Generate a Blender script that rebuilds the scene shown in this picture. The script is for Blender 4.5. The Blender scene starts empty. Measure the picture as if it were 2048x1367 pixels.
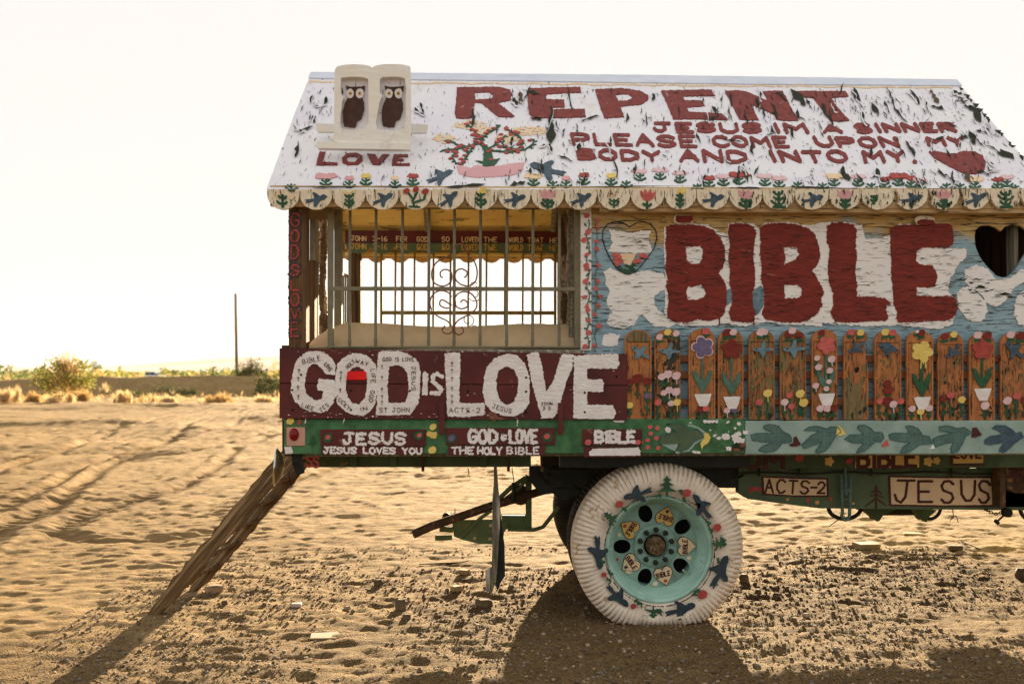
import bpy, bmesh, math, random
import numpy as np
from mathutils import Vector, Matrix, Euler

random.seed(7); np.random.seed(7)
R = math.radians
scene = bpy.context.scene
COL = scene.collection

# ------------------------------------------------------------------ camera, sky, sun, exposure
F = 1991.0            # focal length in photograph pixels (2048 wide)
CX, HY = 1024.0, 745.0
YAW = R(1.3)
CAM = np.array([-0.129, -5.7, 1.46])
FWD = np.array([math.sin(YAW), math.cos(YAW), 0.0])
RGT = np.array([math.cos(YAW), -math.sin(YAW), 0.0])
cam_d = bpy.data.cameras.new('camera'); cam = bpy.data.objects.new('camera', cam_d); COL.objects.link(cam)
cam.location = CAM; cam.rotation_euler = (R(90), 0, -YAW)
cam_d.sensor_width = 36; cam_d.lens = 36 * F / 2048
cam_d.shift_y = (HY - 683.5) / 2048
cam_d.clip_start = 0.05; cam_d.clip_end = 60000
cam_d.dof.use_dof = True; cam_d.dof.focus_distance = 5.75; cam_d.dof.aperture_fstop = 3.2
scene.camera = cam

SUN_EL, SUN_AZ = R(12.8), R(9.5)       # azimuth clockwise from +Y
world = bpy.data.worlds.new('World'); scene.world = world; world.use_nodes = True
nt = world.node_tree
bg = nt.nodes['Background']
sky = nt.nodes.new('ShaderNodeTexSky'); sky.sky_type = 'NISHITA'; sky.sun_disc = False
sky.sun_elevation = SUN_EL; sky.sun_rotation = SUN_AZ
sky.air_density = 1.0; sky.dust_density = 3.0; sky.ozone_density = 1.5; sky.altitude = 0
hs = nt.nodes.new('ShaderNodeHueSaturation'); hs.inputs['Saturation'].default_value = 0.30     # thin desert haze whitens the sky
tn_ = nt.nodes.new('ShaderNodeMix'); tn_.data_type = 'RGBA'; tn_.blend_type = 'MULTIPLY'; tn_.inputs[0].default_value = 1; tn_.inputs[7].default_value = (1.0, .97, .94, 1)
nt.links.new(sky.outputs[0], hs.inputs['Color']); 
# the haze evens the sky out: soft ceiling on its brightness, x / (1 + (x/c)^2)^.5
CAP = 1.56
def vm(op, a_, b_=None):
    q = nt.nodes.new('ShaderNodeVectorMath'); q.operation = op
    for i_, c_ in ((0, a_), (1, b_)):
        if c_ is None: continue
        if isinstance(c_, tuple): q.inputs[i_].default_value = c_
        else: nt.links.new(c_, q.inputs[i_])
    return q.outputs[0]
def vpow(a_, e_):
    sp_ = nt.nodes.new('ShaderNodeSeparateXYZ'); nt.links.new(a_, sp_.inputs[0]); cb = nt.nodes.new('ShaderNodeCombineXYZ')
    for i_ in range(3):
        m_ = nt.nodes.new('ShaderNodeMath'); m_.operation = 'POWER'; nt.links.new(sp_.outputs[i_], m_.inputs[0]); m_.inputs[1].default_value = e_; nt.links.new(m_.outputs[0], cb.inputs[i_])
    return cb.outputs[0]
x_ = vm('MULTIPLY', hs.outputs[0], (4.6/CAP,)*3)
den = vpow(vm('ADD', vm('MULTIPLY', x_, x_), (1, 1, 1)), .5)
sk = vm('MULTIPLY', vm('DIVIDE', x_, den), (CAP,)*3)
nt.links.new(sk, tn_.inputs[6]); nt.links.new(tn_.outputs[2], bg.inputs[0]); bg.inputs[1].default_value = 0.115
sun_d = bpy.data.lights.new('sun', 'SUN'); sun_d.energy = 5.0; sun_d.angle = R(0.5); sun_d.color = (1.0, 0.79, 0.52)
sun = bpy.data.objects.new('sun', sun_d); COL.objects.link(sun)
sdir = Vector((math.sin(SUN_AZ) * math.cos(SUN_EL), math.cos(SUN_AZ) * math.cos(SUN_EL), math.sin(SUN_EL)))
sun.rotation_euler = sdir.to_track_quat('Z', 'Y').to_euler()
scene.view_settings.view_transform = 'Standard'; scene.view_settings.look = 'None'
scene.view_settings.gamma = 1; scene.view_settings.use_curve_mapping = False
scene.view_settings.exposure = 2.4

# ------------------------------------------------------------------ helpers
def lin(*c):
    if len(c) == 1: c = c[0]
    return tuple(((v / 255) / 12.92 if v / 255 <= .04045 else ((v / 255 + .055) / 1.055) ** 2.4) for v in c) + (1,)

def hash2(ix, iy, seed):
    h = (ix * 374761393 + iy * 668265263 + seed * 974711) & 0x7fffffff
    h = ((h ^ (h >> 13)) * 1274126177) & 0x7fffffff
    return ((h ^ (h >> 16)) & 0xffff) / 65535.0
def vn(x, y, seed=0):
    x = np.asarray(x, float); y = np.asarray(y, float)
    ix = np.floor(x).astype(np.int64); iy = np.floor(y).astype(np.int64)
    fx = x - ix; fy = y - iy; fx = fx * fx * (3 - 2 * fx); fy = fy * fy * (3 - 2 * fy)
    a = hash2(ix, iy, seed); b = hash2(ix + 1, iy, seed); c = hash2(ix, iy + 1, seed); d = hash2(ix + 1, iy + 1, seed)
    return (a * (1 - fx) + b * fx) * (1 - fy) + (c * (1 - fx) + d * fx) * fy * 1.0 if False else (a + (b - a) * fx) * (1 - fy) + (c + (d - c) * fx) * fy
def fbm(x, y, seed=0, o=4):
    s = 0; a = .5; n = 0
    x = np.asarray(x, float); y = np.asarray(y, float)
    for i in range(o):
        c_, s_ = math.cos(.6 + i * 1.1), math.sin(.6 + i * 1.1)      # every octave turned, so no grid shows
        s = s + a * vn((x * c_ - y * s_) * 2 ** i, (x * s_ + y * c_) * 2 ** i, seed + 31 * i); n += a; a *= .5
    return s / n

def planeY(Y):
    def f(px, py, h=0):
        px = np.asarray(px, float); py = np.asarray(py, float)
        d = FWD[None] + RGT[None] * ((px - CX) / F).reshape(-1, 1)
        d = d + np.array([[0, 0, 1.0]]) * ((HY - py) / F).reshape(-1, 1)
        t = (Y - CAM[1]) / d[:, 1]
        p = CAM[None] + d * t[:, None]
        p[:, 1] -= h
        return p
    return f
def plane(p0, n):
    p0 = np.array(p0, float); n = np.array(n, float); n = n / np.linalg.norm(n)
    def f(px, py, h=0):
        px = np.asarray(px, float); py = np.asarray(py, float)
        d = FWD[None] + RGT[None] * ((px - CX) / F).reshape(-1, 1)
        d = d + np.array([[0, 0, 1.0]]) * ((HY - py) / F).reshape(-1, 1)
        t = ((p0 - CAM) @ n) / (d @ n)
        return CAM[None] + d * t[:, None] + n[None] * np.asarray(h).reshape(-1, 1) if np.ndim(h) else CAM[None] + d * t[:, None] + n[None] * h
    return f
def P1(px, py, Y): return planeY(Y)([px], [py])[0]
def gpt(px, py, z=0.0):
    d = FWD + RGT * (px - CX) / F + np.array([0, 0, 1.0]) * (HY - py) / F
    t = (z - CAM[2]) / d[2]; return CAM + d * t
def dpt(px, py, depth):
    return CAM + (FWD + RGT * (px - CX) / F + np.array([0, 0, 1.0]) * (HY - py) / F) * depth

ROOT = np.array([0.9, 1.2, 0.0])     # base of the truck
def tag(o, label=None, cat=None, group=None, kind=None):
    if label: o['label'] = label
    if cat: o['category'] = cat
    if group: o['group'] = group
    if kind: o['kind'] = kind
    return o
def empty(name, loc, label=None, cat=None, group=None):
    o = bpy.data.objects.new(name, None); COL.objects.link(o); o.location = loc; o.empty_display_size = .2
    return tag(o, label, cat, group)
def wloc(o):
    p = np.zeros(3)
    while o is not None: p = p + np.array(o.location); o = o.parent
    return p
class MB:
    def __init__(s): s.v = []; s.f = []; s.m = []; s.sm = []; s.n = 0
    def add(s, v, f, mi=0, smooth=False):
        b = s.n
        v = [tuple(map(float, q)) for q in v]; s.v += v; s.n += len(v)
        for q in f: s.f.append(tuple(i + b for i in q)); s.m.append(mi); s.sm.append(smooth)
    def box(s, p0, p1, mi=0, rot=None, c=None):
        x0, y0, z0 = p0; x1, y1, z1 = p1
        v = [(x0,y0,z0),(x1,y0,z0),(x1,y1,z0),(x0,y1,z0),(x0,y0,z1),(x1,y0,z1),(x1,y1,z1),(x0,y1,z1)]
        if rot is not None:
            c = Vector(c) if c is not None else Vector(((x0+x1)/2,(y0+y1)/2,(z0+z1)/2))
            M = Euler(rot).to_matrix(); v = [tuple(M @ (Vector(q) - c) + c) for q in v]
        s.add(v, [(0,3,2,1),(4,5,6,7),(0,1,5,4),(1,2,6,5),(2,3,7,6),(3,0,4,7)], mi)
    def pbox(s, x0, y0, x1, y1, Ya, Yb, mi=0):
        a = P1(x0, y1, Ya); b = P1(x1, y0, Ya)
        s.box((a[0], Ya, a[2]), (b[0], Yb, b[2]), mi)
    def ppoly(s, pts, Ya, Yb, mi=0):
        q = np.array([P1(x, y, Ya) for x, y in pts]); s.prism(q, (0, Yb - Ya, 0), mi)
    def prism(s, q, off, mi=0):
        n = len(q); off = np.array(off, float)
        nrm = np.zeros(3)
        for i in range(n): nrm += np.cross(q[i], q[(i+1) % n])
        if nrm @ off > 0: q = q[::-1]
        v = [tuple(a) for a in q] + [tuple(a + off) for a in q]
        f = [tuple(range(n)), tuple(range(2*n-1, n-1, -1))] + [(i, i+n, (i+1) % n + n, (i+1) % n) for i in range(n)]
        f = [f[0], f[1]] + [tuple(reversed(g)) for g in f[2:]]
        f[2:] = [(i+n, (i+1) % n + n, (i+1) % n, i)[::-1] for i in range(n)]
        s.add(v, f, mi)
    def tube(s, pts, r, n=8, mi=0, cap=True, smooth=True, flat=None):
        pts = [Vector(p) for p in pts]; k = len(pts)
        rr = r if hasattr(r, '__len__') else [r] * k
        v = []; up = Vector((0, 0, 1))
        pu = None
        for i, p in enumerate(pts):
            t = (pts[min(i+1, k-1)] - pts[max(i-1, 0)]).normalized()
            a = t.cross(up if abs(t.z) < .95 else Vector((1, 0, 0))).normalized() if pu is None else (pu - t * pu.dot(t)).normalized()
            pu = a; b = t.cross(a)
            for j in range(n):
                an = 2 * math.pi * j / n
                v.append(tuple(p + a * math.cos(an) * rr[i] + b * math.sin(an) * rr[i] * (flat or 1)))
        f = []
        for i in range(k-1):
            for j in range(n): f.append((i*n+j, i*n+(j+1) % n, (i+1)*n+(j+1) % n, (i+1)*n+j))
        s.add(v, f, mi, smooth)
        if cap:
            s.add(v[:n], [tuple(range(n))[::-1]], mi); s.add(v[-n:], [tuple(range(n))], mi)
    def bar(s, a, b, w, h, mi=0, up=(0, 0, 1)):
        a = Vector(a); b = Vector(b); t = (b - a).normalized(); u = Vector(up)
        sx = t.cross(u).normalized(); sz = sx.cross(t)
        v = []
        for p in (a, b):
            for (i, j) in ((-1,-1),(1,-1),(1,1),(-1,1)): v.append(tuple(p + sx * i * w / 2 + sz * j * h / 2))
        s.add(v, [(0,1,2,3)[::-1],(4,5,6,7),(0,1,5,4),(1,2,6,5),(2,3,7,6),(3,0,4,7)], mi)
    def lathe(s, c, prof, n=48, mi=0, fn=None, smooth=True, a0=0, a1=2*math.pi, mfn=None):
        """profile of (radius, y) turned round the Y axis through c"""
        full = abs(a1 - a0 - 2*math.pi) < 1e-6; k = n if full else n + 1
        v = []
        for j in range(k):
            an = a0 + (a1 - a0) * j / n
            for i, (r, y) in enumerate(prof):
                if fn: r, y = fn(r, y, an, i, j)
                v.append((c[0] + r * math.cos(an), c[1] + y, c[2] + r * math.sin(an)))
        m = len(prof); f = []
        for j in range(n):
            for i in range(m-1):
                a = j*m+i; b = ((j+1) % k)*m+i
                f.append((a, a+1, b+1, b))
        s.add(v, f, mi, smooth)
        if mfn: s.m[-len(f):] = [mfn(i, j) for j in range(n) for i in range(m-1)]
    def build(s, name, mats, parent=None, loc=None, bevel=0, jit=0):
        me = bpy.data.meshes.new(name)
        off = wloc(parent) if parent is not None else np.array(loc if loc is not None else (0, 0, 0), float)
        v = np.array(s.v, float).reshape(-1, 3) - off
        me.from_pydata(v.tolist(), [], s.f)
        if not isinstance(mats, (list, tuple)): mats = [mats]
        for m in mats: me.materials.append(m)
        if len(mats) > 1: me.polygons.foreach_set('material_index', s.m)
        me.polygons.foreach_set('use_smooth', s.sm)
        me.update()
        o = bpy.data.objects.new(name, me); COL.objects.link(o)
        if parent is not None: o.parent = parent
        else: o.location = off
        if bevel:
            b = o.modifiers.new('bevel', 'BEVEL'); b.width = bevel; b.segments = 1; b.limit_method = 'ANGLE'; b.angle_limit = R(40)
        return o

# ---- shapes painted or cut in flat sheets: a distance field over the surface, turned into a mesh with an edge
def sdf(shapes, X, Y):
    D = np.full(X.shape, 1e3)
    for sh in shapes:
        k = sh[0]
        if k == 'P':
            rings = [sh[1]] + list(sh[2] if len(sh) > 2 else [])
            ins = np.zeros(X.shape, bool); d = np.full(X.shape, 1e6)
            for ring in rings:
                p = np.array(ring, float); n = len(p)
                for i in range(n):
                    x1, y1 = p[i]; x2, y2 = p[(i+1) % n]
                    if y1 != y2:
                        c = ((y1 > Y) != (y2 > Y)) & (X < (x2 - x1) * (Y - y1) / (y2 - y1) + x1)
                        ins ^= c
                    ll = (x2-x1)**2 + (y2-y1)**2 + 1e-9
                    t = np.clip(((X-x1)*(x2-x1) + (Y-y1)*(y2-y1)) / ll, 0, 1)
                    d = np.minimum(d, (X-x1-t*(x2-x1))**2 + (Y-y1-t*(y2-y1))**2)
            d = np.sqrt(d); d = np.where(ins, -d, d)
        elif k == 'L':
            p = np.array(sh[1], float); d = np.full(X.shape, 1e6)
            for i in range(len(p)-1):
                x1, y1 = p[i]; x2, y2 = p[i+1]
                ll = (x2-x1)**2 + (y2-y1)**2 + 1e-9
                t = np.clip(((X-x1)*(x2-x1) + (Y-y1)*(y2-y1)) / ll, 0, 1)
                d = np.minimum(d, (X-x1-t*(x2-x1))**2 + (Y-y1-t*(y2-y1))**2)
            d = np.sqrt(d) - sh[2] / 2
        elif k == 'C':
            cx, cy, rx, ry = sh[1:5]; a = sh[5] if len(sh) > 5 else 0
            dx = X-cx; dy = Y-cy; u = dx*math.cos(a)+dy*math.sin(a); v = -dx*math.sin(a)+dy*math.cos(a)
            d = (np.sqrt((u/rx)**2+(v/ry)**2) - 1) * min(rx, ry)
        D = np.minimum(D, d)
    return D
def bbox(shapes):
    xs = []; ys = []
    for sh in shapes:
        if sh[0] == 'C':
            r = max(sh[3], sh[4]); xs += [sh[1]-r, sh[1]+r]; ys += [sh[2]-r, sh[2]+r]
        else:
            w = sh[2] if sh[0] == 'L' else 0
            for q in sh[1]: xs += [q[0]-w, q[0]+w]; ys += [q[1]-w, q[1]+w]
    return min(xs), min(ys), max(xs), max(ys)
def sheet(mb, proj, shapes, mi=0, res=1.0, h=.004, t=.006, rag=0., rs=3., minus=None, relief=0., stretch=1., seed=0, worn=0.):
    """mesh of the region covered by shapes on a surface: front at height h, edges of depth t"""
    x0, y0, x1, y1 = bbox(shapes); m = 3 + rag * 2
    nx = int((x1-x0+2*m)/res)+2; ny = int((y1-y0+2*m)/res)+2
    gx = x0-m + np.arange(nx)*res; gy = y0-m + np.arange(ny)*res
    X, Y = np.meshgrid(gx, gy)
    D = sdf(shapes, X, Y)
    if minus: D = np.maximum(D, -sdf(minus, X, Y))
    if rag: D = D + rag * 2 * (fbm(X/rs/stretch, Y/rs, seed+5, 3) - .5) + rag * 1.1 * (vn(X/1.7, Y/1.1, seed+9) - .5)
    if worn: D = np.maximum(D, (fbm(X/4, Y/1.6, seed+77, 3) - (1-worn)) * 12)
    ins = D < 0
    H = h + relief * (fbm(X/rs/3, Y/rs, seed+11, 3) - .5) * 2 if relief else np.full(X.shape, h)
    vid = -np.ones(X.shape, int)
    cells = ins[:-1,:-1] | ins[1:,:-1] | ins[:-1,1:] | ins[1:,1:]
    full = ins[:-1,:-1] & ins[1:,:-1] & ins[:-1,1:] & ins[1:,1:]
    ii = np.argwhere(ins); vid[ii[:,0], ii[:,1]] = np.arange(len(ii))
    px = list(X[ins]); py = list(Y[ins]); hh = list(H[ins])
    F_ = []
    fa = np.argwhere(full)
    if len(fa):
        a = vid[fa[:,0], fa[:,1]]; b = vid[fa[:,0]+1, fa[:,1]]; c = vid[fa[:,0]+1, fa[:,1]+1]; d = vid[fa[:,0], fa[:,1]+1]
        F_ += [tuple(q) for q in np.stack([a, b, c, d], 1).tolist()]
    em = {}; segs = []
    def ev(r0, c0, r1, c1):
        k = (r0, c0, r1, c1) if (r0, c0) < (r1, c1) else (r1, c1, r0, c0)
        if k in em: return em[k]
        r0, c0, r1, c1 = k
        a = D[r0, c0]; b = D[r1, c1]; u = a / (a - b)
        u = min(.98, max(.02, u))
        px.append(X[r0,c0] + u*(X[r1,c1]-X[r0,c0])); py.append(Y[r0,c0] + u*(Y[r1,c1]-Y[r0,c0])); hh.append(H[r0,c0])
        em[k] = len(px)-1; return em[k]
    for r, c in np.argwhere(cells & ~full).tolist():
        cs = ((r, c), (r+1, c), (r+1, c+1), (r, c+1)); poly = []; ed = []
        for i in range(4):
            a = cs[i]; b = cs[(i+1) % 4]; ia = ins[a]; ib = ins[b]
            if ia: poly.append(int(vid[a]))
            if ia != ib:
                e = ev(a[0], a[1], b[0], b[1]); poly.append(e); ed.append((e, ia))
        if len(poly) > 2: F_.append(tuple(poly))
        if len(ed) == 2:
            (e1, o1), (e2, o2) = ed
            segs.append((e1, e2) if o1 else (e2, e1))
    if not F_: return
    px = np.array(px); py = np.array(py); hh = np.array(hh)
    top = proj(px, py, 0.0); dn = proj(px, py, 1.0) - top
    V = top + dn * hh[:, None]
    mb.add(V.tolist(), F_, mi, True)
    if t and segs:
        S = sorted(set(i for s in segs for i in s)); idx = {q: i for i, q in enumerate(S)}
        a = V[S]; b = a - dn[S] * t; n = len(S)
        mb.add(a.tolist() + b.tolist(), [(idx[p], idx[p]+n, idx[q]+n, idx[q]) for p, q in segs], mi, False)
ART_N = [0]
def art(name, parent, proj, layers, res=1.0, label=None):
    """layers: (material, shapes, options)"""
    mb = MB(); mats = []
    for i, L in enumerate(layers):
        m, sh = L[0], L[1]; op = dict(L[2]) if len(L) > 2 else {}
        if m not in mats: mats.append(m)
        ART_N[0] += 1; op['h'] = op.get('h', .004 + .002 * i) + .00045 * i + (ART_N[0] % 9) * .00011
        op.setdefault('res', res); op.setdefault('h', .004 + .002 * i); op.setdefault('seed', len(name) + i * 7 + int(sh[0][1][0][0] if sh[0][0] != 'C' else sh[0][1]))
        sheet(mb, proj, sh, mats.index(m), **op)
    if not mb.v: return None
    o = mb.build(name, mats, parent)
    if label: o['label'] = label
    if name in ('paint_splashes', 'bare_wood_patch', 'routed_groove', 'paint_spatter', 'small_scratched_words', 'rim_flowers', 'painted_wash', 'paint_drip'): o['kind'] = 'stuff'
    return o

# ---- stroke lettering
FONT = {
 'A': [[(0,1),(.5,0),(1,1)],[(.2,.62),(.8,.62)]],
 'B': [[(0,.5),(0,0),(.65,0),(.9,.12),(.9,.36),(.65,.48),(0,.5)],[(0,.5),(0,1),(.7,1),(1,.86),(1,.64),(.65,.48)]],
 'C': [[(1,.15),(.7,0),(.3,0),(0,.3),(0,.7),(.3,1),(.7,1),(1,.85)]],
 'D': [[(0,0),(.5,0),(1,.3),(1,.7),(.5,1),(0,1),(0,0)]],
 'E': [[(1,0),(0,0),(0,1),(1,1)],[(0,.5),(.75,.5)]],
 'F': [[(1,0),(0,0),(0,1)],[(0,.5),(.7,.5)]],
 'G': [[(1,.15),(.7,0),(.3,0),(0,.3),(0,.7),(.3,1),(.8,1),(1,.8),(1,.55),(.55,.55)]],
 'H': [[(0,0),(0,1)],[(1,0),(1,1)],[(0,.5),(1,.5)]],
 'I': [[(.5,0),(.5,1)]],
 'J': [[(.15,0),(1,0)],[(.65,0),(.65,.75),(.4,1),(.1,.9),(0,.65)]],
 'K': [[(0,0),(0,1)],[(1,0),(0,.55),(1,1)]],
 'L': [[(0,0),(0,1),(1,1)]],
 'M': [[(0,1),(.05,0),(.5,.6),(.95,0),(1,1)]],
 'N': [[(0,1),(0,0),(1,1),(1,0)]],
 'O': [[(.3,0),(.7,0),(1,.3),(1,.7),(.7,1),(.3,1),(0,.7),(0,.3),(.3,0)]],
 'P': [[(0,1),(0,0),(.7,0),(1,.15),(1,.4),(.7,.55),(0,.55)]],
 'R': [[(0,1),(0,0),(.7,0),(1,.13),(1,.38),(.7,.5),(0,.5)],[(.45,.5),(1,1)]],
 'S': [[(1,.15),(.7,0),(.25,0),(0,.2),(.15,.42),(.85,.58),(1,.8),(.7,1),(.25,1),(0,.85)]],
 'T': [[(0,0),(1,0)],[(.5,0),(.5,1)]],
 'U': [[(0,0),(0,.7),(.3,1),(.7,1),(1,.7),(1,0)]],
 'V': [[(0,0),(.5,1),(1,0)]],
 'W': [[(0,0),(.25,1),(.5,.35),(.75,1),(1,0)]],
 'Y': [[(0,0),(.5,.5),(1,0)],[(.5,.5),(.5,1)]],
 '1': [[(.2,.2),(.5,0),(.5,1)]], '2': [[(0,.2),(.3,0),(.7,0),(1,.25),(.8,.55),(0,1),(1,1)]],
 '3': [[(0,.1),(.5,0),(1,.2),(.8,.45),(.4,.48),(1,.6),(.95,.9),(.4,1),(0,.88)]],
 '6': [[(.9,.05),(.4,.15),(0,.6),(.2,.95),(.7,1),(1,.75),(.7,.5),(.1,.6)]],
 '-': [[(.1,.5),(.9,.5)]], '.': [[(.4,.95),(.5,1)]], "'": [[(.5,0),(.4,.25)]],
 '+': [[(.5,0),(.5,1)],[(.1,.3),(.9,.3)]],
}
WID = {'I': .35, '1': .5, '.': .4, "'": .4, 'M': 1.25, 'W': 1.3, ' ': .8, '-': .8, 'E': .9, 'L': .9}
def txt(s, quad, w, gap=.35, jit=.04, rnd=None):
    rnd = rnd or random.Random(hash(len(s)) + int(quad[0][0]))
    tw = sum(WID.get(c, 1) for c in s) + gap * (len(s)-1)
    tl, tr, br, bl = [np.array(q, float) for q in quad]; out = []; x = 0
    for c in s:
        cw = WID.get(c, 1)
        if c != ' ':
            jy = rnd.uniform(-jit, jit); sc = 1 + rnd.uniform(-jit, jit)
            for st in FONT[c]:
                q = []
                for (u, v) in st:
                    uu = (x + u * cw * (.9 if c != 'I' else 1)) / tw; vv = .5 + (v - .5) * sc + jy
                    a = tl + (tr - tl) * uu; b = bl + (br - bl) * uu; q.append(tuple(a + (b - a) * vv))
                out.append(('L', q, w))
        x += cw + gap
    return out
def S(scale, ox, oy, pts): return [(ox + x / scale, oy + y / scale) for x, y in pts]
def T(pts, cx, cy, sx, sy=None, rot=0, flip=1):
    sy = sy or sx; c, s_ = math.cos(rot), math.sin(rot); out = []
    for x, y in pts:
        x *= flip * sx; y *= sy; out.append((cx + x*c - y*s_, cy + x*s_ + y*c))
    return out
BIRD = [(1,.05),(.85,-.18),(.62,-.24),(.4,-.16),(.2,-.45),(-.05,-.75),(-.2,-.7),(-.12,-.35),(-.2,-.1),(-.6,-.2),(-1,-.25),(-.85,-.05),(-1.02,.1),(-.6,.14),(-.25,.16),(-.4,.5),(-.35,.78),(-.15,.72),(.1,.4),(.4,.28),(.7,.26),(.88,.18)]
HEART = [(0,-.55),(.25,-.85),(.6,-.9),(.92,-.6),(.95,-.2),(.7,.25),(.35,.65),(0,1),(-.35,.65),(-.7,.25),(-.95,-.2),(-.92,-.6),(-.6,-.9),(-.25,-.85)]
TULIP = [(-.9,-.9),(-.55,-.3),(-.35,-1),(0,-.4),(.3,-1),(.5,-.3),(.95,-.9),(.75,.2),(.35,.75),(-.3,.75),(-.75,.2)]
PINE = [(0,-1),(.15,-.7),(.38,-.62),(.16,-.45),(.25,-.3),(.62,-.15),(.2,-.05),(.3,.15),(.95,.5),(.3,.45),(.1,.42),(.1,.95),(-.1,.95),(-.1,.42),(-.3,.48),(-.95,.55),(-.3,.15),(-.2,-.05),(-.6,-.12),(-.25,-.3),(-.16,-.45),(-.38,-.6),(-.15,-.7)]
def bird(cx, cy, s, rot=0, flip=1, sy=None): return [('P', T(BIRD, cx, cy, s, sy, rot, flip))]
def heart(cx, cy, s, rot=0): return [('P', T(HEART, cx, cy, s, s, rot))]
def tulip(cx, cy, s, rot=0, sy=None): return [('P', T(TULIP, cx, cy, s, sy, rot))]
def pine(cx, cy, s, rot=0): return [('P', T(PINE, cx, cy, s, s, rot))]
def sprig(cx, y0, y1, w, lw=3, n=3, lean=0):
    """stem from y1 (bottom) to y0 with pairs of raised leaves"""
    out = [('L', [(cx, y1), (cx + lean, y0)], lw)]
    for i in range(n):
        u = (i + .5) / n; y = y1 + (y0 - y1) * u + random.uniform(-1, 1); x = cx + lean * u; k = w * (1 - .35 * u) * random.uniform(.65, 1.2)
        out += [('L', [(x, y), (x - k*.6, y - k*.12), (x - k, y - k*.5)], lw*.9), ('L', [(x, y + random.uniform(-2, 2)), (x + k*.6, y - k*random.uniform(-.1, .3)), (x + k*random.uniform(.7, 1.1), y - k*random.uniform(.2, .8))], lw*.9)]
    return out
def flower5(cx, cy, r, n=5, rot=0, pr=.48):
    out = [('C', cx, cy, r*.5, r*.5)]
    for i in range(n):
        a = rot + 2*math.pi*i/n; out.append(('C', cx + math.cos(a)*r*.62, cy + math.sin(a)*r*.62, r*pr, r*pr*.9, a))
    return out
def rose(cx, cy, r):
    return [('C', cx, cy, r, r*.95), ('C', cx + r*.3, cy - r*.25, r*.8, r*.75), ('C', cx - r*.35, cy + r*.15, r*.75, r*.75)]
# ------------------------------------------------------------------ materials
def new_mat(name):
    m = bpy.data.materials.new(name); m.use_nodes = True
    n = m.node_tree.nodes; return m, n, m.node_tree.links, n['Principled BSDF']
def noise(n, l, vec, scale, detail=4, rough=.55, dist=0):
    t = n.new('ShaderNodeTexNoise'); t.inputs['Scale'].default_value = scale; t.inputs['Detail'].default_value = detail
    t.inputs['Roughness'].default_value = rough; t.inputs['Distortion'].default_value = dist
    l.new(vec, t.inputs['Vector']); return t.outputs['Fac']
def mapped(n, l, scale=(1,1,1), rot=(0,0,0), gen='Object'):
    tc = n.new('ShaderNodeTexCoord'); mp = n.new('ShaderNodeMapping'); mp.inputs['Scale'].default_value = scale
    mp.inputs['Rotation'].default_value = rot
    l.new(tc.outputs[gen], mp.inputs['Vector']); return mp.outputs[0]
def ramp(n, l, fac, a, b):
    r = n.new('ShaderNodeMapRange'); r.inputs['From Min'].default_value = a; r.inputs['From Max'].default_value = b
    l.new(fac, r.inputs['Value']); return r.outputs[0]
def mix(n, l, fac, a, b):
    m = n.new('ShaderNodeMix'); m.data_type = 'RGBA'
    if isinstance(fac, (int, float)): m.inputs[0].default_value = fac
    else: l.new(fac, m.inputs[0])
    for i, c in ((6, a), (7, b)):
        if isinstance(c, tuple): m.inputs[i].default_value = c
        else: l.new(c, m.inputs[i])
    return m.outputs[2]
def math_(n, l, op, a, b):
    m = n.new('ShaderNodeMath'); m.operation = op; m.use_clamp = False
    for i, c in ((0, a), (1, b)):
        if isinstance(c, (int, float)): m.inputs[i].default_value = c
        else: l.new(c, m.inputs[i])
    return m.outputs[0]
def bump(n, l, b, h, strength=.5, dist=.01):
    t = n.new('ShaderNodeBump'); t.inputs['Strength'].default_value = strength; t.inputs['Distance'].default_value = dist
    l.new(h, t.inputs['Height']); l.new(t.outputs[0], b.inputs['Normal'])

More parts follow.
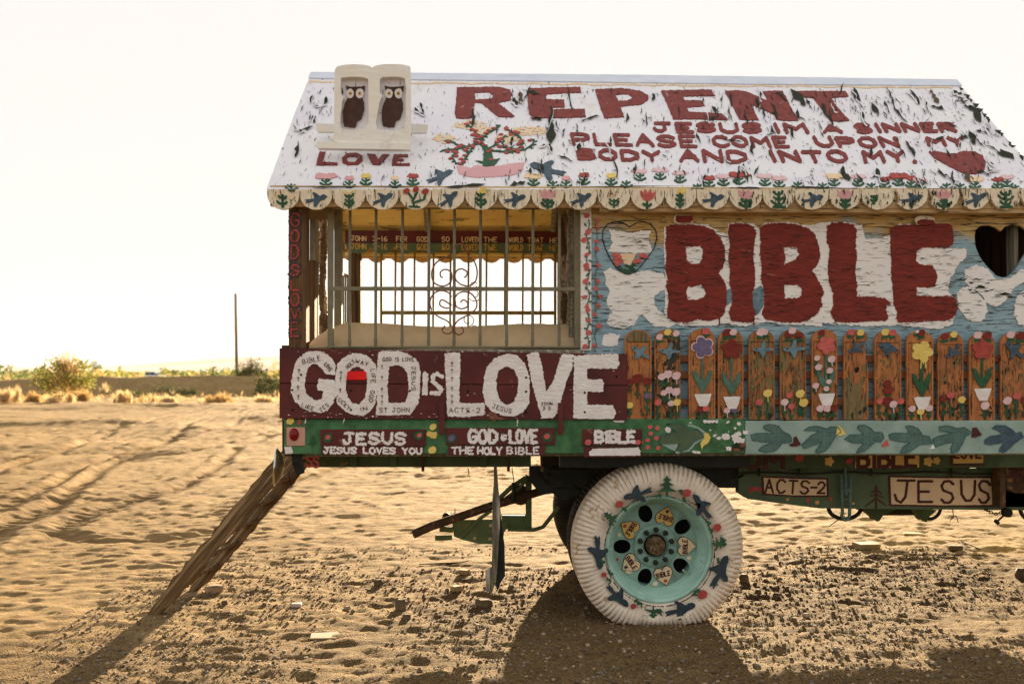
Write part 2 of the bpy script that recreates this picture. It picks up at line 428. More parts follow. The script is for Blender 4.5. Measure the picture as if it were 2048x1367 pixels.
def paint_mat(name, col, col2=None, wear=None, wear_amt=.42, st=(1,1,1), cracks=None, crack_amt=.36, crack_st=(3,3,30), rough=.62, vs=7, bs=.35, bd=.004, fine=90, dirt=None, dirt_amt=.55):
    """aged paint: mottled colour, worn-through patches, fine cracks along the grain, dust"""
    m, n, l, b = new_mat(name)
    br = lambda c_: tuple(min(.84 if c_[0] > .6 else .9, x*1.2) for x in c_[:3]) + (1,)
    col = br(col); col2 = br(col2) if col2 else None; wear = br(wear) if wear else None
    v = mapped(n, l, st)
    col2 = col2 or tuple(c * .78 for c in col[:3]) + (1,)
    n1 = noise(n, l, v, vs, 6, .6, .3)
    c = mix(n, l, ramp(n, l, n1, .35, .68), col2, col)
    vf = mapped(n, l, (st[0]*2, st[1]*2, st[2]*2))
    n2 = noise(n, l, vf, fine, 3, .7)
    c = mix(n, l, ramp(n, l, n2, .6, .8), c, tuple(x*.7 for x in col[:3]) + (1,))
    hsum = math_(n, l, 'ADD', n1, math_(n, l, 'MULTIPLY', n2, .5))
    if dirt:
        vd = mapped(n, l, (1.3, 1.3, 1.3)); nd = noise(n, l, vd, 2.3, 7, .62, .4)
        c = mix(n, l, ramp(n, l, nd, dirt_amt, dirt_amt + .22), c, dirt)
    if wear:
        nw = noise(n, l, mapped(n, l, st, (.3, .2, 0)), 11, 9, .68, .5)
        wf = ramp(n, l, nw, 1 - wear_amt, 1 - wear_amt + .02)
        c = mix(n, l, wf, c, wear); hsum = math_(n, l, 'SUBTRACT', hsum, math_(n, l, 'MULTIPLY', wf, .8))
    if cracks:
        nc = noise(n, l, mapped(n, l, crack_st, (.02, .05, .02)), 6, 6, .6, .6)
        cf = ramp(n, l, nc, crack_amt, crack_amt - .03)
        c = mix(n, l, cf, c, cracks); hsum = math_(n, l, 'SUBTRACT', hsum, cf)
    l.new(c, b.inputs['Base Color']); b.inputs['Roughness'].default_value = rough
    b.inputs['Specular IOR Level'].default_value = .25
    bump(n, l, b, hsum, bs, bd)
    return m
def wood_mat(name, a, b_, c_=None, grain=(2, 2, 40), scale=6, rough=.8, bs=.6, bd=.006, amt=.5, pre=None):
    m, n, l, b = new_mat(name)
    if pre is not None:
        mp = n.new('ShaderNodeMapping'); mp.inputs['Scale'].default_value = grain; l.new(mapped(n, l, (1,1,1), pre), mp.inputs['Vector']); v = mp.outputs[0]
    else: v = mapped(n, l, grain)
    g = noise(n, l, v, scale, 8, .65, .8)
    g2 = noise(n, l, v, scale*.35, 4)
    c = mix(n, l, ramp(n, l, g, .35, .65), a, b_)
    if c_: c = mix(n, l, ramp(n, l, g2, amt, amt+.15), c, c_)
    l.new(c, b.inputs['Base Color']); b.inputs['Roughness'].default_value = rough; b.inputs['Specular IOR Level'].default_value = .2
    bump(n, l, b, g, bs, bd); return m
def plain_mat(name, col, rough=.6, metal=0, vs=12, var=.25, bs=.2, rust=None, rust_amt=.5, trans=0):
    m, n, l, b = new_mat(name); v = mapped(n, l, (1,1,1))
    g = noise(n, l, v, vs, 6, .6)
    c = mix(n, l, ramp(n, l, g, .3, .7), tuple(x*(1-var) for x in col[:3]) + (1,), tuple(min(1, x*(1+var*.4)) for x in col[:3]) + (1,))
    if rust:
        g2 = noise(n, l, v, vs*1.7, 8, .7, .5); c = mix(n, l, ramp(n, l, g2, rust_amt, rust_amt+.06), c, rust)
    l.new(c, b.inputs['Base Color']); b.inputs['Roughness'].default_value = rough; b.inputs['Metallic'].default_value = metal
    b.inputs['Specular IOR Level'].default_value = .25
    bump(n, l, b, g, bs, .004)
    if trans:
        tr = n.new('ShaderNodeBsdfTranslucent'); l.new(c, tr.inputs[0]); mx = n.new('ShaderNodeMixShader'); mx.inputs[0].default_value = trans
        out = n['Material Output']; l.new(b.outputs[0], mx.inputs[1]); l.new(tr.outputs[0], mx.inputs[2]); l.new(mx.outputs[0], out.inputs[0])
    return m

DARK = (.020, .018, .012, 1)
M = {}
M['roof_white'] = paint_mat('roof white paint', (.74,.71,.77,1), (.66,.64,.71,1), None, st=(.6,1,1), cracks=(.05,.06,.05,1), crack_amt=.365, crack_st=(13,2.4,2.4), vs=5, bs=.8, bd=.008, dirt=(.62,.55,.42,1), dirt_amt=.62)
M['ridge'] = paint_mat('ridge flashing paint', (.56,.60,.68,1), (.48,.52,.60,1), rough=.5, bs=.3)
M['maroon'] = paint_mat('maroon lettering', (.20,.026,.015,1), (.13,.016,.010,1), (.30,.10,.06,1), .36, st=(1,1,4.5), cracks=(.03,.01,.008,1), crack_amt=.375, crack_st=(1.6,3,26), rough=.6, vs=9, bs=.8)
M['maroon_roof'] = paint_mat('maroon roof lettering', (.21,.033,.024,1), (.13,.018,.014,1), (.40,.24,.22,1), .36, st=(2,1,1), rough=.6, vs=16, bs=.6)
M['maroon_board'] = paint_mat('maroon board paint', (.105,.019,.016,1), (.060,.012,.011,1), (.19,.07,.05,1), .37, rough=.5, vs=4, bs=.3, bd=.003)
M['white_letter'] = paint_mat('white lettering', (.74,.69,.66,1), (.62,.56,.53,1), (.42,.25,.21,1), .30, rough=.55, vs=12, bs=.9, bd=.006, fine=50, st=(1,1,1.6))
M['white_patch'] = paint_mat('white cloud paint', (.75,.70,.665,1), (.71,.66,.62,1), (.52,.40,.27,1), .24, st=(.5,1,2), cracks=(.14,.10,.06,1), crack_amt=.385, crack_st=(1.6,3,24), vs=10, bs=.8)
M['cream'] = paint_mat('cream scallop paint', (.74,.64,.49,1), (.64,.53,.38,1), (.33,.25,.15,1), .27, cracks=(.05,.035,.02,1), crack_amt=.40, crack_st=(24,3,2.5), vs=14, bs=.8)
M['fascia'] = paint_mat('cream fascia board', (.52,.39,.21,1), (.42,.28,.13,1), (.25,.16,.08,1), .33, st=(.5,1,2.5), cracks=(.05,.035,.02,1), crack_amt=.39, crack_st=(1.2,3,12), vs=8, bs=.8)
M['foam'] = paint_mat('cream moulded plaque', (.80,.76,.68,1), (.72,.66,.56,1), rough=.75, vs=6, bs=.4, fine=40, dirt=(.40,.29,.16,1), dirt_amt=.6)
M['blue_bird'] = paint_mat('slate blue paint', (.065,.105,.135,1), (.035,.055,.075,1), (.30,.30,.27,1), .34, vs=30, bs=.9, st=(1,1,1))
M['blue_dark'] = paint_mat('dark blue paint', (.032,.045,.055,1), (.016,.028,.040,1), (.30,.26,.22,1), .30, vs=25, bs=.9)
M['blue_sky'] = paint_mat('grey blue bird paint', (.15,.235,.27,1), (.085,.14,.17,1), vs=30, bs=.9)
M['green'] = paint_mat('green leaf paint', (.028,.10,.042,1), (.016,.055,.028,1), vs=25, bs=.9)
M['green_pale'] = paint_mat('grey green leaf paint', (.085,.17,.12,1), (.05,.10,.07,1), vs=25, bs=.9)
M['red'] = paint_mat('red flower paint', (.36,.06,.045,1), (.26,.04,.032,1), vs=25, bs=.8)
M['coral'] = paint_mat('coral flower paint', (.52,.12,.10,1), (.40,.08,.07,1), vs=25, bs=.8)
M['pink'] = paint_mat('pink flower paint', (.60,.32,.31,1), (.50,.25,.25,1), vs=20, bs=.7)
M['pink_rough'] = paint_mat('faded pink bowl paint', (.58,.33,.34,1), (.52,.28,.29,1), (.62,.56,.55,1), .30, st=(.5,1,1), vs=9, bs=.5)
M['pale_pink'] = paint_mat('pale pink flower paint', (.64,.46,.45,1), (.54,.36,.37,1), vs=25, bs=.8)
M['yellow'] = paint_mat('yellow flower paint', (.68,.53,.15,1), (.58,.42,.10,1), vs=20, bs=.8)
M['peach'] = paint_mat('peach wash paint', (.66,.45,.24,1), (.64,.52,.36,1), (.68,.64,.62,1), .30, vs=12, bs=.3)
M['purple'] = paint_mat('purple flower paint', (.14,.11,.20,1), (.10,.08,.15,1), vs=20, bs=.8)
M['owl'] = paint_mat('brown owl paint', (.075,.035,.024,1), (.045,.022,.016,1), vs=30, bs=.9)
M['orange'] = plain_mat('amber eye paint', (.55,.28,.03,1))
M['black'] = plain_mat('black void', (.012,.012,.009,1), .8)
M['crack'] = plain_mat('bare dark plywood under paint', (.030,.036,.022,1), .9, vs=30, var=.5)
M['crackbrown'] = plain_mat('bare brown plywood', (.12,.085,.045,1), .9, vs=30, var=.5)
# side wall: blue paint, ochre towards the eave, horizontal plywood checks
def wall_mat():
    m, n, l, b = new_mat('blue and ochre plywood')
    v = mapped(n, l, (1,1,1)); n1 = noise(n, l, v, 6, 6, .6, .3)
    blue = mix(n, l, ramp(n, l, n1, .3, .7), (.22,.34,.40,1), (.33,.47,.52,1))
    och = mix(n, l, ramp(n, l, noise(n, l, mapped(n, l, (1,1,3)), 5, 6), .35, .65), (.44,.26,.07,1), (.56,.40,.17,1))
    sx = n.new('ShaderNodeSeparateXYZ'); l.new(mapped(n, l), sx.inputs[0])
    nb = noise(n, l, mapped(n, l, (1.6,1,1.2)), 1.6, 4, .5)
    h = math_(n, l, 'ADD', sx.outputs[2], math_(n, l, 'MULTIPLY', math_(n, l, 'SUBTRACT', nb, .5), .55))
    c = mix(n, l, ramp(n, l, h, 2.21, 2.29), blue, och)
    nw = noise(n, l, mapped(n, l, (1,1,3)), 8, 9, .68, .5)
    c = mix(n, l, ramp(n, l, nw, .66, .70), c, (.58,.54,.49,1))
    n2 = noise(n, l, mapped(n, l, (1.3,3,26)), 6, 6, .6, .6); cf = ramp(n, l, n2, .43, .40)
    c = mix(n, l, cf, c, (.05,.045,.03,1))
    l.new(c, b.inputs['Base Color']); b.inputs['Roughness'].default_value = .6; b.inputs['Specular IOR Level'].default_value = .25
    n3 = noise(n, l, mapped(n, l, (1,1,2)), 40, 5, .6)
    bump(n, l, b, math_(n, l, 'SUBTRACT', n3, math_(n, l, 'MULTIPLY', cf, .9)), .7, .005); return m
M['wall'] = wall_mat()
M['picket'] = [paint_mat('orange picket stain %d' % i, c, d, w, wa, cracks=(.05,.03,.015,1), crack_amt=ca, crack_st=(26,3,1.4), vs=9, bs=.6, st=(2,2,.8)) for i, (c, d, w, wa, ca) in enumerate([
    ((.44,.17,.05,1), (.27,.10,.034,1), (.14,.075,.03,1), .37, .385),
    ((.40,.16,.05,1), (.24,.095,.032,1), (.035,.035,.02,1), .46, .39),
    ((.44,.16,.05,1), (.25,.095,.035,1), (.16,.12,.045,1), .44, .40),
    ((.36,.14,.045,1), (.20,.085,.035,1), (.17,.13,.05,1), .50, .41)])]
M['weathered'] = wood_mat('bare weathered picket wood', (.17,.12,.055,1), (.26,.19,.09,1), (.10,.07,.035,1), (22,6,1.5))
M['rail_brown'] = paint_mat('rusty brown picket rail', (.22,.075,.03,1), (.14,.05,.022,1), vs=20)
M['rail_green'] = paint_mat('green rail paint', (.065,.18,.07,1), (.028,.085,.035,1), (.17,.18,.08,1), .38, vs=12, bs=.9, bd=.008, fine=40)
def tread_plate():
    m, n, l, b = new_mat('seafoam studded steel rail')
    v = mapped(n, l, (1,1,1)); n1 = noise(n, l, v, 9, 6, .6, .3)
    c = mix(n, l, ramp(n, l, n1, .3, .7), (.20,.30,.25,1), (.32,.43,.37,1))
    vo = n.new('ShaderNodeTexVoronoi'); vo.inputs['Scale'].default_value = 48; vo.inputs['Randomness'].default_value = .25; l.new(mapped(n, l, (1,.01,1)), vo.inputs['Vector'])
    f = ramp(n, l, vo.outputs['Distance'], .22, .12)
    nn = noise(n, l, v, 10, 3)
    ff = math_(n, l, 'MULTIPLY', f, ramp(n, l, nn, .4, .55))
    c = mix(n, l, math_(n, l, 'MULTIPLY', ff, .75), c, (.05,.10,.09,1))
    l.new(c, b.inputs['Base Color']); b.inputs['Roughness'].default_value = .5
    bump(n, l, b, math_(n, l, 'ADD', f, n1), .6, .004); return m
M['rail_teal'] = tread_plate()
M['bird_rail'] = paint_mat('grey green rail bird', (.095,.165,.135,1), (.06,.11,.095,1), vs=20, bs=.8)
M['teal_line'] = paint_mat('teal outline', (.04,.11,.115,1), vs=20)
M['green_frame'] = paint_mat('dull green frame paint', (.085,.125,.065,1), (.055,.085,.045,1), (.12,.07,.03,1), .32, vs=6, bs=.4)
M['green_under'] = paint_mat('green underside beam', (.055,.085,.035,1), (.035,.05,.02,1), (.17,.09,.02,1), .38, vs=5, bs=.5)
M['board_cream'] = paint_mat('cream sign ground', (.62,.47,.29,1), (.54,.40,.24,1), vs=6, bs=.25)
M['board_yellow'] = paint_mat('ochre sign ground', (.55,.36,.11,1), (.48,.30,.08,1), vs=6, bs=.25)
M['brown_line'] = paint_mat('dark brown lettering', (.070,.018,.014,1), (.05,.012,.010,1), vs=20)
M['bar'] = paint_mat('grey green grille paint', (.20,.18,.115,1), (.14,.125,.075,1), (.16,.07,.04,1), .34, vs=12, bs=.3)
M['bar_far'] = paint_mat('ochre green grille paint', (.24,.18,.05,1), (.16,.12,.035,1), vs=12, bs=.3)
M['wire'] = plain_mat('thin rusty scroll wire', (.22,.09,.06,1), .5)
M['post_wood'] = wood_mat('brown corner post wood', (.17,.10,.04,1), (.10,.05,.025,1), (.05,.03,.018,1), (30,30,1.2), 5, bs=.9)
M['grey_wood'] = wood_mat('grey weathered wood', (.24,.22,.16,1), (.14,.12,.075,1), (.36,.34,.28,1), (30,30,1.2), 5, bs=.9)
M['rotten_wood'] = wood_mat('rotten splintered wood', (.20,.12,.055,1), (.09,.05,.025,1), (.55,.42,.30,1), (14,14,2.2), 6, bs=1, bd=.012)
M['ladder_wood'] = wood_mat('weathered ladder wood', (.19,.115,.05,1), (.07,.042,.020,1), (.34,.24,.13,1), (1.6,30,30), 3.5, bs=1, bd=.012, pre=(0, R(50), 0))
M['ceiling'] = paint_mat('ochre ceiling paint', (.80,.57,.20,1), (.62,.45,.16,1), (.27,.22,.10,1), .42, st=(.5,1,2.2), vs=6)
M['bed'] = paint_mat('dusty quilted cushion cloth', (.46,.35,.21,1), (.37,.28,.165,1), rough=.95, vs=5, fine=160, bs=.5)
M['tyre_white'] = paint_mat('white painted tyre', (.66,.58,.475,1), (.54,.46,.36,1), (.36,.25,.14,1), .40, vs=12, bs=.6, dirt=(.47,.36,.23,1), dirt_amt=.58)
M['tyre_black'] = plain_mat('dusty black rubber', (.030,.028,.022,1), .85, vs=8, var=.5)
M['rim'] = paint_mat('mint wheel paint', (.33,.52,.44,1), (.24,.40,.33,1), (.25,.26,.16,1), .40, vs=9, bs=.4, rough=.4)
M['rim_disc'] = paint_mat('grimy mint wheel disc', (.24,.38,.31,1), (.16,.27,.22,1), (.16,.17,.10,1), .34, vs=7, bs=.5, rough=.5, dirt=(.07,.09,.06,1), dirt_amt=.55)
M['tyre_gap'] = paint_mat('dusty tread gaps', (.56,.46,.33,1), (.36,.27,.17,1), vs=40)
M['hub'] = plain_mat('rusty hub', (.13,.075,.035,1), .8, vs=30, var=.6, bs=.8, rust=(.20,.15,.08,1), rust_amt=.5)
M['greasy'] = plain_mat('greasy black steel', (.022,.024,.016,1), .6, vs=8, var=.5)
M['rust'] = plain_mat('rusty brown pipe', (.075,.042,.02,1), .7, vs=14, var=.5, rust=(.24,.13,.05,1), rust_amt=.56)
M['hitch'] = paint_mat('olive green hitch paint', (.095,.14,.055,1), (.06,.09,.035,1), (.20,.14,.05,1), .30, vs=8)
M['chrome'] = plain_mat('chrome trim', (.55,.56,.55,1), .12, 1)
M['mirror_back'] = plain_mat('dull brass mirror dish', (.20,.15,.07,1), .35, .7)
M['lens_red'] = plain_mat('deep red lamp lens', (.20,.006,.008,1), .15, bs=.02)
M['reflector'] = plain_mat('bright red reflector', (.75,.006,.004,1), .25, var=.1, bs=.05)
M['pink_plate'] = paint_mat('dusty pink lamp plate', (.50,.28,.21,1), vs=8)
M['rubber'] = plain_mat('torn dark rubber', (.022,.024,.018,1), .8, var=.5)
M['flap_wood'] = wood_mat('peeling plank', (.20,.17,.12,1), (.06,.065,.04,1), (.42,.38,.32,1), (14,14,1.6), 5, bs=.8)
M['wire_dark'] = plain_mat('dark cable', (.02,.018,.012,1), .95)
# ================================================================== THE TRUCK
truck = empty('painted_truck', ROOT, 'old flatbed truck carrying a hand-painted plywood house covered in slogans, birds and flowers', 'truck')
def tmb(name, mb, mats, bevel=.003, parent=None, label=None, kind=None):
    o = mb.build(name, mats, parent or truck, bevel=bevel)
    if label: o['label'] = label
    if kind: o['kind'] = kind
    return o
XL, XR = -1.30, 3.02
YE, ZE = -.10, P1(1300, 380, -.10)[2]
YR, ZR = 1.18, P1(1300, 153, 1.18)[2]
rn = np.array([0, -(ZR-ZE), (YR-YE)]); rn = rn / np.linalg.norm(rn)
ROOF = plane((0, YE, ZE), rn)
YF = 2 * YR - YE
def roofpt(px, py): return ROOF([px], [py], 0)[0]
# ---- roof slopes
mb = MB()
out = [(534, 381), (533, 377), (560, 305), (590, 225), (622, 147), (640, 146), (1300, 153), (1914, 162), (1922, 172), (2000, 262), (2060, 330), (2112, 381), (1500, 380), (1000, 380)]
q = ROOF([p[0] for p in out], [p[1] for p in out], 0)
mb.prism(q, -rn * .03)
roof = tmb('roof_slope', mb, M['roof_white'], 0)
ex0, ex1 = roofpt(534, 380)[0], roofpt(2112, 381)[0]
mb = MB()
mb.prism([np.array((ex0, YR, ZR-.005)), np.array((ex1, YR, ZR-.005)), np.array((ex1, YF, ZE-.005)), np.array((ex0, YF, ZE-.005))], (0, -.012, -.02))
tmb('roof_slope', mb, M['ceiling'], 0, label='far roof slope with ochre painted underside')
# ridge flashing, lapped over the slope
art('ridge_flashing', roof, ROOF, [(M['ridge'], [('P', [(622, 146), (1300, 152), (1914, 161), (1924, 173), (1500, 170), (1000, 163), (616, 158)])], dict(h=.008, t=.008, res=2.2, rag=.6))])
wav = [(620 + i*12, 163 + (i*12)*.0095 + 2.2*abs(math.sin(i*.42)) + random.uniform(-1, 1)) for i in range(108)]
art('yellow_trim_line', roof, ROOF, [(M['peach'], [('L', wav, 2.0)], dict(h=.0045, res=1.3, rag=1.0, worn=.25))])
# rafters under the gable overhang
for xx in (ex0 + .04, ex0 + .75, .38, 1.3, 2.2, ex1 - .04):
    mb = MB(); mb.bar((xx, YE + .06, ZE - .02), (xx, YR, ZR - .09), .04, .08); mb.bar((xx, YR, ZR - .09), (xx, YF - .06, ZE - .02), .04, .08)
    tmb('rafter', mb, M['grey_wood'])

# ---- lettering on the roof
c2 = lambda p: S(3.413, 860, 140, p)
c3 = lambda p: S(3.160, 1400, 140, p)
repent = [('P', c2([(185,122),(470,118),(545,138),(568,178),(545,210),(465,230),(520,272),(578,318),(560,325),(465,324),(400,270),(355,230),(308,225),(300,270),(295,330),(240,336),(180,333),(168,300),(178,220)]), [c2([(303,160),(400,155),(432,175),(420,198),(310,206)])]),
 ('P', c2([(665,130),(850,122),(1025,120),(1030,158),(900,163),(800,168),(785,200),(850,206),(915,205),(918,258),(830,262),(828,274),(930,270),(1055,270),(1062,325),(900,331),(700,330),(675,300),(668,220)])),
 ('P', c2([(1125,135),(1300,128),(1430,145),(1488,175),(1490,205),(1440,240),(1300,252),(1325,325),(1190,332),(1160,250)]), [c2([(1262,172),(1350,168),(1382,190),(1345,215),(1285,212)])]),
 ('P', c2([(1575,145),(1800,138),(1920,138),(1945,180),(1730,185),(1735,208),(1860,215),(1875,250),(1755,260),(1765,288),(1900,296),(1990,300),(2035,340),(2030,347),(1850,340),(1660,340),(1620,240)])),
 ('P', c3([(158,135),(240,132),(300,142),(430,200),(395,140),(470,134),(522,138),(575,240),(622,322),(550,326),(482,318),(470,288),(345,228),(322,228),(345,270),(370,320),(300,322),(248,316),(200,220)])),
 ('P', c3([(575,135),(770,137),(918,136),(940,172),(830,180),(860,232),(948,325),(880,330),(822,322),(775,260),(715,180),(600,172)]))]
art('word_repent', roof, ROOF, [(M['maroon_roof'], repent, dict(h=.005, rag=1.1, rs=3.5, relief=.0015))], 1.25)
love = [('P', S(3.906, 520, 100, [(465,800),(512,802),(490,880),(550,880),(608,885),(606,905),(440,905),(448,860)])),
 ('P', S(3.906, 520, 100, [(640,850),(680,812),(750,806),(800,830),(802,868),(765,900),(690,905),(645,885)]), [S(3.906, 520, 100, [(672,855),(700,835),(745,835),(768,850),(745,880),(690,880)])]),
 ('P', S(3.906, 520, 100, [(838,815),(900,818),(925,862),(955,818),(1010,822),(930,905),(880,900)])),
 ('P', S(3.906, 520, 100, [(1045,820),(1158,820),(1158,838),(1085,840),(1080,852),(1125,855),(1122,872),(1072,872),(1065,890),(1172,890),(1172,908),(1030,908),(1035,860)]))]
art('word_love', roof, ROOF, [(M['maroon_roof'], love, dict(h=.005, rag=.7, rs=3))], 1.0)
def rtext(name, items, w, mat='maroon_roof', parent=roof, proj=ROOF, h=.005, rag=.8, gap=.28, res=1.0, **k):
    for s, quad in items: art('painted_word', parent, proj, [(M[mat], txt(s, quad, w, gap), dict(h=h, rag=rag, rs=3, **k))], res)
def q_(x0, x1, yt0, yt1, hh, sl=0): return [(x0, yt0), (x1, yt1), (x1 + sl, yt1 + hh), (x0 + sl, yt0 + hh)]
rtext('line_jesus_im_a_sinner', [('JESUS', q_(1306, 1521, 248, 249, 16, 4)), ('IM', q_(1543, 1612, 250, 250, 16, 8)), ('A', q_(1643, 1680, 253, 253, 12, 6)), ('SINNER', q_(1708, 1905, 250, 248, 15, 9))], 6.6)
rtext('line_please_come_upon_my', [('PLEASE', q_(1143, 1390, 269, 274, 20, 5)), ('COME', q_(1424, 1572, 275, 276, 18, 7)), ('UPON', q_(1628, 1792, 276, 277, 17, 9)), ('MY', q_(1852, 1925, 277, 277, 14, 6))], 6.8)
rtext('line_body_and_into_my', [('BODY', q_(1155, 1320, 301, 304, 17, 3)), ('AND', q_(1358, 1492, 303, 304, 20, 4)), ('INTO', q_(1534, 1690, 304, 305, 19, 9)), ('MY.', q_(1724, 1830, 305, 305, 19, 7))], 7.2)
art('painted_heart', roof, ROOF, [(M['maroon_roof'], [('P', c3([(1445,520),(1480,513),(1560,532),(1620,530),(1660,516),(1730,518),(1785,545),(1805,590),(1795,640),(1740,662),(1660,655),(1570,610),(1480,560)]))], dict(h=.005, rag=.9, rs=3))], 1.2)
# flowering bush in a bowl
gr = []; rd = []
br = [[(975,326),(972,300),(962,278),(948,262),(935,250)],[(962,278),(985,262),(1000,252)],[(972,300),(992,290),(1010,296),(1035,300)],[(985,302),(1020,305),(1050,300),(1066,290),(1068,280)],[(1035,300),(1045,288),(1040,275),(1025,265),(1012,258)],[(965,285),(945,292),(925,296),(905,300),(885,302)],[(945,292),(940,305),(930,318),(925,330)],[(925,296),(905,285),(895,282)],[(972,300),(950,280),(965,272)],[(915,300),(905,315),(912,328)],[(1010,296),(1000,280),(1012,272)]]
for b_ in br:
    gr.append(('L', b_, 3.0))
    for i in range(len(b_)-1):
        (x1, y1), (x2, y2) = b_[i], b_[i+1]
        for u in (.25, .6, .95):
            x = x1+(x2-x1)*u; y = y1+(y2-y1)*u; a = random.uniform(0, 6.28)
            gr.append(('L', [(x, y), (x+7*math.cos(a), y+4.5*math.sin(a))], 1.9))
            if random.random() < .62: rd.append(('C', x+random.uniform(-9, 9), y+random.uniform(-6, 4), 4.6, 2.1))
gr += [('P', [(965,333),(968,300),(972,291),(982,300),(987,320),(1000,318),(988,333),(978,334)]), ('P', [(948,322),(970,324),(965,328)])]
art('painted_wash', roof, ROOF, [(M['peach'], [('C', 942, 252, 32, 9), ('C', 1055, 262, 36, 10), ('C', 890, 278, 22, 9), ('C', 1012, 278, 24, 9), ('C', 965, 262, 20, 10)], dict(h=.0035, rag=5, rs=6, t=.001, worn=.42))], 1.5)
art('painted_bowl', roof, ROOF, [(M['pink_rough'], [('P', [(912,334),(925,332),(940,337),(955,331),(975,335),(1000,332),(1020,328),(1048,326),(1046,338),(1032,350),(1000,354),(950,356),(920,350)])], dict(h=.004, rag=1.5))], 1.2)
art('painted_bush', roof, ROOF, [(M['green'], gr, dict(h=.005, rag=.8)), (M['red'], rd, dict(h=.0065, rag=.8, rs=2))], .9)
for bx, by, s_, rr, fl in ((880, 354, 28, -.45, 1), (1095, 340, 37, .32, -1)):
    art('painted_bird', roof, ROOF, [(M['blue_bird'], bird(bx, by, s_, rr, fl, s_*.72), dict(h=.006, rag=.9, rs=2.5))], .9)
# row of small flowers above the eave
rows = [(583,372,'w','green'),(652,362,'pink_l','green'),(699,366,'pink','green'),(732,361,'yellow','green'),(790,366,'peach','green'),(826,362,'red','green'),(1067,362,'yl','green'),(1106,366,'w','green'),(1132,366,'pink','green'),(1168,360,'red','green'),(1222,361,'yellow','green'),(1253,366,'w','green'),(1280,352,'pp','green'),(1320,350,'pp','green'),(1360,356,'pp','green'),(1418,366,'red','green'),(1447,362,'pp','green'),(1478,359,'redw','green'),(1395,372,'w','green'),(1558,366,'pp','green'),(1596,368,'w','green'),(1530,362,'pp','green'),(1645,370,'w','green'),(1668,362,'yl','green'),(1716,363,'pp','green'),(1743,370,'w','green'),(1797,362,'redw','green'),(1822,366,'red','green'),(1770,368,'red','green'),(1893,370,'w','green'),(1920,371,'w','green'),(1950,368,'yl','green'),(1995,369,'red','green'),(2014,364,'pp','green'),(2030,374,'w','green'),(1840,370,'pp','green')]
for x, y, c, g in rows:
    L = [(M['green'], [('L', [(x, y-2), (x, y+7)], 4), ('L', [(x-11, y+5), (x-4, y+9), (x+4, y+9), (x+11, y+5)], 3.4), ('L', [(x-8, y-1), (x-2, y+3), (x+7, y-1)], 2.6)], dict(h=.005, rag=.9, rs=3))]
    cc = {'pink_l':('pink',22,7),'pink':('pink',9,5),'yellow':('yellow',9,5.5),'yl':('peach',18,6),'peach':('peach',8,5),'red':('red',10,5),'redw':('red',21,7),'pp':('pale_pink',15,5),'w':None}[c]
    if cc: L.append((M[cc[0]], [('C', x, y-8, cc[1], cc[2]*.75), ('C', x-cc[1]*.5, y-10, cc[1]*.45, cc[2]*.6), ('C', x+cc[1]*.45, y-10, cc[1]*.45, cc[2]*.6)], dict(h=.006, rag=1.6, rs=4)))
    art('painted_flower', roof, ROOF, L, 1.0)

# ---- cracks: gaps in the lifted paint showing the dark board, each with a curled lip
def crack(mb, lip, cx, cy, ln, wd, ang, h, proj, rnd):
    n = rnd.randint(4, 7); c, s_ = math.cos(ang), math.sin(ang)
    L_, R_ = [], []; off = 0
    for i in range(n+1):
        u = i / n; w = wd * (math.sin(math.pi * u) ** .7) * rnd.uniform(.2, 1.9) if 0 < i < n else .12
        off += rnd.uniform(-.16, .16) * min(ln, 34) / n * (3.6 if ln < 60 else .8)
        x = (u-.5)*ln; L_.append((x, off+w/2)); R_.append((x, off-w/2))
    ring = L_ + R_[::-1]
    tr = lambda p: (cx + p[0]*c - p[1]*s_, cy + (p[0]*s_ + p[1]*c))
    pts = [tr(p) for p in ring]
    q = proj([p[0] for p in pts], [p[1] for p in pts], h)
    m = n + 1
    f = [(i, i+1, 2*m-2-i, 2*m-1-i) for i in range(n)]
    mb.add(q.tolist(), f, 1 if rnd.random() < .04 else 0)
    if wd > 2.6 and ln < 50 and rnd.random() < .45:
        a = [tr(p) for p in L_]; side = rnd.choice((1, 1, -1)); base = L_ if side > 0 else R_
        a = [tr(p) for p in base]; k = rnd.uniform(.5, 1.3) * min(wd, 5) * .38
        b_ = [tr((p[0], p[1] - side * k)) for p in base]
        up = np.array([h + .004 + rnd.uniform(.001, .006) for _ in base])
        A = proj([p[0] for p in a], [p[1] for p in a], h + .0005); B = proj([p[0] for p in b_], [p[1] for p in b_], up)
        lip.add(A.tolist() + B.tolist(), [(i, i+1, m+i+1, m+i) for i in range(n)], 0)
rnd = random.Random(11)
mb = MB(); lip = MB()
def inroof(x, y):
    if not (184 < y < 370): return False
    xl = 534 + (380-y)*.376; xr = 1925 + (y-172)*.9
    return xl+8 < x < xr-4
for i in range(3300):
    x = rnd.uniform(540, 2110); y = rnd.uniform(172, 374)
    if not inroof(x, y): continue
    u = (x-540)/1570
    dens = .16 + .75*u**1.5 if x < 1500 else .60
    if x < 900: dens *= .7
    if x < 700 and y < 260: dens = .4
    if vn(x/46, y/30, 3) < .50 - .22*u: continue
    if 680 < x < 815 and y < 300: continue
    if 1140 < x < 1935 and 244 < y < 328 and rnd.random() < .6: continue
    if rnd.random() > dens: continue
    ang = R(rnd.gauss(95 - 38*max(0, (x-1100)/900), 16)) if rnd.random() < .86 else R(rnd.uniform(-25, 35))
    big = rnd.random() < (.05 + .17*u)
    ln = rnd.uniform(16, 38) if big else rnd.uniform(5, 17)
    wd = rnd.uniform(2.4, 6.0) if big else rnd.uniform(.7, 2.2)
    crack(mb, lip, x, y, ln, wd*.8, ang, .009, ROOF, rnd)
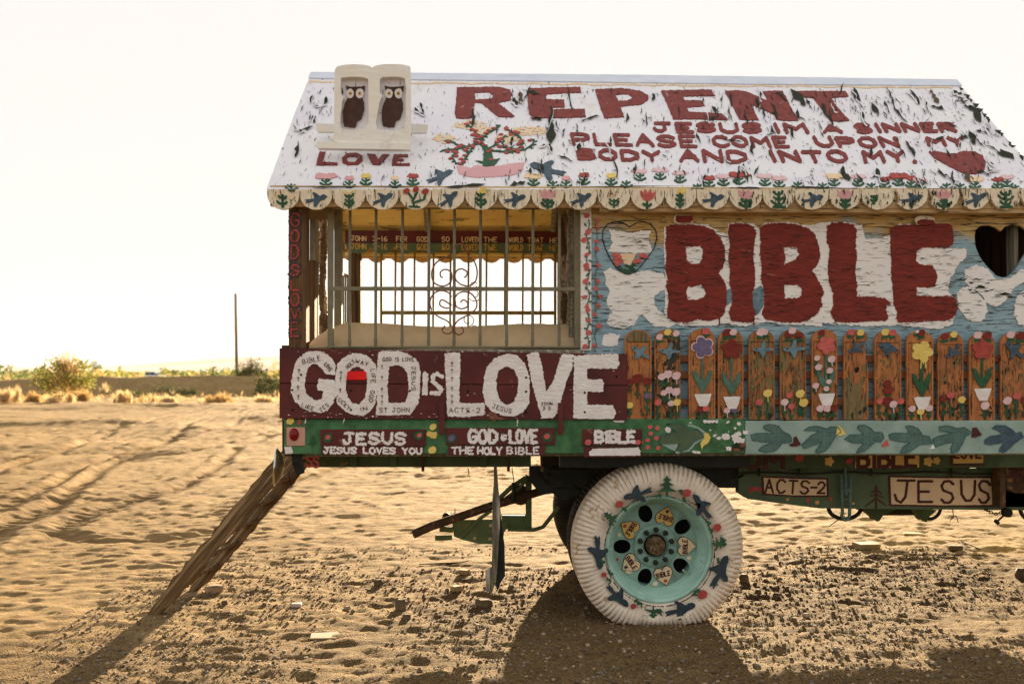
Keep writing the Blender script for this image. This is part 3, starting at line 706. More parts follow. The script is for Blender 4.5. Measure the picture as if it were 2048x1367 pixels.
for (x, y, ln, wd, a) in [(1105,235,46,10,88),(1101,275,60,12,95),(1098,300,22,6,80),(1042,198,36,7,70),(1028,208,24,7,60),(1066,190,34,7,10),(1140,196,60,3,80),(1150,262,26,2,85),(1231,345,56,3,78),(1215,305,34,3,80),(1072,239,26,5,-8),(1160,295,20,6,90),(1712,196,40,8,66),(1725,240,36,9,62),(1745,222,34,7,60),(1590,200,46,9,62),(1830,195,38,7,58),(1875,220,30,9,20),(1868,196,34,7,65),(1950,230,44,10,50),(1915,192,30,8,40),(1790,215,40,6,62),(1650,225,36,6,55),(1690,350,34,8,70),(1760,355,38,10,60),(1820,300,40,7,62),(1945,275,34,8,55),(2010,315,36,8,40),(1935,355,30,8,50),(650,205,20,7,100),(621,200,22,5,100),(760,188,14,5,90),(838,228,30,6,40),(845,218,24,5,60),(1490,355,30,3,60),(1060,345,16,4,90),(1548,262,26,5,60),(1180,240,40,3,-4)]:
    crack(mb, lip, x, y, ln, wd, R(a), .0095, ROOF, rnd)
# gap along the eave where the covering has lifted
for (x, y, ln, wd, a) in [(930,374,86,5,-4),(1035,372,34,7,-6),(645,374,50,3,4),(1500,378,60,3,2),(1630,379,150,2.5,1),(700,377,300,1.5,0),(1250,377,260,1.5,0),(1900,380,180,2.2,0),(590,300,36,6,-88),(600,258,26,5,6),(614,262,30,3,0)]:
    crack(mb, lip, x, y, ln, wd, R(a), .0098, ROOF, rnd)
tmb('paint_cracks', mb, [M['crack'], M['crackbrown']], 0, roof, kind='stuff')
tmb('curled_paint_flakes', lip, M['roof_white'], 0, roof, kind='stuff')
# jagged scraps of covering along the right gable edge
mb = MB()
for i in range(22):
    u = rnd.random(); x = 1920 + 185*u; y = 172 + 207*u
    p = ROOF([x-9*rnd.random()-4, x+rnd.uniform(0, 6), x-2], [y-2, y+rnd.uniform(-3, 3), y+rnd.uniform(4, 11)], 0)
    hh = rnd.uniform(.001, .005); mb.prism(p + rn*hh, -rn*.004)
tmb('roofing_scraps', mb, M['crack'], 0, roof, kind='stuff')

# ---- eave board, scallops and what is painted on them
sb = [534, 599, 665, 731, 798, 863, 930, 996, 1062, 1128, 1195, 1261, 1329, 1393, 1458.5, 1525, 1590, 1658, 1723, 1789, 1856, 1919, 1981, 2042, 2106]
mb = MB(); mb.pbox(540, 377, 2106, 412, YE + .012, YE + .045)
fas = tmb('eave_board', mb, M['fascia'])
PS = planeY(YE - .018)
motif = 'P B Rr B F3 B Y B Tp B G Tr Y B Tp G2 B Tp G3 B Tp B G2 B'.split()
for i in range(len(sb)-1):
    x0, x1 = sb[i]+.6, sb[i+1]-.6; cx = (x0+x1)/2; w = (x1-x0)/2
    pts = [(x0, 378 + .6*math.sin(i)), (x1, 378)] + [(cx + w*math.cos(a), 389 + 30*math.sin(a)) for a in np.linspace(.0, math.pi, 15)]
    ch = [('P', [(x0+4, 378), (x0+9, 396), (x0+7, 412), (x0-2, 416), (x0-4, 378)]), ('P', [(x1-14, 415), (x1-4, 404), (x1-7, 422), (x1-16, 424)])] if i in (19, 20, 21) else None
    mbs = MB(); sheet(mbs, PS, [('P', pts)], 0, res=1.8, h=0, t=.022, rag=.8 if i < 18 else 1.6, rs=5, minus=ch)
    sc = tmb('scallop', mbs, M['cream'], 0)
    k = motif[i % len(motif)]; y = 397
    if k == 'B': L = [(M['blue_bird'], bird(cx+1, y+1, 23, -.5 + .25*math.sin(i*2.1), 1, 20))]
    elif k == 'P': L = [(M['peach'], rose(cx-8, y-8, 9) + rose(cx+17, y-4, 7)), (M['green'], sprig(cx-1, y-6, y+17, 13, 5, 2))]
    elif k == 'Rr': L = [(M['yellow'], [('L', [(cx+14*math.cos(a), y-17+10*math.sin(a)) for a in np.linspace(0, 3.14, 8)], 1.8), ('L', [(cx+7*math.cos(a), y-16+5*math.sin(a)) for a in np.linspace(0, 3.14, 8)], 1.6)], dict(worn=.25)), (M['green'], sprig(cx, y-6, y+18, 10, 5, 3))]
    elif k == 'F3': L = [(M['green'], [('L', [(cx-2, y+16), (cx-6, y-2), (cx-15, y-12)], 4), ('L', [(cx-5, y+4), (cx+4, y-12)], 4), ('L', [(cx-2, y+8), (cx+17, y+2), (cx+20, y-8)], 4), ('L', [(cx-12, y+16), (cx+8, y+17)], 4)]), (M['red'], rose(cx-17, y-15, 5.5) + rose(cx+1, y-18, 5.5) + rose(cx+20, y-14, 6))]
    elif k == 'Y': L = [(M['yellow'], rose(cx+2, y-14, 8)), (M['green'], sprig(cx-1, y-9, y+18, 11, 5, 3))]
    elif k == 'Tp': L = [(M['pink'], tulip(cx, y-8, 18, 0, 12)), (M['green'], sprig(cx, y+3, y+19, 12, 6, 2))]
    elif k == 'Tr': L = [(M['coral'], tulip(cx, y-6, 18, .1, 14)), (M['green'], sprig(cx-1, y+8, y+20, 13, 5, 1))]
    elif k == 'G': L = [(M['peach'], rose(cx-4, y-10, 9), dict(worn=.45)), (M['green'], sprig(cx, y+2, y+18, 13, 4, 2))]
    elif k == 'G2': L = [(M['green'], sprig(cx, y-12, y+16, 17, 5, 3) + [('L', [(cx-10, y+17), (cx+11, y+17)], 6)])]
    else: L = [(M['green'], sprig(cx-8, y-5, y+10, 10, 5, 2))]
    for q2 in L:
        pass
    art('painted_' + {'B': 'bird'}.get(k, 'flower'), sc, PS, [(a[0], a[1], dict(rag=1.0, rs=2.6, h=.003+.0018*j, **(a[2] if len(a) > 2 else {}))) for j, a in enumerate(L)], .95)
mb = MB(); lip = MB()
for i in range(420):
    x = rnd.uniform(540, 2100); y = rnd.uniform(381, 414)
    if rnd.random() > (.25 + .6*(x-540)/1560): continue
    crack(mb, lip, x, y, rnd.uniform(4, 18), rnd.uniform(.6, 1.5)*(1+.8*(x > 1500)), R(rnd.gauss(90, 8)), .007, PS, rnd)
tmb('scallop_cracks', mb, [M['crack'], M['crackbrown']], 0, fas, kind='stuff')
# batten under the eave board over the house wall
mb = MB(); mb.pbox(1200, 412, 2100, 423, YE + .02, .0)
tmb('soffit_batten', mb, M['fascia'])

# ---- house wall with its heart window
PW = planeY(0.0)
c6 = lambda p: S(4.452, 1180, 400, p)
c7 = lambda p: S(4.556, 1600, 400, p)
hw = c7([(1590,330),(1600,270),(1650,232),(1730,228),(1790,255),(1828,285),(1870,240),(1940,222),(2020,240),(2080,290),(2095,380),(2070,470),(2010,560),(1960,640),(1900,695),(1850,706),(1790,690),(1700,600),(1640,520),(1600,430)])
mb = MB()
sheet(mb, PW, [('P', [(1166, 400), (2062, 400), (2062, 842), (1166, 842)])], 0, res=4, h=0, t=.022, minus=[('P', hw)])

mb = MB()
sheet(mb, PW, [('P', [(1166, 400), (2062, 400), (2062, 842), (1166, 842)])], 0, res=2.0, h=0, t=.022, minus=[('P', hw)])
wall = tmb('house_wall', mb, M['wall'], 0)
# room behind the wall: partition, far wall, end wall, a pale stud seen through the heart
ZB = 1.0
mb = MB(); mb.box((P1(1170, 700, 0)[0], .06, ZB), (P1(1170, 700, 0)[0]+.03, 2.33, 2.52)); tmb('partition_wall', mb, M['rotten_wood'])
mb = MB(); mb.box((P1(1170, 700, 0)[0], 2.31, ZB), (XR, 2.34, 2.5)); tmb('house_wall', mb, M['greasy'], label='far side wall of the painted house')  # black colour puts the room's shade behind the heart window into the wall
mb = MB(); mb.box((XR, 0.0, ZB), (XR+.03, 2.34, 2.5)); mb.prism([np.array((XR, .0, 2.5)), np.array((XR, 2.34, 2.5)), np.array((XR, YR, ZR-.06))], (.03, 0, 0)); tmb('end_wall', mb, M['post_wood'])  # dark brown too, so the inside looks shaded through the heart
mb = MB(); mb.box((.45, 0.03, .98), (XR, 2.31, 1.0)); mb.box((-1.3, .03, .98), (.45, 2.31, 1.0)); tmb('bed_floor', mb, M['grey_wood'])
mb = MB(); mb.pbox(2028, 430, 2037, 840, .05, .14); tmb('wall_stud', mb, M['grey_wood'])
# cloud patches of white paint
WN = [0]
def W(name, mat, pts, rag=2.5, rs=7, h=.003, proj=PW, parent=None, **k):
    h += WN[0]*.0004
    for p in pts: WN[0] += 1; art(name, parent or wall, proj, [(M[mat], [('P', p)], dict(h=h, rag=rag, rs=rs, t=.004, **k))], 1.6)
W('white_cloud', 'white_patch', [c6([(125,640),(180,605),(260,640),(330,665),(420,640),(540,620),(650,660),(690,720),(690,790),(620,810),(570,850),(575,940),(640,1010),(690,1060),(760,1100),(700,1130),(560,1120),(500,1060),(470,1020),(430,1040),(400,1100),(300,1145),(200,1130),(150,1090),(185,1000),(140,900),(175,820),(140,740)]),
  c6([(130,1200),(200,1190),(265,1205),(240,1290),(170,1305),(95,1290)]),
  c6([(170,268),(270,275),(355,292),(440,275),(545,268),(520,350),(560,465),(380,472),(155,462),(200,380)])])
W('white_cloud', 'white_patch', [c6([(660,230),(900,210),(1050,220),(1160,290),(1220,300),(1230,215),(1290,200),(1460,210),(1500,260),(1560,205),(1760,195),(1960,230),(2048,300),(2060,1120),(1900,1110),(1700,1105),(1560,1080),(1480,1110),(1370,1120),(1180,1100),(1060,1120),(840,1120),(700,1080),(660,1000),(670,700),(660,500)])], 2.5)
W('white_cloud', 'white_patch', [c7([(0,240),(90,230),(240,205),(400,200),(560,230),(590,360),(800,330),(860,230),(1010,215),(1100,430),(1300,440),(1500,440),(1520,500),(1420,620),(1360,740),(1340,830),(1400,900),(1425,1000),(1380,1130),(1250,1180),(1100,1160),(900,1140),(600,1150),(300,1130),(100,1110),(0,1110)]),
  c7([(1500,640),(1600,590),(1700,620),(1780,720),(1900,720),(2000,640),(2090,620),(2090,730),(1960,790),(1880,900),(1780,980),(1700,940),(1640,880),(1560,790),(1480,790),(1430,850),(1440,980),(1500,1060),(1570,1110),(1660,1100),(1710,1010),(1690,930),(1650,860),(1500,750)]),
  c7([(1960,900),(2020,830),(2110,790),(2110,1160),(1990,1140),(1950,1050)])], 2.5)
# blue remnants between the letters
W('blue_patch', 'blue_sky', [c6([(1215,800),(1255,780),(1266,900),(1215,940)]), c6([(1448,800),(1520,760),(1548,800),(1540,950),(1480,1030),(1440,950)])], 1, 5, .005)
# BIBLE
B1 = ('P', c6([(675,240),(720,222),(900,222),(1000,232),(1090,265),(1160,340),(1195,430),(1200,520),(1180,600),(1140,650),(1190,720),(1215,800),(1210,930),(1190,1010),(1150,1050),(1060,1075),(960,1060),(860,1090),(760,1085),(690,1050),(685,980),(700,900),(695,820),(675,780),(690,700),(670,600),(680,500),(670,400),(680,300)]),
  [c6([(850,415),(980,412),(1005,440),(1000,530),(970,570),(900,570),(862,540),(850,480)]), c6([(855,790),(870,775),(985,755),(1020,790),(1030,830),(1010,870),(960,885),(870,890),(855,840)])])
I1 = ('P', c6([(1225,290),(1240,225),(1290,208),(1400,215),(1455,240),(1475,300),(1455,400),(1450,520),(1465,620),(1465,760),(1440,830),(1450,940),(1470,1010),(1455,1085),(1390,1090),(1310,1080),(1250,1070),(1235,1000),(1260,930),(1265,860),(1240,740),(1245,640),(1230,500),(1245,400)]))
b2 = c6([(1505,250),(1560,215),(1700,205),(1850,220)]) + c7([(60,255),(130,310),(160,400),(182,500),(150,590),(105,640),(150,710),(190,780),(215,840),(190,890),(200,950),(150,1040),(90,1075)]) + c6([(1960,1060),(1860,1090),(1700,1085),(1560,1060),(1525,1010),(1550,960),(1548,800),(1520,700),(1530,600),(1510,480),(1520,380)])
B2 = ('P', b2, [c6([(1715,420),(1830,420),(1860,480),(1830,530),(1725,575),(1735,500)]), c6([(1725,755),(1850,755),(1890,800),(1880,850),(1850,870),(1730,878)])])
L1 = ('P', c7([(245,240),(290,208),(400,208),(480,225),(515,280),(500,400),(515,520),(495,650),(515,780),(510,880),(600,880),(680,885),(780,900),(820,940),(785,960),(775,1000),(800,1060),(790,1095),(700,1100),(560,1110),(400,1115),(310,1105),(275,1020),(300,960),(300,860),(260,740),(250,600),(270,440),(240,380)]))
E1 = ('P', c7([(820,250),(870,235),(1040,225),(1200,215),(1360,220),(1385,250),(1395,380),(1350,430),(1200,430),(1100,435),(1060,470),(1050,560),(1100,590),(1200,595),(1230,650),(1250,710),(1220,790),(1130,795),(1060,790),(1055,870),(1200,880),(1370,875),(1415,905),(1430,990),(1400,1060),(1350,1095),(1200,1100),(1050,1110),(900,1115),(875,1080),(880,1020),(850,950),(845,820),(830,700),(830,560),(820,400)]))
for nm, g in (('letter_b', B1), ('letter_i', I1), ('letter_b', B2), ('letter_l', L1), ('letter_e', E1)):
    art(nm, wall, PW, [(M['red'], [g], dict(h=.0055, rag=3.6, rs=2.6, t=.003)), (M['maroon'], [g], dict(h=.008, rag=2.2, rs=2.6, t=.004, relief=.002))], 1.3)
mb = MB(); lip = MB()
for i in range(760):
    x = rnd.uniform(1190, 2055); y = rnd.uniform(430, 665)
    if vn(x/70, y/22, 61) < .40 and rnd.random() < .8: continue
    if sdf([('P', hw)], np.array([[x]]), np.array([[y]]))[0, 0] < 14: continue
    if x > 1880 and 555 < y < 600: crack(mb, lip, x, y, rnd.uniform(8, 30), rnd.uniform(1.0, 3.2), R(rnd.gauss(0, 4)), .0112, PW, rnd)
    else: crack(mb, lip, x, y, rnd.uniform(5, 26), rnd.uniform(.4, 1.25), R(rnd.gauss(0, 4)), .0112, PW, rnd)
tmb('paint_cracks', mb, [M['crack'], M['crackbrown']], 0, wall, kind='stuff')
# drips, the maroon blobs of the latches above the word
art('paint_drip', wall, PW, [(M['maroon'], [('L', c6([(1150,1050),(1150,1110)]), 2.2), ('L', c6([(1455,1080),(1455,1112)]), 2), ('L', c6([(832,1080),(832,1102)]), 1.5)], dict(h=.009))], .8)
art('latch_board', truck, PW, [(M['cream'], [('P', c6([(745,200),(745,150),(765,135),(905,138),(912,205),(890,212),(770,215)]))], dict(h=.018, t=.016)), (M['maroon'], [('P', c6([(755,185),(762,142),(905,142),(910,185),(880,208),(780,208)]))], dict(h=.021, rag=1))], 1.2)
art('latch_board', truck, PW, [(M['cream'], [('P', c7([(1035,190),(1045,160),(1080,148),(1150,148),(1210,165),(1215,210),(1060,232)]))], dict(h=.018, t=.016)), (M['maroon'], [('P', c7([(1050,195),(1090,180),(1205,185),(1212,222),(1120,235),(1060,228)]))], dict(h=.021, rag=1))], 1.2)
# painted heart
hh_ = c6([(352,240),(420,200),(480,192),(540,215),(585,270),(595,340),(570,430),(520,500),(450,590),(400,640),(350,662),(300,655),(240,610),(190,540),(140,440),(110,350),(115,270),(155,215),(220,192),(290,200),(352,240)])
fl = []
for x, y in ((215,488),(250,492),(225,525),(262,510),(275,545),(245,575),(232,550),(455,492),(490,505),(475,490),(430,535),(400,548),(438,545)): fl += rose(*c6([(x, y)])[0], 4.2)
lv = []
for x, y, a in ((340,590,.4),(375,585,-.5),(300,625,.1),(350,630,0),(390,620,.6),(270,605,.8),(330,650,0)): lv.append(('C', *c6([(x, y)])[0], 7, 3, a))
art('painted_heart', wall, PW, [(M['peach'], [('P', c6([(262,476),(412,476),(370,560),(345,600),(300,560)]))], dict(h=.0045, rag=1)), (M['black'], [('L', hh_, 1.6)], dict(h=.0052, rag=.4)), (M['coral'], fl, dict(h=.0056, rag=.8)), (M['green'], lv, dict(h=.006, rag=.8))], .9)
# climbing roses on the corner strip
mb = MB(); mb.pbox(1162, 413, 1183, 701, -.012, .05); strip = tmb('corner_board', mb, M['white_patch'])
PC = planeY(-.012)
st_ = []; rs_ = []
r2 = random.Random(5)
for y in (430, 462, 480, 506, 532, 540, 560, 592, 615, 622, 638, 665, 690):
    rs_ += rose(1172 + r2.uniform(-4, 5), y + r2.uniform(-3, 3), r2.uniform(4.0, 5.6))
st_.append(('L', [(1176 + 3*math.sin(y*.13), y) for y in range(440, 700, 8)], 2.4))
for y in range(450, 695, 9): st_.append(('C', 1176 + 5*math.sin(y*1.7), y, 4, 2, y))
art('painted_rose_vine', strip, PC, [(M['green_pale'], st_, dict(h=.003, rag=.8)), (M['coral'], rs_, dict(h=.005, rag=.9, rs=2))], .9)
st_ = [('L', [(1192 + 2.5*math.sin(y*.11), y) for y in range(436, 700, 8)], 1.1)]; rs_ = []
for x, y in ((1194,440),(1194,455),(1192,482),(1193,497),(1196,530),(1195,562),(1191,576),(1199,592),(1196,610),(1189,628),(1198,650),(1196,652),(1188,690),(1180,692)):
    rs_ += [('C', x, y, 3.2, 4.6, y), ('C', x+2, y+2, 3, 3)]; st_.append(('L', [(x, y+4), (1192, y+12)], 1.0))
art('painted_rose_vine', wall, PW, [(M['green_pale'], st_, dict(h=.004, rag=.3)), (M['coral'], rs_, dict(h=.005, rag=.9, rs=2))], .9)

# ---- pickets and their rails
PP = planeY(-.055)
for (y0, y1, t_) in ((710, 724, 0), (742, 757, 1), (797, 810, 2)):
    mb = MB(); mb.pbox(1254, y0, 2060, y1, -.030, -.005); tmb('picket_rail', mb, M['rail_brown'])
pk = [(1276.5,53,659,0),(1335,52,658,1),(1404,53,657,0),(1461.5,51,659,2),(1523.5,52,659,3),(1586,52,658,3),(1649,51,658,0),(1712,49,659,2),(1776,53,660,0),(1840,53,661,0),(1901,51,664,2),(1964,51,665,0),(2027,52,664,2)]
GR = M['crackbrown']
rk = random.Random(21)
def low(cx, items, h=.006):
    L = []
    for (c, dx, y, r, st) in items:
        L.append((M['green'], sprig(cx+dx, y+r*.6, y+st, 6, 3.4, 2, 0), dict(h=h, rag=1.4, rs=3)))
    for (c, dx, y, r, st) in items:
        L.append((M[c], rose(cx+dx, y, r), dict(h=h+.002, rag=.8, rs=2.5)))
        if rk.random() < .45: L.append((M[c], [('L', [(cx+dx, y), (cx+dx+1, y+r+rk.uniform(4, 14))], 1.6)], dict(h=h+.002)))
    return L
for i, (cx, w, yt, mi) in enumerate(pk):
    yb = 838 + (cx-1276)*.003; r_ = w/2
    pts = [(cx-r_, yb), (cx-r_, yt+24)] + [(cx - r_*math.cos(a), yt + 24 - 24*math.sin(a)**.9) for a in np.linspace(.15, math.pi-.15, 13)] + [(cx+r_, yt+24), (cx+r_, yb)]
    if i == 7: pts = pts[:-2] + [(cx+r_-10, yt+24), (cx+r_-8, yt+34), (cx+r_-3, yt+58), (cx+r_, yt+85), (cx+r_, yb)]
    mbs = MB(); sheet(mbs, PP, [('P', pts)], 0, res=2.0, h=0, t=.022, rag=.5, rs=8, seed=i*9)
    p_ = tmb('picket', mbs, M['picket'][mi], 0)
    A = lambda nm, L: art(nm, p_, PP, L, .9)
    mb = MB(); lip = MB()
    for _ in range(26 if i not in (0, 2, 9, 11) else 12):
        crack(mb, lip, cx + rk.uniform(-r_+4, r_-4), rk.uniform(yt+20, 832), rk.uniform(5, 28), rk.uniform(.5, 1.5), R(90 + rk.gauss(0, 3)), .0016 + .0001*_, PP, rk)
    for _ in range(5): crack(mb, lip, cx + rk.uniform(-r_+4, r_-4), rk.uniform(815, 836), rk.uniform(8, 20), rk.uniform(2, 5), R(90 + rk.gauss(0, 8)), .0046 + .0001*_, PP, rk)
    tmb('wood_cracks', mb, [M['crack'], M['crackbrown']], 0, p_, kind='stuff')
    gl = [('L', [(cx-r_+4, 683.5-4+yt-659+4), (cx+r_-4, 683.5+yt-659)], 1.3), ('L', [(cx-r_+4, 683+yt-659), (cx-r_+4, 830)], .9), ('L', [(cx+r_-4, 683+yt-659), (cx+r_-4, 830)], .9)]
    for _ in range(5):
        gx = cx + rk.uniform(-r_+7, r_-7); gy = rk.uniform(690, 800); gl.append(('L', [(gx, gy), (gx+rk.uniform(-1, 1), gy+rk.uniform(8, 34))], rk.uniform(.5, 1.2)))
    A('routed_groove', [(M['crack'], gl, dict(h=.0015, rag=.4, t=.001))])
    # crown flowers
    crown = {0: [], 1: [('pale_pink',-16,674,6),('yellow',0,664,6.5),('pale_pink',17,667,6)], 2: [('coral',8,662,6.5)], 3: [('maroon',-8,665,8),('pale_pink',5,664,6.5)], 4: [('pale_pink',-2,664,8),('pale_pink',6,664,6)], 5: [('maroon',-8,668,8),('pale_pink',-2,661,7),('maroon',12,670,7)], 6: [('maroon',-6,665,6)], 7: [('coral',-10,664,6.5),('yellow',8,665,6.5)], 8: [('yellow',-6,664,7),('coral',9,665,6.5)], 9: [('maroon',2,665,7),('white_letter',-6,663,3)], 10: [('maroon',-12,672,7),('yellow',6,669,6.5)], 11: [('pale_pink',-9,670,7.5),('maroon',10,671,8)], 12: [('pale_pink',-6,669,7.5),('maroon',14,672,8)]}[i]
    L = []
    for c, dx, y, r in crown:
        L.append((M['green'], [('C', cx+dx, y+r+2, r*1.1, 3), ('C', cx+dx-4, y+r+4, 4, 2.5)], dict(h=.003, rag=1.5)))
    for c, dx, y, r in crown: L.append((M[c], rose(cx+dx, y, r), dict(h=.0045, rag=.8)))
    if L: A('painted_flower', L)
    if i == 0: art('bare_wood_patch', p_, PP, [(M['weathered'], [('P', [(cx-24, 682), (cx-24, 676), (cx-14, 664), (cx, 661), (cx+14, 664), (cx+24, 676), (cx+24, 682)])], dict(h=.002, rag=1, t=.001))], 1.4)
    # main motif: raised cut-out
    birds = {0: (1279,704,20,.6,-1), 1: (1337,702,20,.05,-1), 4: (1524,699,19,.0,-1), 5: (1586,698,21,-.05,-1), 7: (1713,695,19,-.55,-1), 8: (1776,698,22,.25,-1), 10: (1905,703,18,-.75,-1), 12: (2028,700,24,.75,-1)}
    if i in birds:
        bx, by, s_, ro, fl_ = birds[i]
        dk = 'blue_bird' if i in (7, 8, 10, 12) else 'blue_sky'
        if i in (0, 1, 4, 5):
            X_ = [(1,.02),(.8,-.16),(.6,-.22),(.4,-.2),(.12,-.3),(-.05,-.95),(-.28,-1.0),(-.3,-.5),(-.28,-.2),(-1.05,-.15),(-1.1,.08),(-.3,.22),(-.25,.6),(.0,1.0),(.15,.6),(.3,.25),(.6,.22),(.85,.12)]
            sh = [('P', T(X_, bx, by, s_*1.05, s_*.9, ro, fl_))]
        elif i == 8:
            sh = [('P', S(4.785, 1620, 640, [(648,240),(680,215),(740,215),(790,240),(850,290),(790,305),(755,310),(760,350),(745,352),(740,318),(725,345),(705,335),(725,312),(690,290),(670,255)]))]
        else: sh = bird(bx, by, s_, ro, fl_, s_*.95)
        A('bird_cutout', [(M['crack'], sh, dict(h=.001, rag=.3, t=.002)) if False else (M[dk], sh, dict(h=.010, t=.010, rag=.5, relief=.0015)), (M['black'], [('C', bx - s_*.62*math.cos(ro), by - s_*.62*math.sin(ro)*1 - 1, 1.6, 1.4)], dict(h=.012))])
    flw = {2: ('purple', 1405, 694, 19, -.6), 3: ('maroon', 1463, 698, 19, -1.57), 6: ('coral', 1652, 690, 17, -.8), 9: ('yellow', 1843, 703, 20, -1.2), 11: ('red', 1964, 699, 19, -1.57)}
    if i in flw:
        c, fx, fy, fr, ro = flw[i]
        if i == 2: A('flower_halo', [(M['pale_pink'], flower5(fx, fy, fr+2.5, 5, ro), dict(h=.008, t=.006, rag=.5))])
        A('flower_cutout', [(M[c], flower5(fx, fy, fr, 5, ro), dict(h=.011, t=.010, rag=.6, relief=.0015))])
        if i == 9: A('paint_drip', [(M['yellow'], [('L', [(fx-2, fy+16), (fx-3, fy+33)], 2), ('L', [(fx+6, fy+14), (fx+7, fy+32)], 2.4), ('L', [(fx+2, fy+14), (fx+2, fy+24)], 2)], dict(h=.011))])
        pty = {2: 788, 3: 793, 6: 787, 9: 794, 11: 777}[i]; g = {2: 'green_pale', 3: 'green_pale', 6: 'green_pale', 9: 'green', 11: 'green'}[i]
        ly = pty - (18 if i != 11 else 12)
        A('stem_cutout', [(M[g], [('L', [(fx, fy+fr*.8), (fx-1, (fy+ly)/2), (fx, pty+2)], 4.5 if i not in (9,) else 7),
           ('P', [(fx, pty), (fx-9, ly+2), (fx-16, ly-10), (fx-20, ly-30), (fx-13, ly-28), (fx-5, ly-12), (fx, ly-8)]),
           ('P', [(fx, pty), (fx+9, ly+2), (fx+16, ly-12), (fx+19, ly-31), (fx+12, ly-28), (fx+5, ly-12), (fx, ly-8)])], dict(h=.008, t=.007, rag=.5))])
        A('pot_cutout', [(M['white_letter'], [('P', [(fx-17, pty), (fx+17, pty-1), (fx+13, pty+14), (fx+9, pty+24), (fx-7, pty+24), (fx-12, pty+13)])], dict(h=.010, t=.008, rag=.7))])
    lows = {0: [('maroon',-2,757,10,40),('maroon',18,762,8,30),('maroon',-18,764,6,20),('purple',18,791,5.5,34),('yellow',-18,810,6.5,24)],
      1: [('pale_pink',-12,753,7,22),('pale_pink',0,748,8,24),('pale_pink',17,751,8,24),('pale_pink',-8,785,6,20),('pale_pink',2,780,7,24),('pale_pink',16,783,8,26),('coral',-20,804,6.5,32),('pale_pink',6,806,6,30),('yellow',18,804,7,32)],
      2: [('maroon',-5,819,6,18),('coral',7,817,6,20)], 3: [('pale_pink',-8,820,6,14),('purple',7,820,5.5,16)],
      4: [('coral',-6,804,6.5,32),('yellow',11,786,8,50)], 5: [('coral',-8,790,6,28),('pale_pink',-18,804,7,28),('coral',-4,812,6,24),('yellow',13,787,8,44),('yellow',20,805,8,26)],
      6: [('pale_pink',-16,716,5.5,16),('pale_pink',13,718,7,14),('pale_pink',-13,734,6.5,16),('pale_pink',9,741,6,16),('pale_pink',-19,771,6,16),('pale_pink',7,763,5,12),('pale_pink',2,777,5,10),('pale_pink',-10,816,7,20),('pale_pink',4,816,7,20),('maroon',17,815,7,20)],
      7: [], 8: [('maroon',-2,767,7,30),('maroon',0,780,9,30),('coral',-18,802,6,32),('maroon',-2,802,9,34),('pale_pink',9,808,7,30),('coral',24,802,6,34)],
      9: [('pale_pink',-17,817,6.5,20),('yellow',0,822,7,14),('pale_pink',17,816,6.5,20)], 10: [('maroon',-15,796,7,36),('coral',-1,790,6.5,44),('yellow',21,799,7,34)],
      11: [('pale_pink',5,811,8,26)], 12: [('pale_pink',-14,801,8,34),('coral',5,791,7,44),('maroon',22,800,8,34)]}[i]
    if lows:
        L = low(cx, lows)
        A('painted_flowers', L)
    if i == 7:
        art('bare_wood_patch', p_, PP, [(M['weathered'], [('P', [(cx-24,838),(cx-23,755),(cx-14,752),(cx-8,764),(cx+2,770),(cx+12,760),(cx+14,752),(cx+19,755),(cx+12,772),(cx+12,796),(cx+16,800),(cx+20,778),(cx+22,800),(cx+14,838)])], dict(h=.002, rag=2, t=.001))], 1.3)
        A('knot', [(M['picket'][3], [('L', [(cx+13*math.cos(a)-1, 737+14*math.sin(a)) for a in np.linspace(0, 6.28, 16)], 1.2), ('L', [(cx+8*math.cos(a)-1, 737+9*math.sin(a)) for a in np.linspace(0, 6.28, 16)], 1)], dict(h=.002)), (M['black'], [('C', cx+1, 739, 4.5, 5)], dict(h=.003, rag=.8))])
    if i in (1, 2, 4, 5, 8, 10, 12):
        sh = []
        for _ in range(16 if i != 1 else 30):
            sh.append(('C', cx+rk.uniform(-20, 20), rk.uniform(718, 832), rk.uniform(1, 3.5), rk.uniform(1.5, 6), rk.uniform(-.4, .4)))
        art('bare_wood_patch', p_, PP, [(M['crack'] if i in (1, 10) else M['weathered'], sh, dict(h=.0018, rag=2.2, rs=2.2, t=.001))], 1.1)

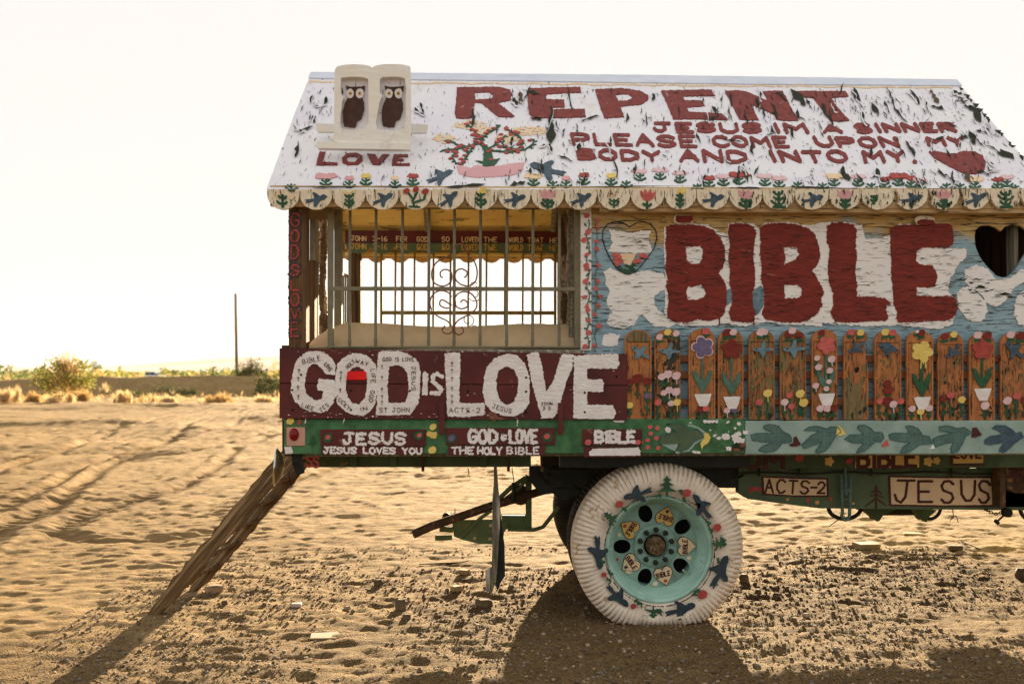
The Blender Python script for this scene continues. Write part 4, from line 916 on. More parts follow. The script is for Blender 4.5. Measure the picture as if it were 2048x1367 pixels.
# ---- GOD IS LOVE board
PG = planeY(-.075)
mb = MB()
Pq = [(560, 697), (1254, 709), (1253, 838), (560, 835)]
a = PG([p[0] for p in Pq], [p[1] for p in Pq], 0)
mid = PG([560, 1254], [766, 770.5], 0)
b_ = MB(); b_.prism([a[0], a[1], mid[1] + (0, 0, .0015), mid[0] + (0, 0, .0015)], (0, .04, 0)); sg = tmb('sign_board', b_, M['maroon_board'], .003, label='maroon board lettered GOD IS LOVE in white')
b_ = MB(); b_.prism([mid[0], mid[1], a[2], a[3]], (0, .04, 0)); tmb('lower_plank', b_, M['maroon_board'], .003, sg)
c8 = lambda p: S(5.535, 550, 680, p)
c9 = lambda p: S(5.12, 880, 680, p)
gl_ = [('letter_g', [('P', c8([(300,160),(360,130),(430,118),(540,130),(620,190),(670,270),(672,390),(560,375),(530,320),(470,265),(420,262),(365,310),(340,400),(332,500),(345,580),(400,640),(470,670),(520,640),(540,560),(470,550),(462,500),(490,425),(660,440),(665,560),(650,690),(580,780),(500,805),(400,790),(300,750),(220,670),(180,580),(185,450),(205,330),(240,230)]))]),
 ('letter_o', [('P', c8([(690,270),(760,190),(860,148),(960,148),(1050,190),(1120,280),(1130,400),(1135,560),(1110,700),(1060,780),(980,835),(880,830),(780,790),(700,710),(655,600),(665,480),(675,380)]), [c8([(800,380),(850,310),(920,292),(990,330),(1020,420),(1015,560),(990,650),(930,708),(860,695),(800,620),(785,500)])])]),
 ('letter_d', [('P', c8([(1140,150),(1180,118),(1400,120),(1510,170),(1590,240),(1612,350),(1605,560),(1590,690),(1520,800),(1490,825),(1300,830),(1120,825),(1130,700),(1125,500),(1130,300)]), [c8([(1262,290),(1350,272),(1420,300),(1465,370),(1480,480),(1475,590),(1440,690),(1250,695),(1248,480)])])]),
 ('word_is', [('P', c8([(1630,370),(1665,348),(1700,370),(1692,480),(1690,610),(1625,605),(1640,500)])), ('L', c8([(1845,400),(1790,372),(1745,400),(1750,460),(1800,500),(1840,540),(1820,585),(1730,585)]), 8.6)]),
 ('letter_l', [('P', c9([(50,140),(120,125),(205,130),(210,250),(200,400),(200,640),(330,645),(460,640),(455,765),(250,785),(75,780),(65,500),(50,300)]))]),
 ('letter_o', [('P', c9([(480,280),(560,180),(680,138),(790,155),(870,240),(915,370),(918,550),(910,650),(860,730),(760,780),(640,770),(530,730),(460,650),(440,520),(450,380)]), [c9([(600,310),(680,270),(760,300),(800,400),(795,530),(750,640),(690,665),(620,620),(580,520),(578,400)])])]),
 ('letters_ve', [('P', c9([(888,150),(950,120),(1005,125),(1040,230),(1070,400),(1090,525),(1160,420),(1225,190),(1260,140),(1365,150),(1350,290),(1300,400),(1250,580),(1200,740),(1165,795),(1045,800),(1000,660),(950,480)])),
   ('P', c9([(1365,165),(1500,148),(1820,140),(1840,250),(1810,290),(1505,290),(1510,395),(1600,405),(1665,400),(1680,450),(1665,530),(1510,525),(1505,660),(1640,658),(1770,665),(1800,740),(1780,800),(1600,808),(1365,800),(1365,500),(1372,300)]))])]
for nm, g in gl_:
    art(nm, sg, PG, [(M['white_letter'], g, dict(h=.005, rag=2.0, rs=3, relief=.0018, t=.005))], 1.2)
tiny = []
def tq(x0, y0, x1, y1, hh):  # text box along a line given its baseline top-left/top-right in px
    dx, dy = x1-x0, y1-y0; l_ = math.hypot(dx, dy); nx_, ny_ = -dy/l_*hh, dx/l_*hh
    return [(x0, y0), (x1, y1), (x1+nx_, y1+ny_), (x0+nx_, y0+ny_)]
PTS = {'a': c8, 'b': c9}
def ty(s, cs, x0, y0, x1, y1, hh):
    p = cs([(x0, y0), (x1, y1)]); sc = 5.535 if cs is c8 else 5.12
    tiny.extend(txt(s, tq(*p[0], *p[1], hh/sc), 1.15, .4, .05))
ty('BIBLE.', c8, 300, 215, 530, 165, 50); ty('LOVE', c8, 575, 245, 640, 320, 40); ty('LIKE', c8, 310, 690, 440, 740, 45); ty('JES', c8, 490, 760, 580, 690, 40)
ty('THE WAY', c8, 770, 250, 1060, 235, 45) if False else ty('HOLY', c8, 780, 290, 860, 210, 42); ty('WAY', c8, 900, 205, 1040, 245, 42); ty('LIFE.', c8, 1110, 320, 1110, 500, 48); ty('GOD', c8, 1105, 560, 1080, 690, 45); ty('LUCKY', c8, 700, 610, 840, 745, 40); ty('IN', c8, 940, 745, 1020, 730, 40)
ty('GOD IS LOVE', c8, 1195, 190, 1540, 190, 42); ty('JESUS', c8, 1555, 290, 1555, 560, 40); ty('ST JOHN', c8, 1160, 750, 1490, 745, 48)
ty('ACTS-2', c9, 95, 690, 415, 695, 45); ty('JESUS', c9, 545, 655, 740, 705, 42); ty('JOHN', c9, 1035, 635, 1150, 632, 28); ty('3-3', c9, 1050, 675, 1130, 675, 38)
for y in (215, 290, 370, 470, 555, 610):
    tiny.extend(txt('+', q_(*[c9([(105, y)])[0][0], c9([(145, y)])[0][0]], *[c9([(0, y)])[0][1]]*2, 10), 1.1))
for y in (270, 390, 520, 600, 660): tiny.extend(txt('+', q_(c8([(1170, y)])[0][0], c8([(1205, y)])[0][0], c8([(0, y)])[0][1], c8([(0, y)])[0][1], 9), 1.1))
for x, y in ((270,315),(262,400),(258,500),(262,600),(735,340),(730,400),(725,530)): tiny.extend(txt('+', q_(c8([(x-18, y)])[0][0], c8([(x+18, y)])[0][0], c8([(0, y)])[0][1], c8([(0, y)])[0][1], 9), 1.1))
art('small_scratched_words', sg, PG, [(M['brown_line'], tiny, dict(h=.0075, rag=.35, rs=2, t=.003))], .7)
sp = []
for i in range(90):
    x = rk.uniform(575, 1245); y = rk.choice((rk.uniform(700, 706), rk.uniform(829, 836), rk.uniform(702, 834))); sp.append(('C', x, y, rk.uniform(.5, 2.4), rk.uniform(.3, .9)))
for i in range(34):
    x = rk.uniform(585, 1240); y = rk.choice((rk.uniform(704, 712), rk.uniform(822, 832))); sp.append(('L', [(x, y), (x + rk.uniform(4, 14), y + rk.uniform(-2, 2))], rk.uniform(.4, .9)))
art('paint_spatter', sg, PG, [(M['white_letter'], sp, dict(h=.002, rag=.4, t=.002))], .8)
mb = MB()
for x, y in [c8([p])[0] for p in ((290,168),(288,382),(190,550),(190,768),(838,555),(840,770),(1490,560))] + [c9([p])[0] for p in ((882,185),(882,382),(882,525),(882,732),(285,520),(285,722),(1483,535),(1483,735),(1812,370))]:
    p = P1(x, y, -.083); mb.lathe(p, [(0, 0), (.006, 0), (.007, .004)], 8)
tmb('bolt_holes', mb, M['black'], 0, sg)
mb = MB(); a = P1(695, 758.5, -.085); b2_ = P1(733, 741, -.085)
PL = planeY(-.078)
mbr = MB(); sheet(mbr, PL, [('P', [(697, 742), (731, 742), (733, 745), (733, 757), (731, 759), (697, 759), (695, 756), (695, 745)])], 0, res=1.2, h=.016, t=.016)
tmb('red_reflector', mbr, M['reflector'], 0, sg)
for x0 in (878, 1116):
    mb = MB(); mb.pbox(x0, 805, x0+11, 868, -.092, -.077); tmb('board_strap', mb, M['maroon_board'])

# ---- rear corner post and its vertical word
mb = MB(); mb.pbox(577, 405, 612, 697, -.03, .08); post = tmb('corner_post', mb, M['post_wood'], .004)
mb = MB(); mb.pbox(563, 690, 575, 699, -.03, .05); tmb('post_bracket', mb, M['rust'])
PPo = planeY(-.03)
ys = [426, 459, 490, 533, 572, 588, 621, 650, 675]
rl, bl = [], []
for s_, y0, y1 in (('G', 427, 452), ('O', 460, 484), ('D', 490, 518), ('S', 530, 550), ('L', 560, 580), ('O', 587, 611), ('V', 617, 637), ('E', 644, 672)):
    qd = [(583, y0), (600, y0), (599, y1), (582, y1)]; g = txt(s_, qd, 3.8, .3, .02); rl += g
    bl += txt(s_, [(581, y0-1), (602, y0-1), (601, y1+1), (580, y1+1)], 8.5, .3, .02)
art('vertical_words', post, PPo, [(M['blue_dark'], bl, dict(h=.002, rag=1.4, rs=3, worn=.46)), (M['red'], rl, dict(h=.004, rag=1.0, worn=.36))], .9)

# ---- window grilles
def grille(Y, xs, x0, x1, yt, yb, midy, mat, frame, bw, name, label=None, tilt=0, topbar=None):
    mb = MB(); d = .016
    g = bpy.data.objects.new(name, None); COL.objects.link(g); g.parent = truck
    if label: g['label'] = label
    mb.pbox(x0, yt, x0+frame, yb, Y, Y+.03); tmb('grille_stile', mb, mat, .002, g); mb = MB(); mb.pbox(x1-frame, yt, x1, yb, Y, Y+.03); tmb('grille_stile', mb, mat, .002, g)
    mb = MB(); mb.pbox(x0+frame, midy-3.2, x1-frame, midy+3.2+.5, Y+.004, Y+.018); tmb('grille_crossbar', mb, mat, .002, g)
    mb = MB(); mb.pbox(x0+frame, yb-4, x1-frame, yb-.5, Y+.004, Y+.028); tmb('grille_crossbar', mb, mat, .002, g)
    mb = MB(); mb.pbox(x0+frame, yt+1, x1-frame, yt+5, Y+.004, Y+.028); tmb('grille_crossbar', mb, mat, .002, g)
    for i, x in enumerate(xs):
        mb = MB(); b0 = P1(x + tilt*(i % 3-1), yb-4, Y+.011); b1 = P1(x - tilt*(i % 3-1) + 1.2, yt+5, Y+.011); mb.tube([b0, b1], bw, 8)
        for yy in (midy,):
            c = P1(x, yy, Y+.011); mb.box(c - (.011, .012, .012), c + (.011, .012, .012))
        c = P1(x, yb-14, Y+.011); mb.box(c - (.010, .010, .007), c + (.010, .010, .007))
        tmb('grille_bar', mb, mat, 0, g)
    return g
g1 = grille(.03, [699, 751, 804, 857, 908, 960, 1013, 1065, 1118], 655, 1163, 412, 696, 577, M['bar'], 11, .0085, 'window_grille')
g2 = grille(2.28, [790, 828, 866, 900, 936, 972, 1009, 1045, 1081], 760, 1113, 500, 668, 625, M['bar_far'], 5, .0075, 'window_grille', 'far side window grille against the bright sky')
# wire scrolls
def scroll(cx, cy, r, a0, turns, sgn=1, n=26, shrink=.55): return [(cx + sgn*r*(1-shrink*u)*math.cos(a0+turns*u*6.283), cy + r*(1-shrink*u)*math.sin(a0+turns*u*6.283)) for u in [i/n for i in range(n+1)]]
sc1 = []
def smooth(p, k=5):
    p = [np.array(q, float) for q in p]; out = []
    for i in range(len(p)-1):
        a, b, c_, d = p[max(i-1, 0)], p[i], p[i+1], p[min(i+2, len(p)-1)]
        for j in range(k):
            t = j/k; out.append(tuple(.5*((2*b) + (-a+c_)*t + (2*a-5*b+4*c_-d)*t*t + (-a+3*b-3*c_+d)*t**3)))
    return out + [tuple(p[-1])]
def curve(p): return smooth([(860 + x/4.27, 390 + y/4.27) for x, y in p])
sc1.append(curve([(190,500),(120,540),(50,580),(15,660),(30,740),(90,775),(150,765),(185,720),(180,660),(140,635),(95,650),(88,690),(110,705)]))
sc1.append(curve([(215,460),(222,430),(255,415),(290,425),(330,520),(380,570),(403,660),(385,740),(330,775),(260,760),(215,710),(225,650),(270,630),(315,655),(310,690),(290,702)]))
sc1.append(curve([(180,960),(140,965),(90,945),(85,910),(110,895),(185,940)]))
sc1.append(curve([(185,870),(160,835),(100,815),(40,835),(0,900),(10,970),(60,1030),(140,1070),(180,1110),(195,1150),(170,1180),(120,1175),(105,1145),(130,1115)]))
sc1.append(curve([(210,880),(240,840),(290,825),(350,840),(395,900),(395,960),(350,1010),(290,1040),(240,1070),(212,1110),(205,1150),(235,1190),(275,1180),(285,1150),(265,1125)]))
sc1.append(curve([(215,900),(225,950),(270,970),(320,950),(315,910),(280,895),(260,920)]))
for c in sc1:
    mb = MB(); mb.tube([P1(x, y, .03) for x, y in c], .0046, 6); tmb('scroll_wire', mb, M['wire'], 0, g1)
for k, (x, y) in enumerate(((948, 588), (936, 640), (950, 660), (948, 572))):
    mb = MB(); mb.tube([P1(px_, py_, 2.27) for px_, py_ in scroll(x, y, 15-k*2, .5+k, 1.1, -1 if k % 2 else 1)], .004, 5); tmb('scroll_wire', mb, M['bar_far'], 0, g2)

# ---- open end: posts, rotten boards, side grille, far posts
def pb(name, mat, x0, y0, x1, y1, Ya, Yb, bevel=.003, label=None):
    mb = MB(); mb.pbox(x0, y0, x1, y1, Ya, Yb); return tmb(name, mb, mat, bevel, label=label)
pb('end_post', M['grey_wood'], 619, 416, 631, 520, .50, .60, label='short white board hanging in the open end')
pb('end_post', M['post_wood'], 616, 520, 629, 697, .50, .60)
pb('end_post', M['grey_wood'], 629, 416, 636, 697, .62, .66)
pb('end_post', M['bar'], 668, 412, 683, 670, .30, .36, label='grey green inner window jamb')
pb('far_corner_post', M['post_wood'], 702, 505, 721, 672, 2.26, 2.35)
pb('end_rail', M['post_wood'], 577, 405, 660, 416, .06, .5)
def splinter(name, x0, x1, y0, y1, Y, n=22, amp=4, mat='rotten_wood', th=.03):
    rr = random.Random(int(x0*7+y0)); L_ = []; R_ = []
    for i in range(n+1):
        u = i/n; y = y0 + (y1-y0)*u; L_.append((x0 + amp*(vn([u*9.], [x0])[0]-.5)*2, y)); R_.append((x1 + amp*(vn([u*11.], [y0+3])[0]-.5)*2, y))
    mb = MB(); sheet(mb, planeY(Y), [('P', L_ + R_[::-1])], 0, res=1.5, h=0, t=th, rag=2.2, rs=4, relief=.012); return tmb(name, mb, M[mat], 0)
splinter('rotten_board', 636, 653, 438, 672, .85)
splinter('rotten_board', 640, 646, 424, 500, 1.0)
splinter('rotten_board', 1122, 1134, 415, 675, .35, amp=3)
splinter('rotten_board', 1136, 1150, 412, 675, .12, amp=2, mat='grey_wood')
splinter('rotten_board', 1142, 1148, 530, 680, .2, amp=3)
pb('inner_jamb', M['bar'], 1150, 412, 1163, 698, .035, .16)
mb = MB(); mb.bar(P1(1155, 420, .3), P1(1128, 470, 1.6), .05, .07); tmb('brace', mb, M['post_wood'])
sgr = None
mb = MB(); mb.bar(P1(677, 545, 1.62), P1(697, 553, 2.2), .02, .02); sgr = tmb('side_grille', mb, M['bar'], 0)
for i in range(5):
    u = i/4; Yv = 1.62 + u*.55; x = 679 + 16*u; mb = MB(); mb.tube([P1(x, 547+7*u, Yv), P1(x, 668, Yv)], .007, 6); tmb('grille_bar', mb, M['bar'], 0, sgr)
# lower body walls (behind the boards), so the bed is boxed in
pb('lower_side_wall', M['grey_wood'], 566, 699, 1168, 840, -.03, -.005)
mb = MB(); mb.box((-1.31, .0, 1.0), (-1.28, 2.34, 1.60)); tmb('lower_end_wall', mb, M['post_wood'])
mb = MB(); mb.box((-1.3, 2.31, 1.0), (.42, 2.34, 1.72)); tmb('lower_side_wall', mb, M['post_wood'], label='far lower side wall')
# beam with the verse, far scallops
Yv = 2.20; PV = planeY(Yv)
mb = MB(); mb.pbox(690, 462, 1125, 490, Yv, Yv+.04); beam = tmb('verse_beam', mb, M['maroon_board'])
mb = MB(); mb.pbox(690, 489, 1128, 497, Yv+.045, Yv+.07); mb.pbox(690, 505, 1128, 511, Yv+.10, Yv+.13); tmb('window_head', mb, M['ceiling'])
for i in range(9):
    cx = 716 + i*48.5; mbs = MB(); sheet(mbs, planeY(Yv-.02), [('P', [(cx-25, 486), (cx+25, 486)] + [(cx+25*math.cos(a), 488+19*math.sin(a)) for a in np.linspace(0, math.pi, 12)])], 0, res=1.6, h=0, t=.015)
    tmb('inner_scallop', mbs, M['green_frame'], 0)
wd = [('JOHN', 703, 733), ('3-16', 746, 775), ('FOR', 793, 814), ('GOD', 834, 856), ('SO', 884, 899), ('LOVED', 924, 957), ('THE', 968, 994), ('WORLD', 1018, 1046), ('THAT', 1056, 1087), ('HE', 1100, 1114)]
sh = []; sh2 = []
for s_, x0, x1 in wd: sh += txt(s_, q_(x0, x1, 472+(x0-700)*.010, 472+(x1-700)*.010, 9.5), 1.7, .3); sh2 += txt(s_, q_(x0, x1, 487+(x0-700)*.008, 487+(x1-700)*.008, 11), 1.5, .3)
art('verse_lettering', beam, PV, [(M['board_cream'], sh, dict(h=.004, rag=.3))], .7)
art('verse_lettering', beam, planeY(Yv-.02), [(M['board_yellow'], sh2, dict(h=.004, rag=.3))], .7)
# far eave scallops and the near ones' dark backs
mb = MB(); mb.box((ex0, YF-.045, ZE-.10), (ex1, YF-.012, ZE+.02)); tmb('eave_board', mb, M['fascia'], label='far eave board')
for i in range(24):
    x0 = ex0 + .04 + i*.187; cx = x0 + .0935
    q = [np.array((x0, YF+.01, ZE+.0)), np.array((x0+.187, YF+.01, ZE+.0))] + [np.array((cx+.0935*math.cos(a), YF+.01, ZE-.03-.1*math.sin(a))) for a in np.linspace(0, math.pi, 9)]
    if cx < .9: mb = MB(); mb.prism(q, (0, .018, 0)); tmb('scallop', mb, M['fascia'], 0)
    q = [p + (0, YE+.05-YF-.01, 0) for p in q]

# ---- painted owl plaque
PO = planeY(.12)
fr = [('P', S(3.906, 520, 100, [(582,160),(600,130),(660,115),(740,110),(810,115),(855,125),(877,140),(900,122),(960,112),(1040,110),(1120,115),(1172,130),(1176,300),(1174,770),(980,772),(700,765),(560,700),(578,660)]),
   [S(3.906, 520, 100, [(630,215),(700,208),(800,212),(845,225),(848,420),(850,560),(820,620),(700,625),(640,620),(625,560),(640,400),(655,370),(632,350),(628,300)]),
    S(3.906, 520, 100, [(935,225),(960,210),(1060,208),(1130,218),(1142,300),(1140,540),(1120,615),(1000,628),(915,620),(905,560),(935,400),(955,360),(935,330)])])]
mb = MB(); sheet(mb, PO, fr, 0, res=1.6, h=0, t=.05, rs=8, rag=.4, relief=.002)
mb.pbox(668, 270, 738, 284, .135, .2); 
plq = tmb('owl_plaque', mb, M['foam'], 0)
PB_ = planeY(.165)
mb = MB(); sheet(mb, PB_, [('P', [(676, 150), (815, 150), (815, 272), (676, 272)])], 0, res=3, h=0, t=.01); tmb('plaque_back', mb, M['roof_white'], 0, plq)
for ox in (0, 302):
    ow = S(3.906, 520, 100, [(x+ox, y) for x, y in [(672,280),(700,292),(790,292),(822,284),(815,330),(800,370),(815,420),(815,470),(800,520),(790,545),(760,560),(750,600),(735,612),(728,598),(720,612),(712,598),(704,612),(695,600),(660,600),(652,560),(650,480),(665,420),(690,370),(682,330)]])
    e1 = S(3.906, 520, 100, [(706+ox, 346), (782+ox, 346)])
    art('owl_painting', plq, PB_, [(M['owl'], [('P', ow)], dict(h=.012, rag=.6, t=.012)), (M['white_letter'], [('C', *e1[0], 7.6, 9.2), ('C', *e1[1], 7.9, 9.8)], dict(h=.015, rag=.8)), (M['orange'], [('C', e1[0][0]+1, e1[0][1], 2.8, 3.2), ('C', e1[1][0], e1[1][1], 2.8, 3.2)], dict(h=.017)), (M['black'], [('C', e1[0][0]-.6, e1[0][1], 1.3, 1.3), ('C', e1[1][0]-1, e1[1][1], 1.3, 1.3)], dict(h=.0185))], .8)
mb = MB()
for q4, Yq in (([(632, 248), (668, 249), (668, 262), (634, 262)], .33), ([(820, 249), (855, 250), (852, 263), (820, 264)], .33)): mb.ppoly(q4, Yq, Yq+.05)
tmb('plaque_ledge', mb, M['foam'])
mb = MB(); mb.ppoly([(634, 285), (820, 288), (820, 298), (634, 295)], .10, .16); tmb('plaque_ledge', mb, M['foam'])

# ---- lower rails
PRL = planeY(-.06)
mb = MB(); mb.pbox(568, 836.5, 1490, 908, -.06, .02); gr_ = tmb('lower_rail', mb, M['rail_green'], .005)
mb = MB(); mb.pbox(1490.5, 840.5, 2062, 908.5, -.062, .02); tr_ = tmb('lower_rail', mb, M['rail_teal'], .005, label='seafoam studded rail painted with a row of swallows')
def rb(pts): return [(1640 + x/5.02, 820 + y/5.02) for x, y in pts]
def rc(pts): return [(1260 + x/5.12, 820 + y/5.12) for x, y in pts]
rbirds = [rc([(1235,250),(1300,232),(1450,235),(1470,230),(1365,185),(1370,155),(1440,140),(1520,160),(1570,220),(1620,240),(1650,275),(1650,320),(1600,335),(1560,330),(1520,380),(1470,420),(1380,430),(1315,410),(1350,370),(1450,325),(1380,325),(1250,305)]),
 rc([(1780,205),(1830,170),(1900,160),(1980,175),(2010,190),(2060,165),(2120,170),(2150,200),(2150,230),(2110,250),(2080,300),(2040,360),(2000,410),(1920,440),(1895,425),(1930,370),(1960,320),(1900,350),(1780,390),(1755,350),(1850,260),(1940,215),(1860,205)]),
 rb([(240,290),(300,245),(440,240),(375,180),(385,150),(440,145),(510,180),(540,220),(620,220),(640,280),(600,320),(560,310),(500,360),(440,410),(365,430),(380,390),(440,330),(320,325)]),
 rb([(690,245),(740,225),(870,230),(890,210),(855,160),(900,150),(980,180),(1030,250),(1090,260),(1125,330),(1060,340),(1000,345),(920,400),(870,425),(805,425),(830,370),(900,320),(800,315),(700,290)]),
 rb([(1130,290),(1180,260),(1330,225),(1200,210),(1195,165),(1270,152),(1380,180),(1440,170),(1510,210),(1500,240),(1460,255),(1430,330),(1380,410),(1320,430),(1310,380),(1340,320),(1250,330),(1150,370)]),
 rb([(1650,300),(1700,260),(1830,240),(1780,200),(1725,180),(1760,150),(1850,150),(1920,190),(1960,230),(2010,215),(2040,270),(1990,300),(1950,330),(1900,380),(1840,425),(1795,410),(1810,370),(1850,320),(1700,345),(1650,335)])]
for i, p in enumerate(rbirds):
    cxy = np.mean(np.array(p), 0)
    dots = [('C', p0[0], p0[1], 1.1, 1.1) for p0 in [(cxy[0]+dx*8-30, cxy[1]+dy*7-10) for dx in range(8) for dy in range(4)] if sdf([('P', p)], np.array([[p0[0]]]), np.array([[p0[1]]]))[0, 0] < -3]
    m0 = M['bird_rail'] if i != 5 else M['blue_bird']
    art('painted_bird', tr_, PRL, [(m0, [('P', p)], dict(h=.004, rag=.5)), (M['teal_line'], [('L', p + [p[0]], 1.5)] + dots, dict(h=.0052, rag=.6, worn=.2))], .9)
for c, p in (('brown_line', rc([(1670,280),(1700,262),(1730,320),(1748,348),(1700,370),(1650,368),(1625,350),(1672,330)])), ('yellow', rb([(175,155),(210,170),(240,210),(258,240),(200,255),(158,245)])), ('coral', rb([(670,290),(690,350),(640,372),(615,350)])), ('white_letter', rb([(1135,335),(1150,380),(1100,390)])), ('brown_line', rb([(1530,175),(1570,170),(1620,245),(1560,270),(1515,275)]))):
    art('painted_bud', tr_, PRL, [(M[c], [('P', p)], dict(h=.006, rag=.6))], .9)
# things on the green rail
b0 = rc([(300,350),(320,250),(450,240),(480,220),(380,160),(440,130),(540,150),(600,200),(680,195),(740,240),(755,275),(700,300),(640,330),(580,400),(520,430),(470,400),(520,340)])
art('painted_bird', gr_, PRL, [(M['rail_teal'], [('L', rc([(480,430),(600,410),(660,340),(740,290),(760,230),(700,180),(600,150)]), 4.5), ('P', rc([(320,350),(500,330),(460,420)]))], dict(h=.003, rag=.8)), (M['green_frame'], [('P', b0)], dict(h=.005, rag=.6)), (M['teal_line'], [('L', b0, 1.1)], dict(h=.006, rag=.5, worn=.3))], .9)
berries = []
for x, y in ((205,170),(280,185),(210,240),(270,285),(180,305),(180,380),(285,385),(60,330),(110,330)): berries += rose(*rc([(x, y)])[0], 4.4)
art('painted_flowers', gr_, PRL, [(M['coral'], berries, dict(h=.006, rag=.8)), (M['yellow'], [('P', rc([(760,230),(800,235),(825,280),(800,330),(745,370),(735,410),(718,340),(750,290)]))], dict(h=.006, rag=1))], .9)
wb = [('P', rc([(745,102),(900,100),(900,128),(750,130)])), ('P', rc([(640,410),(720,425),(720,442),(640,440)])), ('C', *rc([(390,198)])[0], 6, 7)]
for x, y, r in ((1000,122,4),(1110,140,4.5),(1180,222,6),(1110,240,7),(980,270,9),(1100,305,10),(1070,270,7),(905,285,5),(625,128,2.5),(815,200,3),(870,260,4),(1010,215,2),(1070,185,3),(1150,310,6),(1010,392,6)): wb.append(('C', *rc([(x, y)])[0], r*.9, r*.7))
art('paint_splashes', gr_, PRL, [(M['white_letter'], wb, dict(h=.005, rag=1.8, rs=3)), (M['crack'], [('C', *rc([(1110,375)])[0], 13, 9), ('C', *rc([(395,138)])[0], 4, 2)], dict(h=.0065, rag=2, rs=3)), (M['rail_brown'], [('C', *rc([(1150,355)])[0], 6, 4), ('C', *rc([(1090,400)])[0], 7, 3)], dict(h=.0075, rag=2, rs=2))], .9)
yl = []
for p, r in ((c8([(170,895)])[0], 7), (c8([(1750,960)])[0], 6.5), (c8([(1705,1035)])[0], 5), (c8([(1755,1050)])[0], 7), (c8([(1740,1215)])[0], 7.5)): yl += rose(*p, r)
art('painted_flowers', gr_, PRL, [(M['yellow'], yl, dict(h=.005, rag=1)), (M['red'], [('C', *c8([(272,905)])[0], 4, 6)], dict(h=.005, rag=.8)), (M['white_letter'], [('P', c8([(100,1180),(180,1175),(205,1250),(120,1255)])), ('L', c8([(345,850),(335,920)]), 1.6), ('L', c8([(770,860),(755,920)]), 2), ('L', c9([(795,800),(790,870)]), 2.2), ('P', c9([(1770,820),(1890,820),(1880,842),(1790,838)]))], dict(h=.005, rag=1))], .9)
art('scratched_pine', gr_, PRL, [(M['green'], pine(625, 882, 13), dict(h=.003, rag=.6, worn=.2))], .9)
# lamp
mb = MB(); mb.pbox(573, 854, 610, 891, -.066, -.058); pl_ = tmb('lamp_plate', mb, M['pink_plate'], .002)
mb = MB(); c = P1(588, 868.5, -.066); mb.lathe((0, 0, 0), [(0, -.022), (.018, -.020), (.031, -.012), (.036, 0)], 24)
mb.v = [(c[0]+x*.78, c[1]+y, c[2]+z) for x, y, z in mb.v]; tmb('lamp_lens', mb, M['lens_red'], 0, pl_)
# small plank signs hung on the rail
def plank(x0, y0, x1, y1, Y=-.075, mat='maroon_board'):
    mb = MB(); mb.pbox(x0, y0, x1, y1, Y, Y+.014); return tmb('small_sign', mb, M[mat], .002)
PS2 = planeY(-.075)
s1 = plank(641, 858, 852, 892); s1b = plank(643, 893, 846, 908.5)
art('word_jesus', s1, PS2, [(M['white_letter'], txt('JESUS', q_(688, 812, 866, 866, 21), 6, .3), dict(h=.004, rag=2.0, rs=2.2, worn=.16)), (M['green'], rose(656, 875, 9) + rose(838, 870, 9), dict(h=.003, rag=2)), (M['coral'], rose(656, 874, 4.5) + rose(839, 870, 4.5), dict(h=.005))], .8)
art('words_jesus_loves_you', s1b, PS2, [(M['white_letter'], txt('JESUS LOVES YOU', q_(648, 844, 894, 896, 11), 3.8, .25), dict(h=.004, rag=1.6, rs=1.6, worn=.12))], .7)
s2 = plank(892, 855, 1110, 889); s2b = plank(896, 890.5, 1090, 910)
art('words_god_is_love', s2, PS2, [(M['white_letter'], txt('GOD', q_(938, 995, 860, 860, 24), 7, .22) + txt('IS', q_(1003, 1012, 870, 870, 9), 4, .3) + txt('LOVE', q_(1020, 1074, 860, 860, 24), 6.4, .2), dict(h=.004, rag=2.0, rs=2.2, worn=.16)), (M['green'], rose(903, 877, 9) + rose(1095, 874, 10), dict(h=.003, rag=2)), (M['purple'], rose(903, 876, 6), dict(h=.005)), (M['coral'], rose(1094, 872, 5.5), dict(h=.005))], .8)
art('word_holy_bible', s2b, PS2, [(M['white_letter'], txt('THE', q_(904, 948, 894, 894, 13), 3.9, .25) + txt('HOLY', q_(956, 1004, 894, 894, 13), 3.9, .2) + txt('BIBLE', q_(1014, 1078, 894, 894, 13), 3.4, .35), dict(h=.004, rag=1.5, rs=1.6, worn=.12))], .7)
s3 = plank(1165, 858, 1284, 891); s3b = plank(1168, 893, 1282, 914)
art('word_bible', s3, PS2, [(M['white_letter'], txt('BIBLE', q_(1191, 1270, 863, 863, 21), 6.6, .2), dict(h=.004, rag=2.0, rs=2.2, worn=.16)), (M['coral'], rose(1176, 884, 6) + rose(1276, 884, 5), dict(h=.005))], .8)
art('white_brushstroke', s3b, PS2, [(M['white_letter'], [('P', [(1178, 904), (1185, 897), (1205, 896), (1240, 896), (1276, 894), (1281, 902), (1280, 910), (1178, 911)])], dict(h=.004, rag=1.2))], .8)

# ---- underside beams
mb = MB(); mb.pbox(612, 909, 1062, 934, .25, .35); ub = tmb('under_beam', mb, M['green_under'])
art('painted_letters', ub, planeY(.25), [(M['coral'], txt('SS', q_(614, 638, 911, 911, 22), 5, .3), dict(h=.004, rag=.8))], .8)
for x in (845, 1016, 1083):
    mb = MB(); mb.tube([P1(x, 905, .22), P1(x+1, 942, .22)], .010, 6); tmb('hanging_rod', mb, M['rust'], 0)
sub = MB(); sub.pbox(1480, 909, 2062, 936, .34, .40); sb_ = tmb('sub_frame', sub, M['green_under'])
PSB = planeY(.34)
art('painted_words', sb_, PSB, [(M['board_yellow'], [('P', [(1712, 909), (1838, 909), (1838, 934), (1710, 935)])], dict(h=.003)), (M['brown_line'], txt('BIBLE', [(1716, 896), (1832, 896), (1832, 932), (1716, 932)], 8.0, .25), dict(h=.005, rag=.4, minus=[('P', [(1700, 880), (1850, 880), (1850, 908), (1700, 908)])]))], .9)
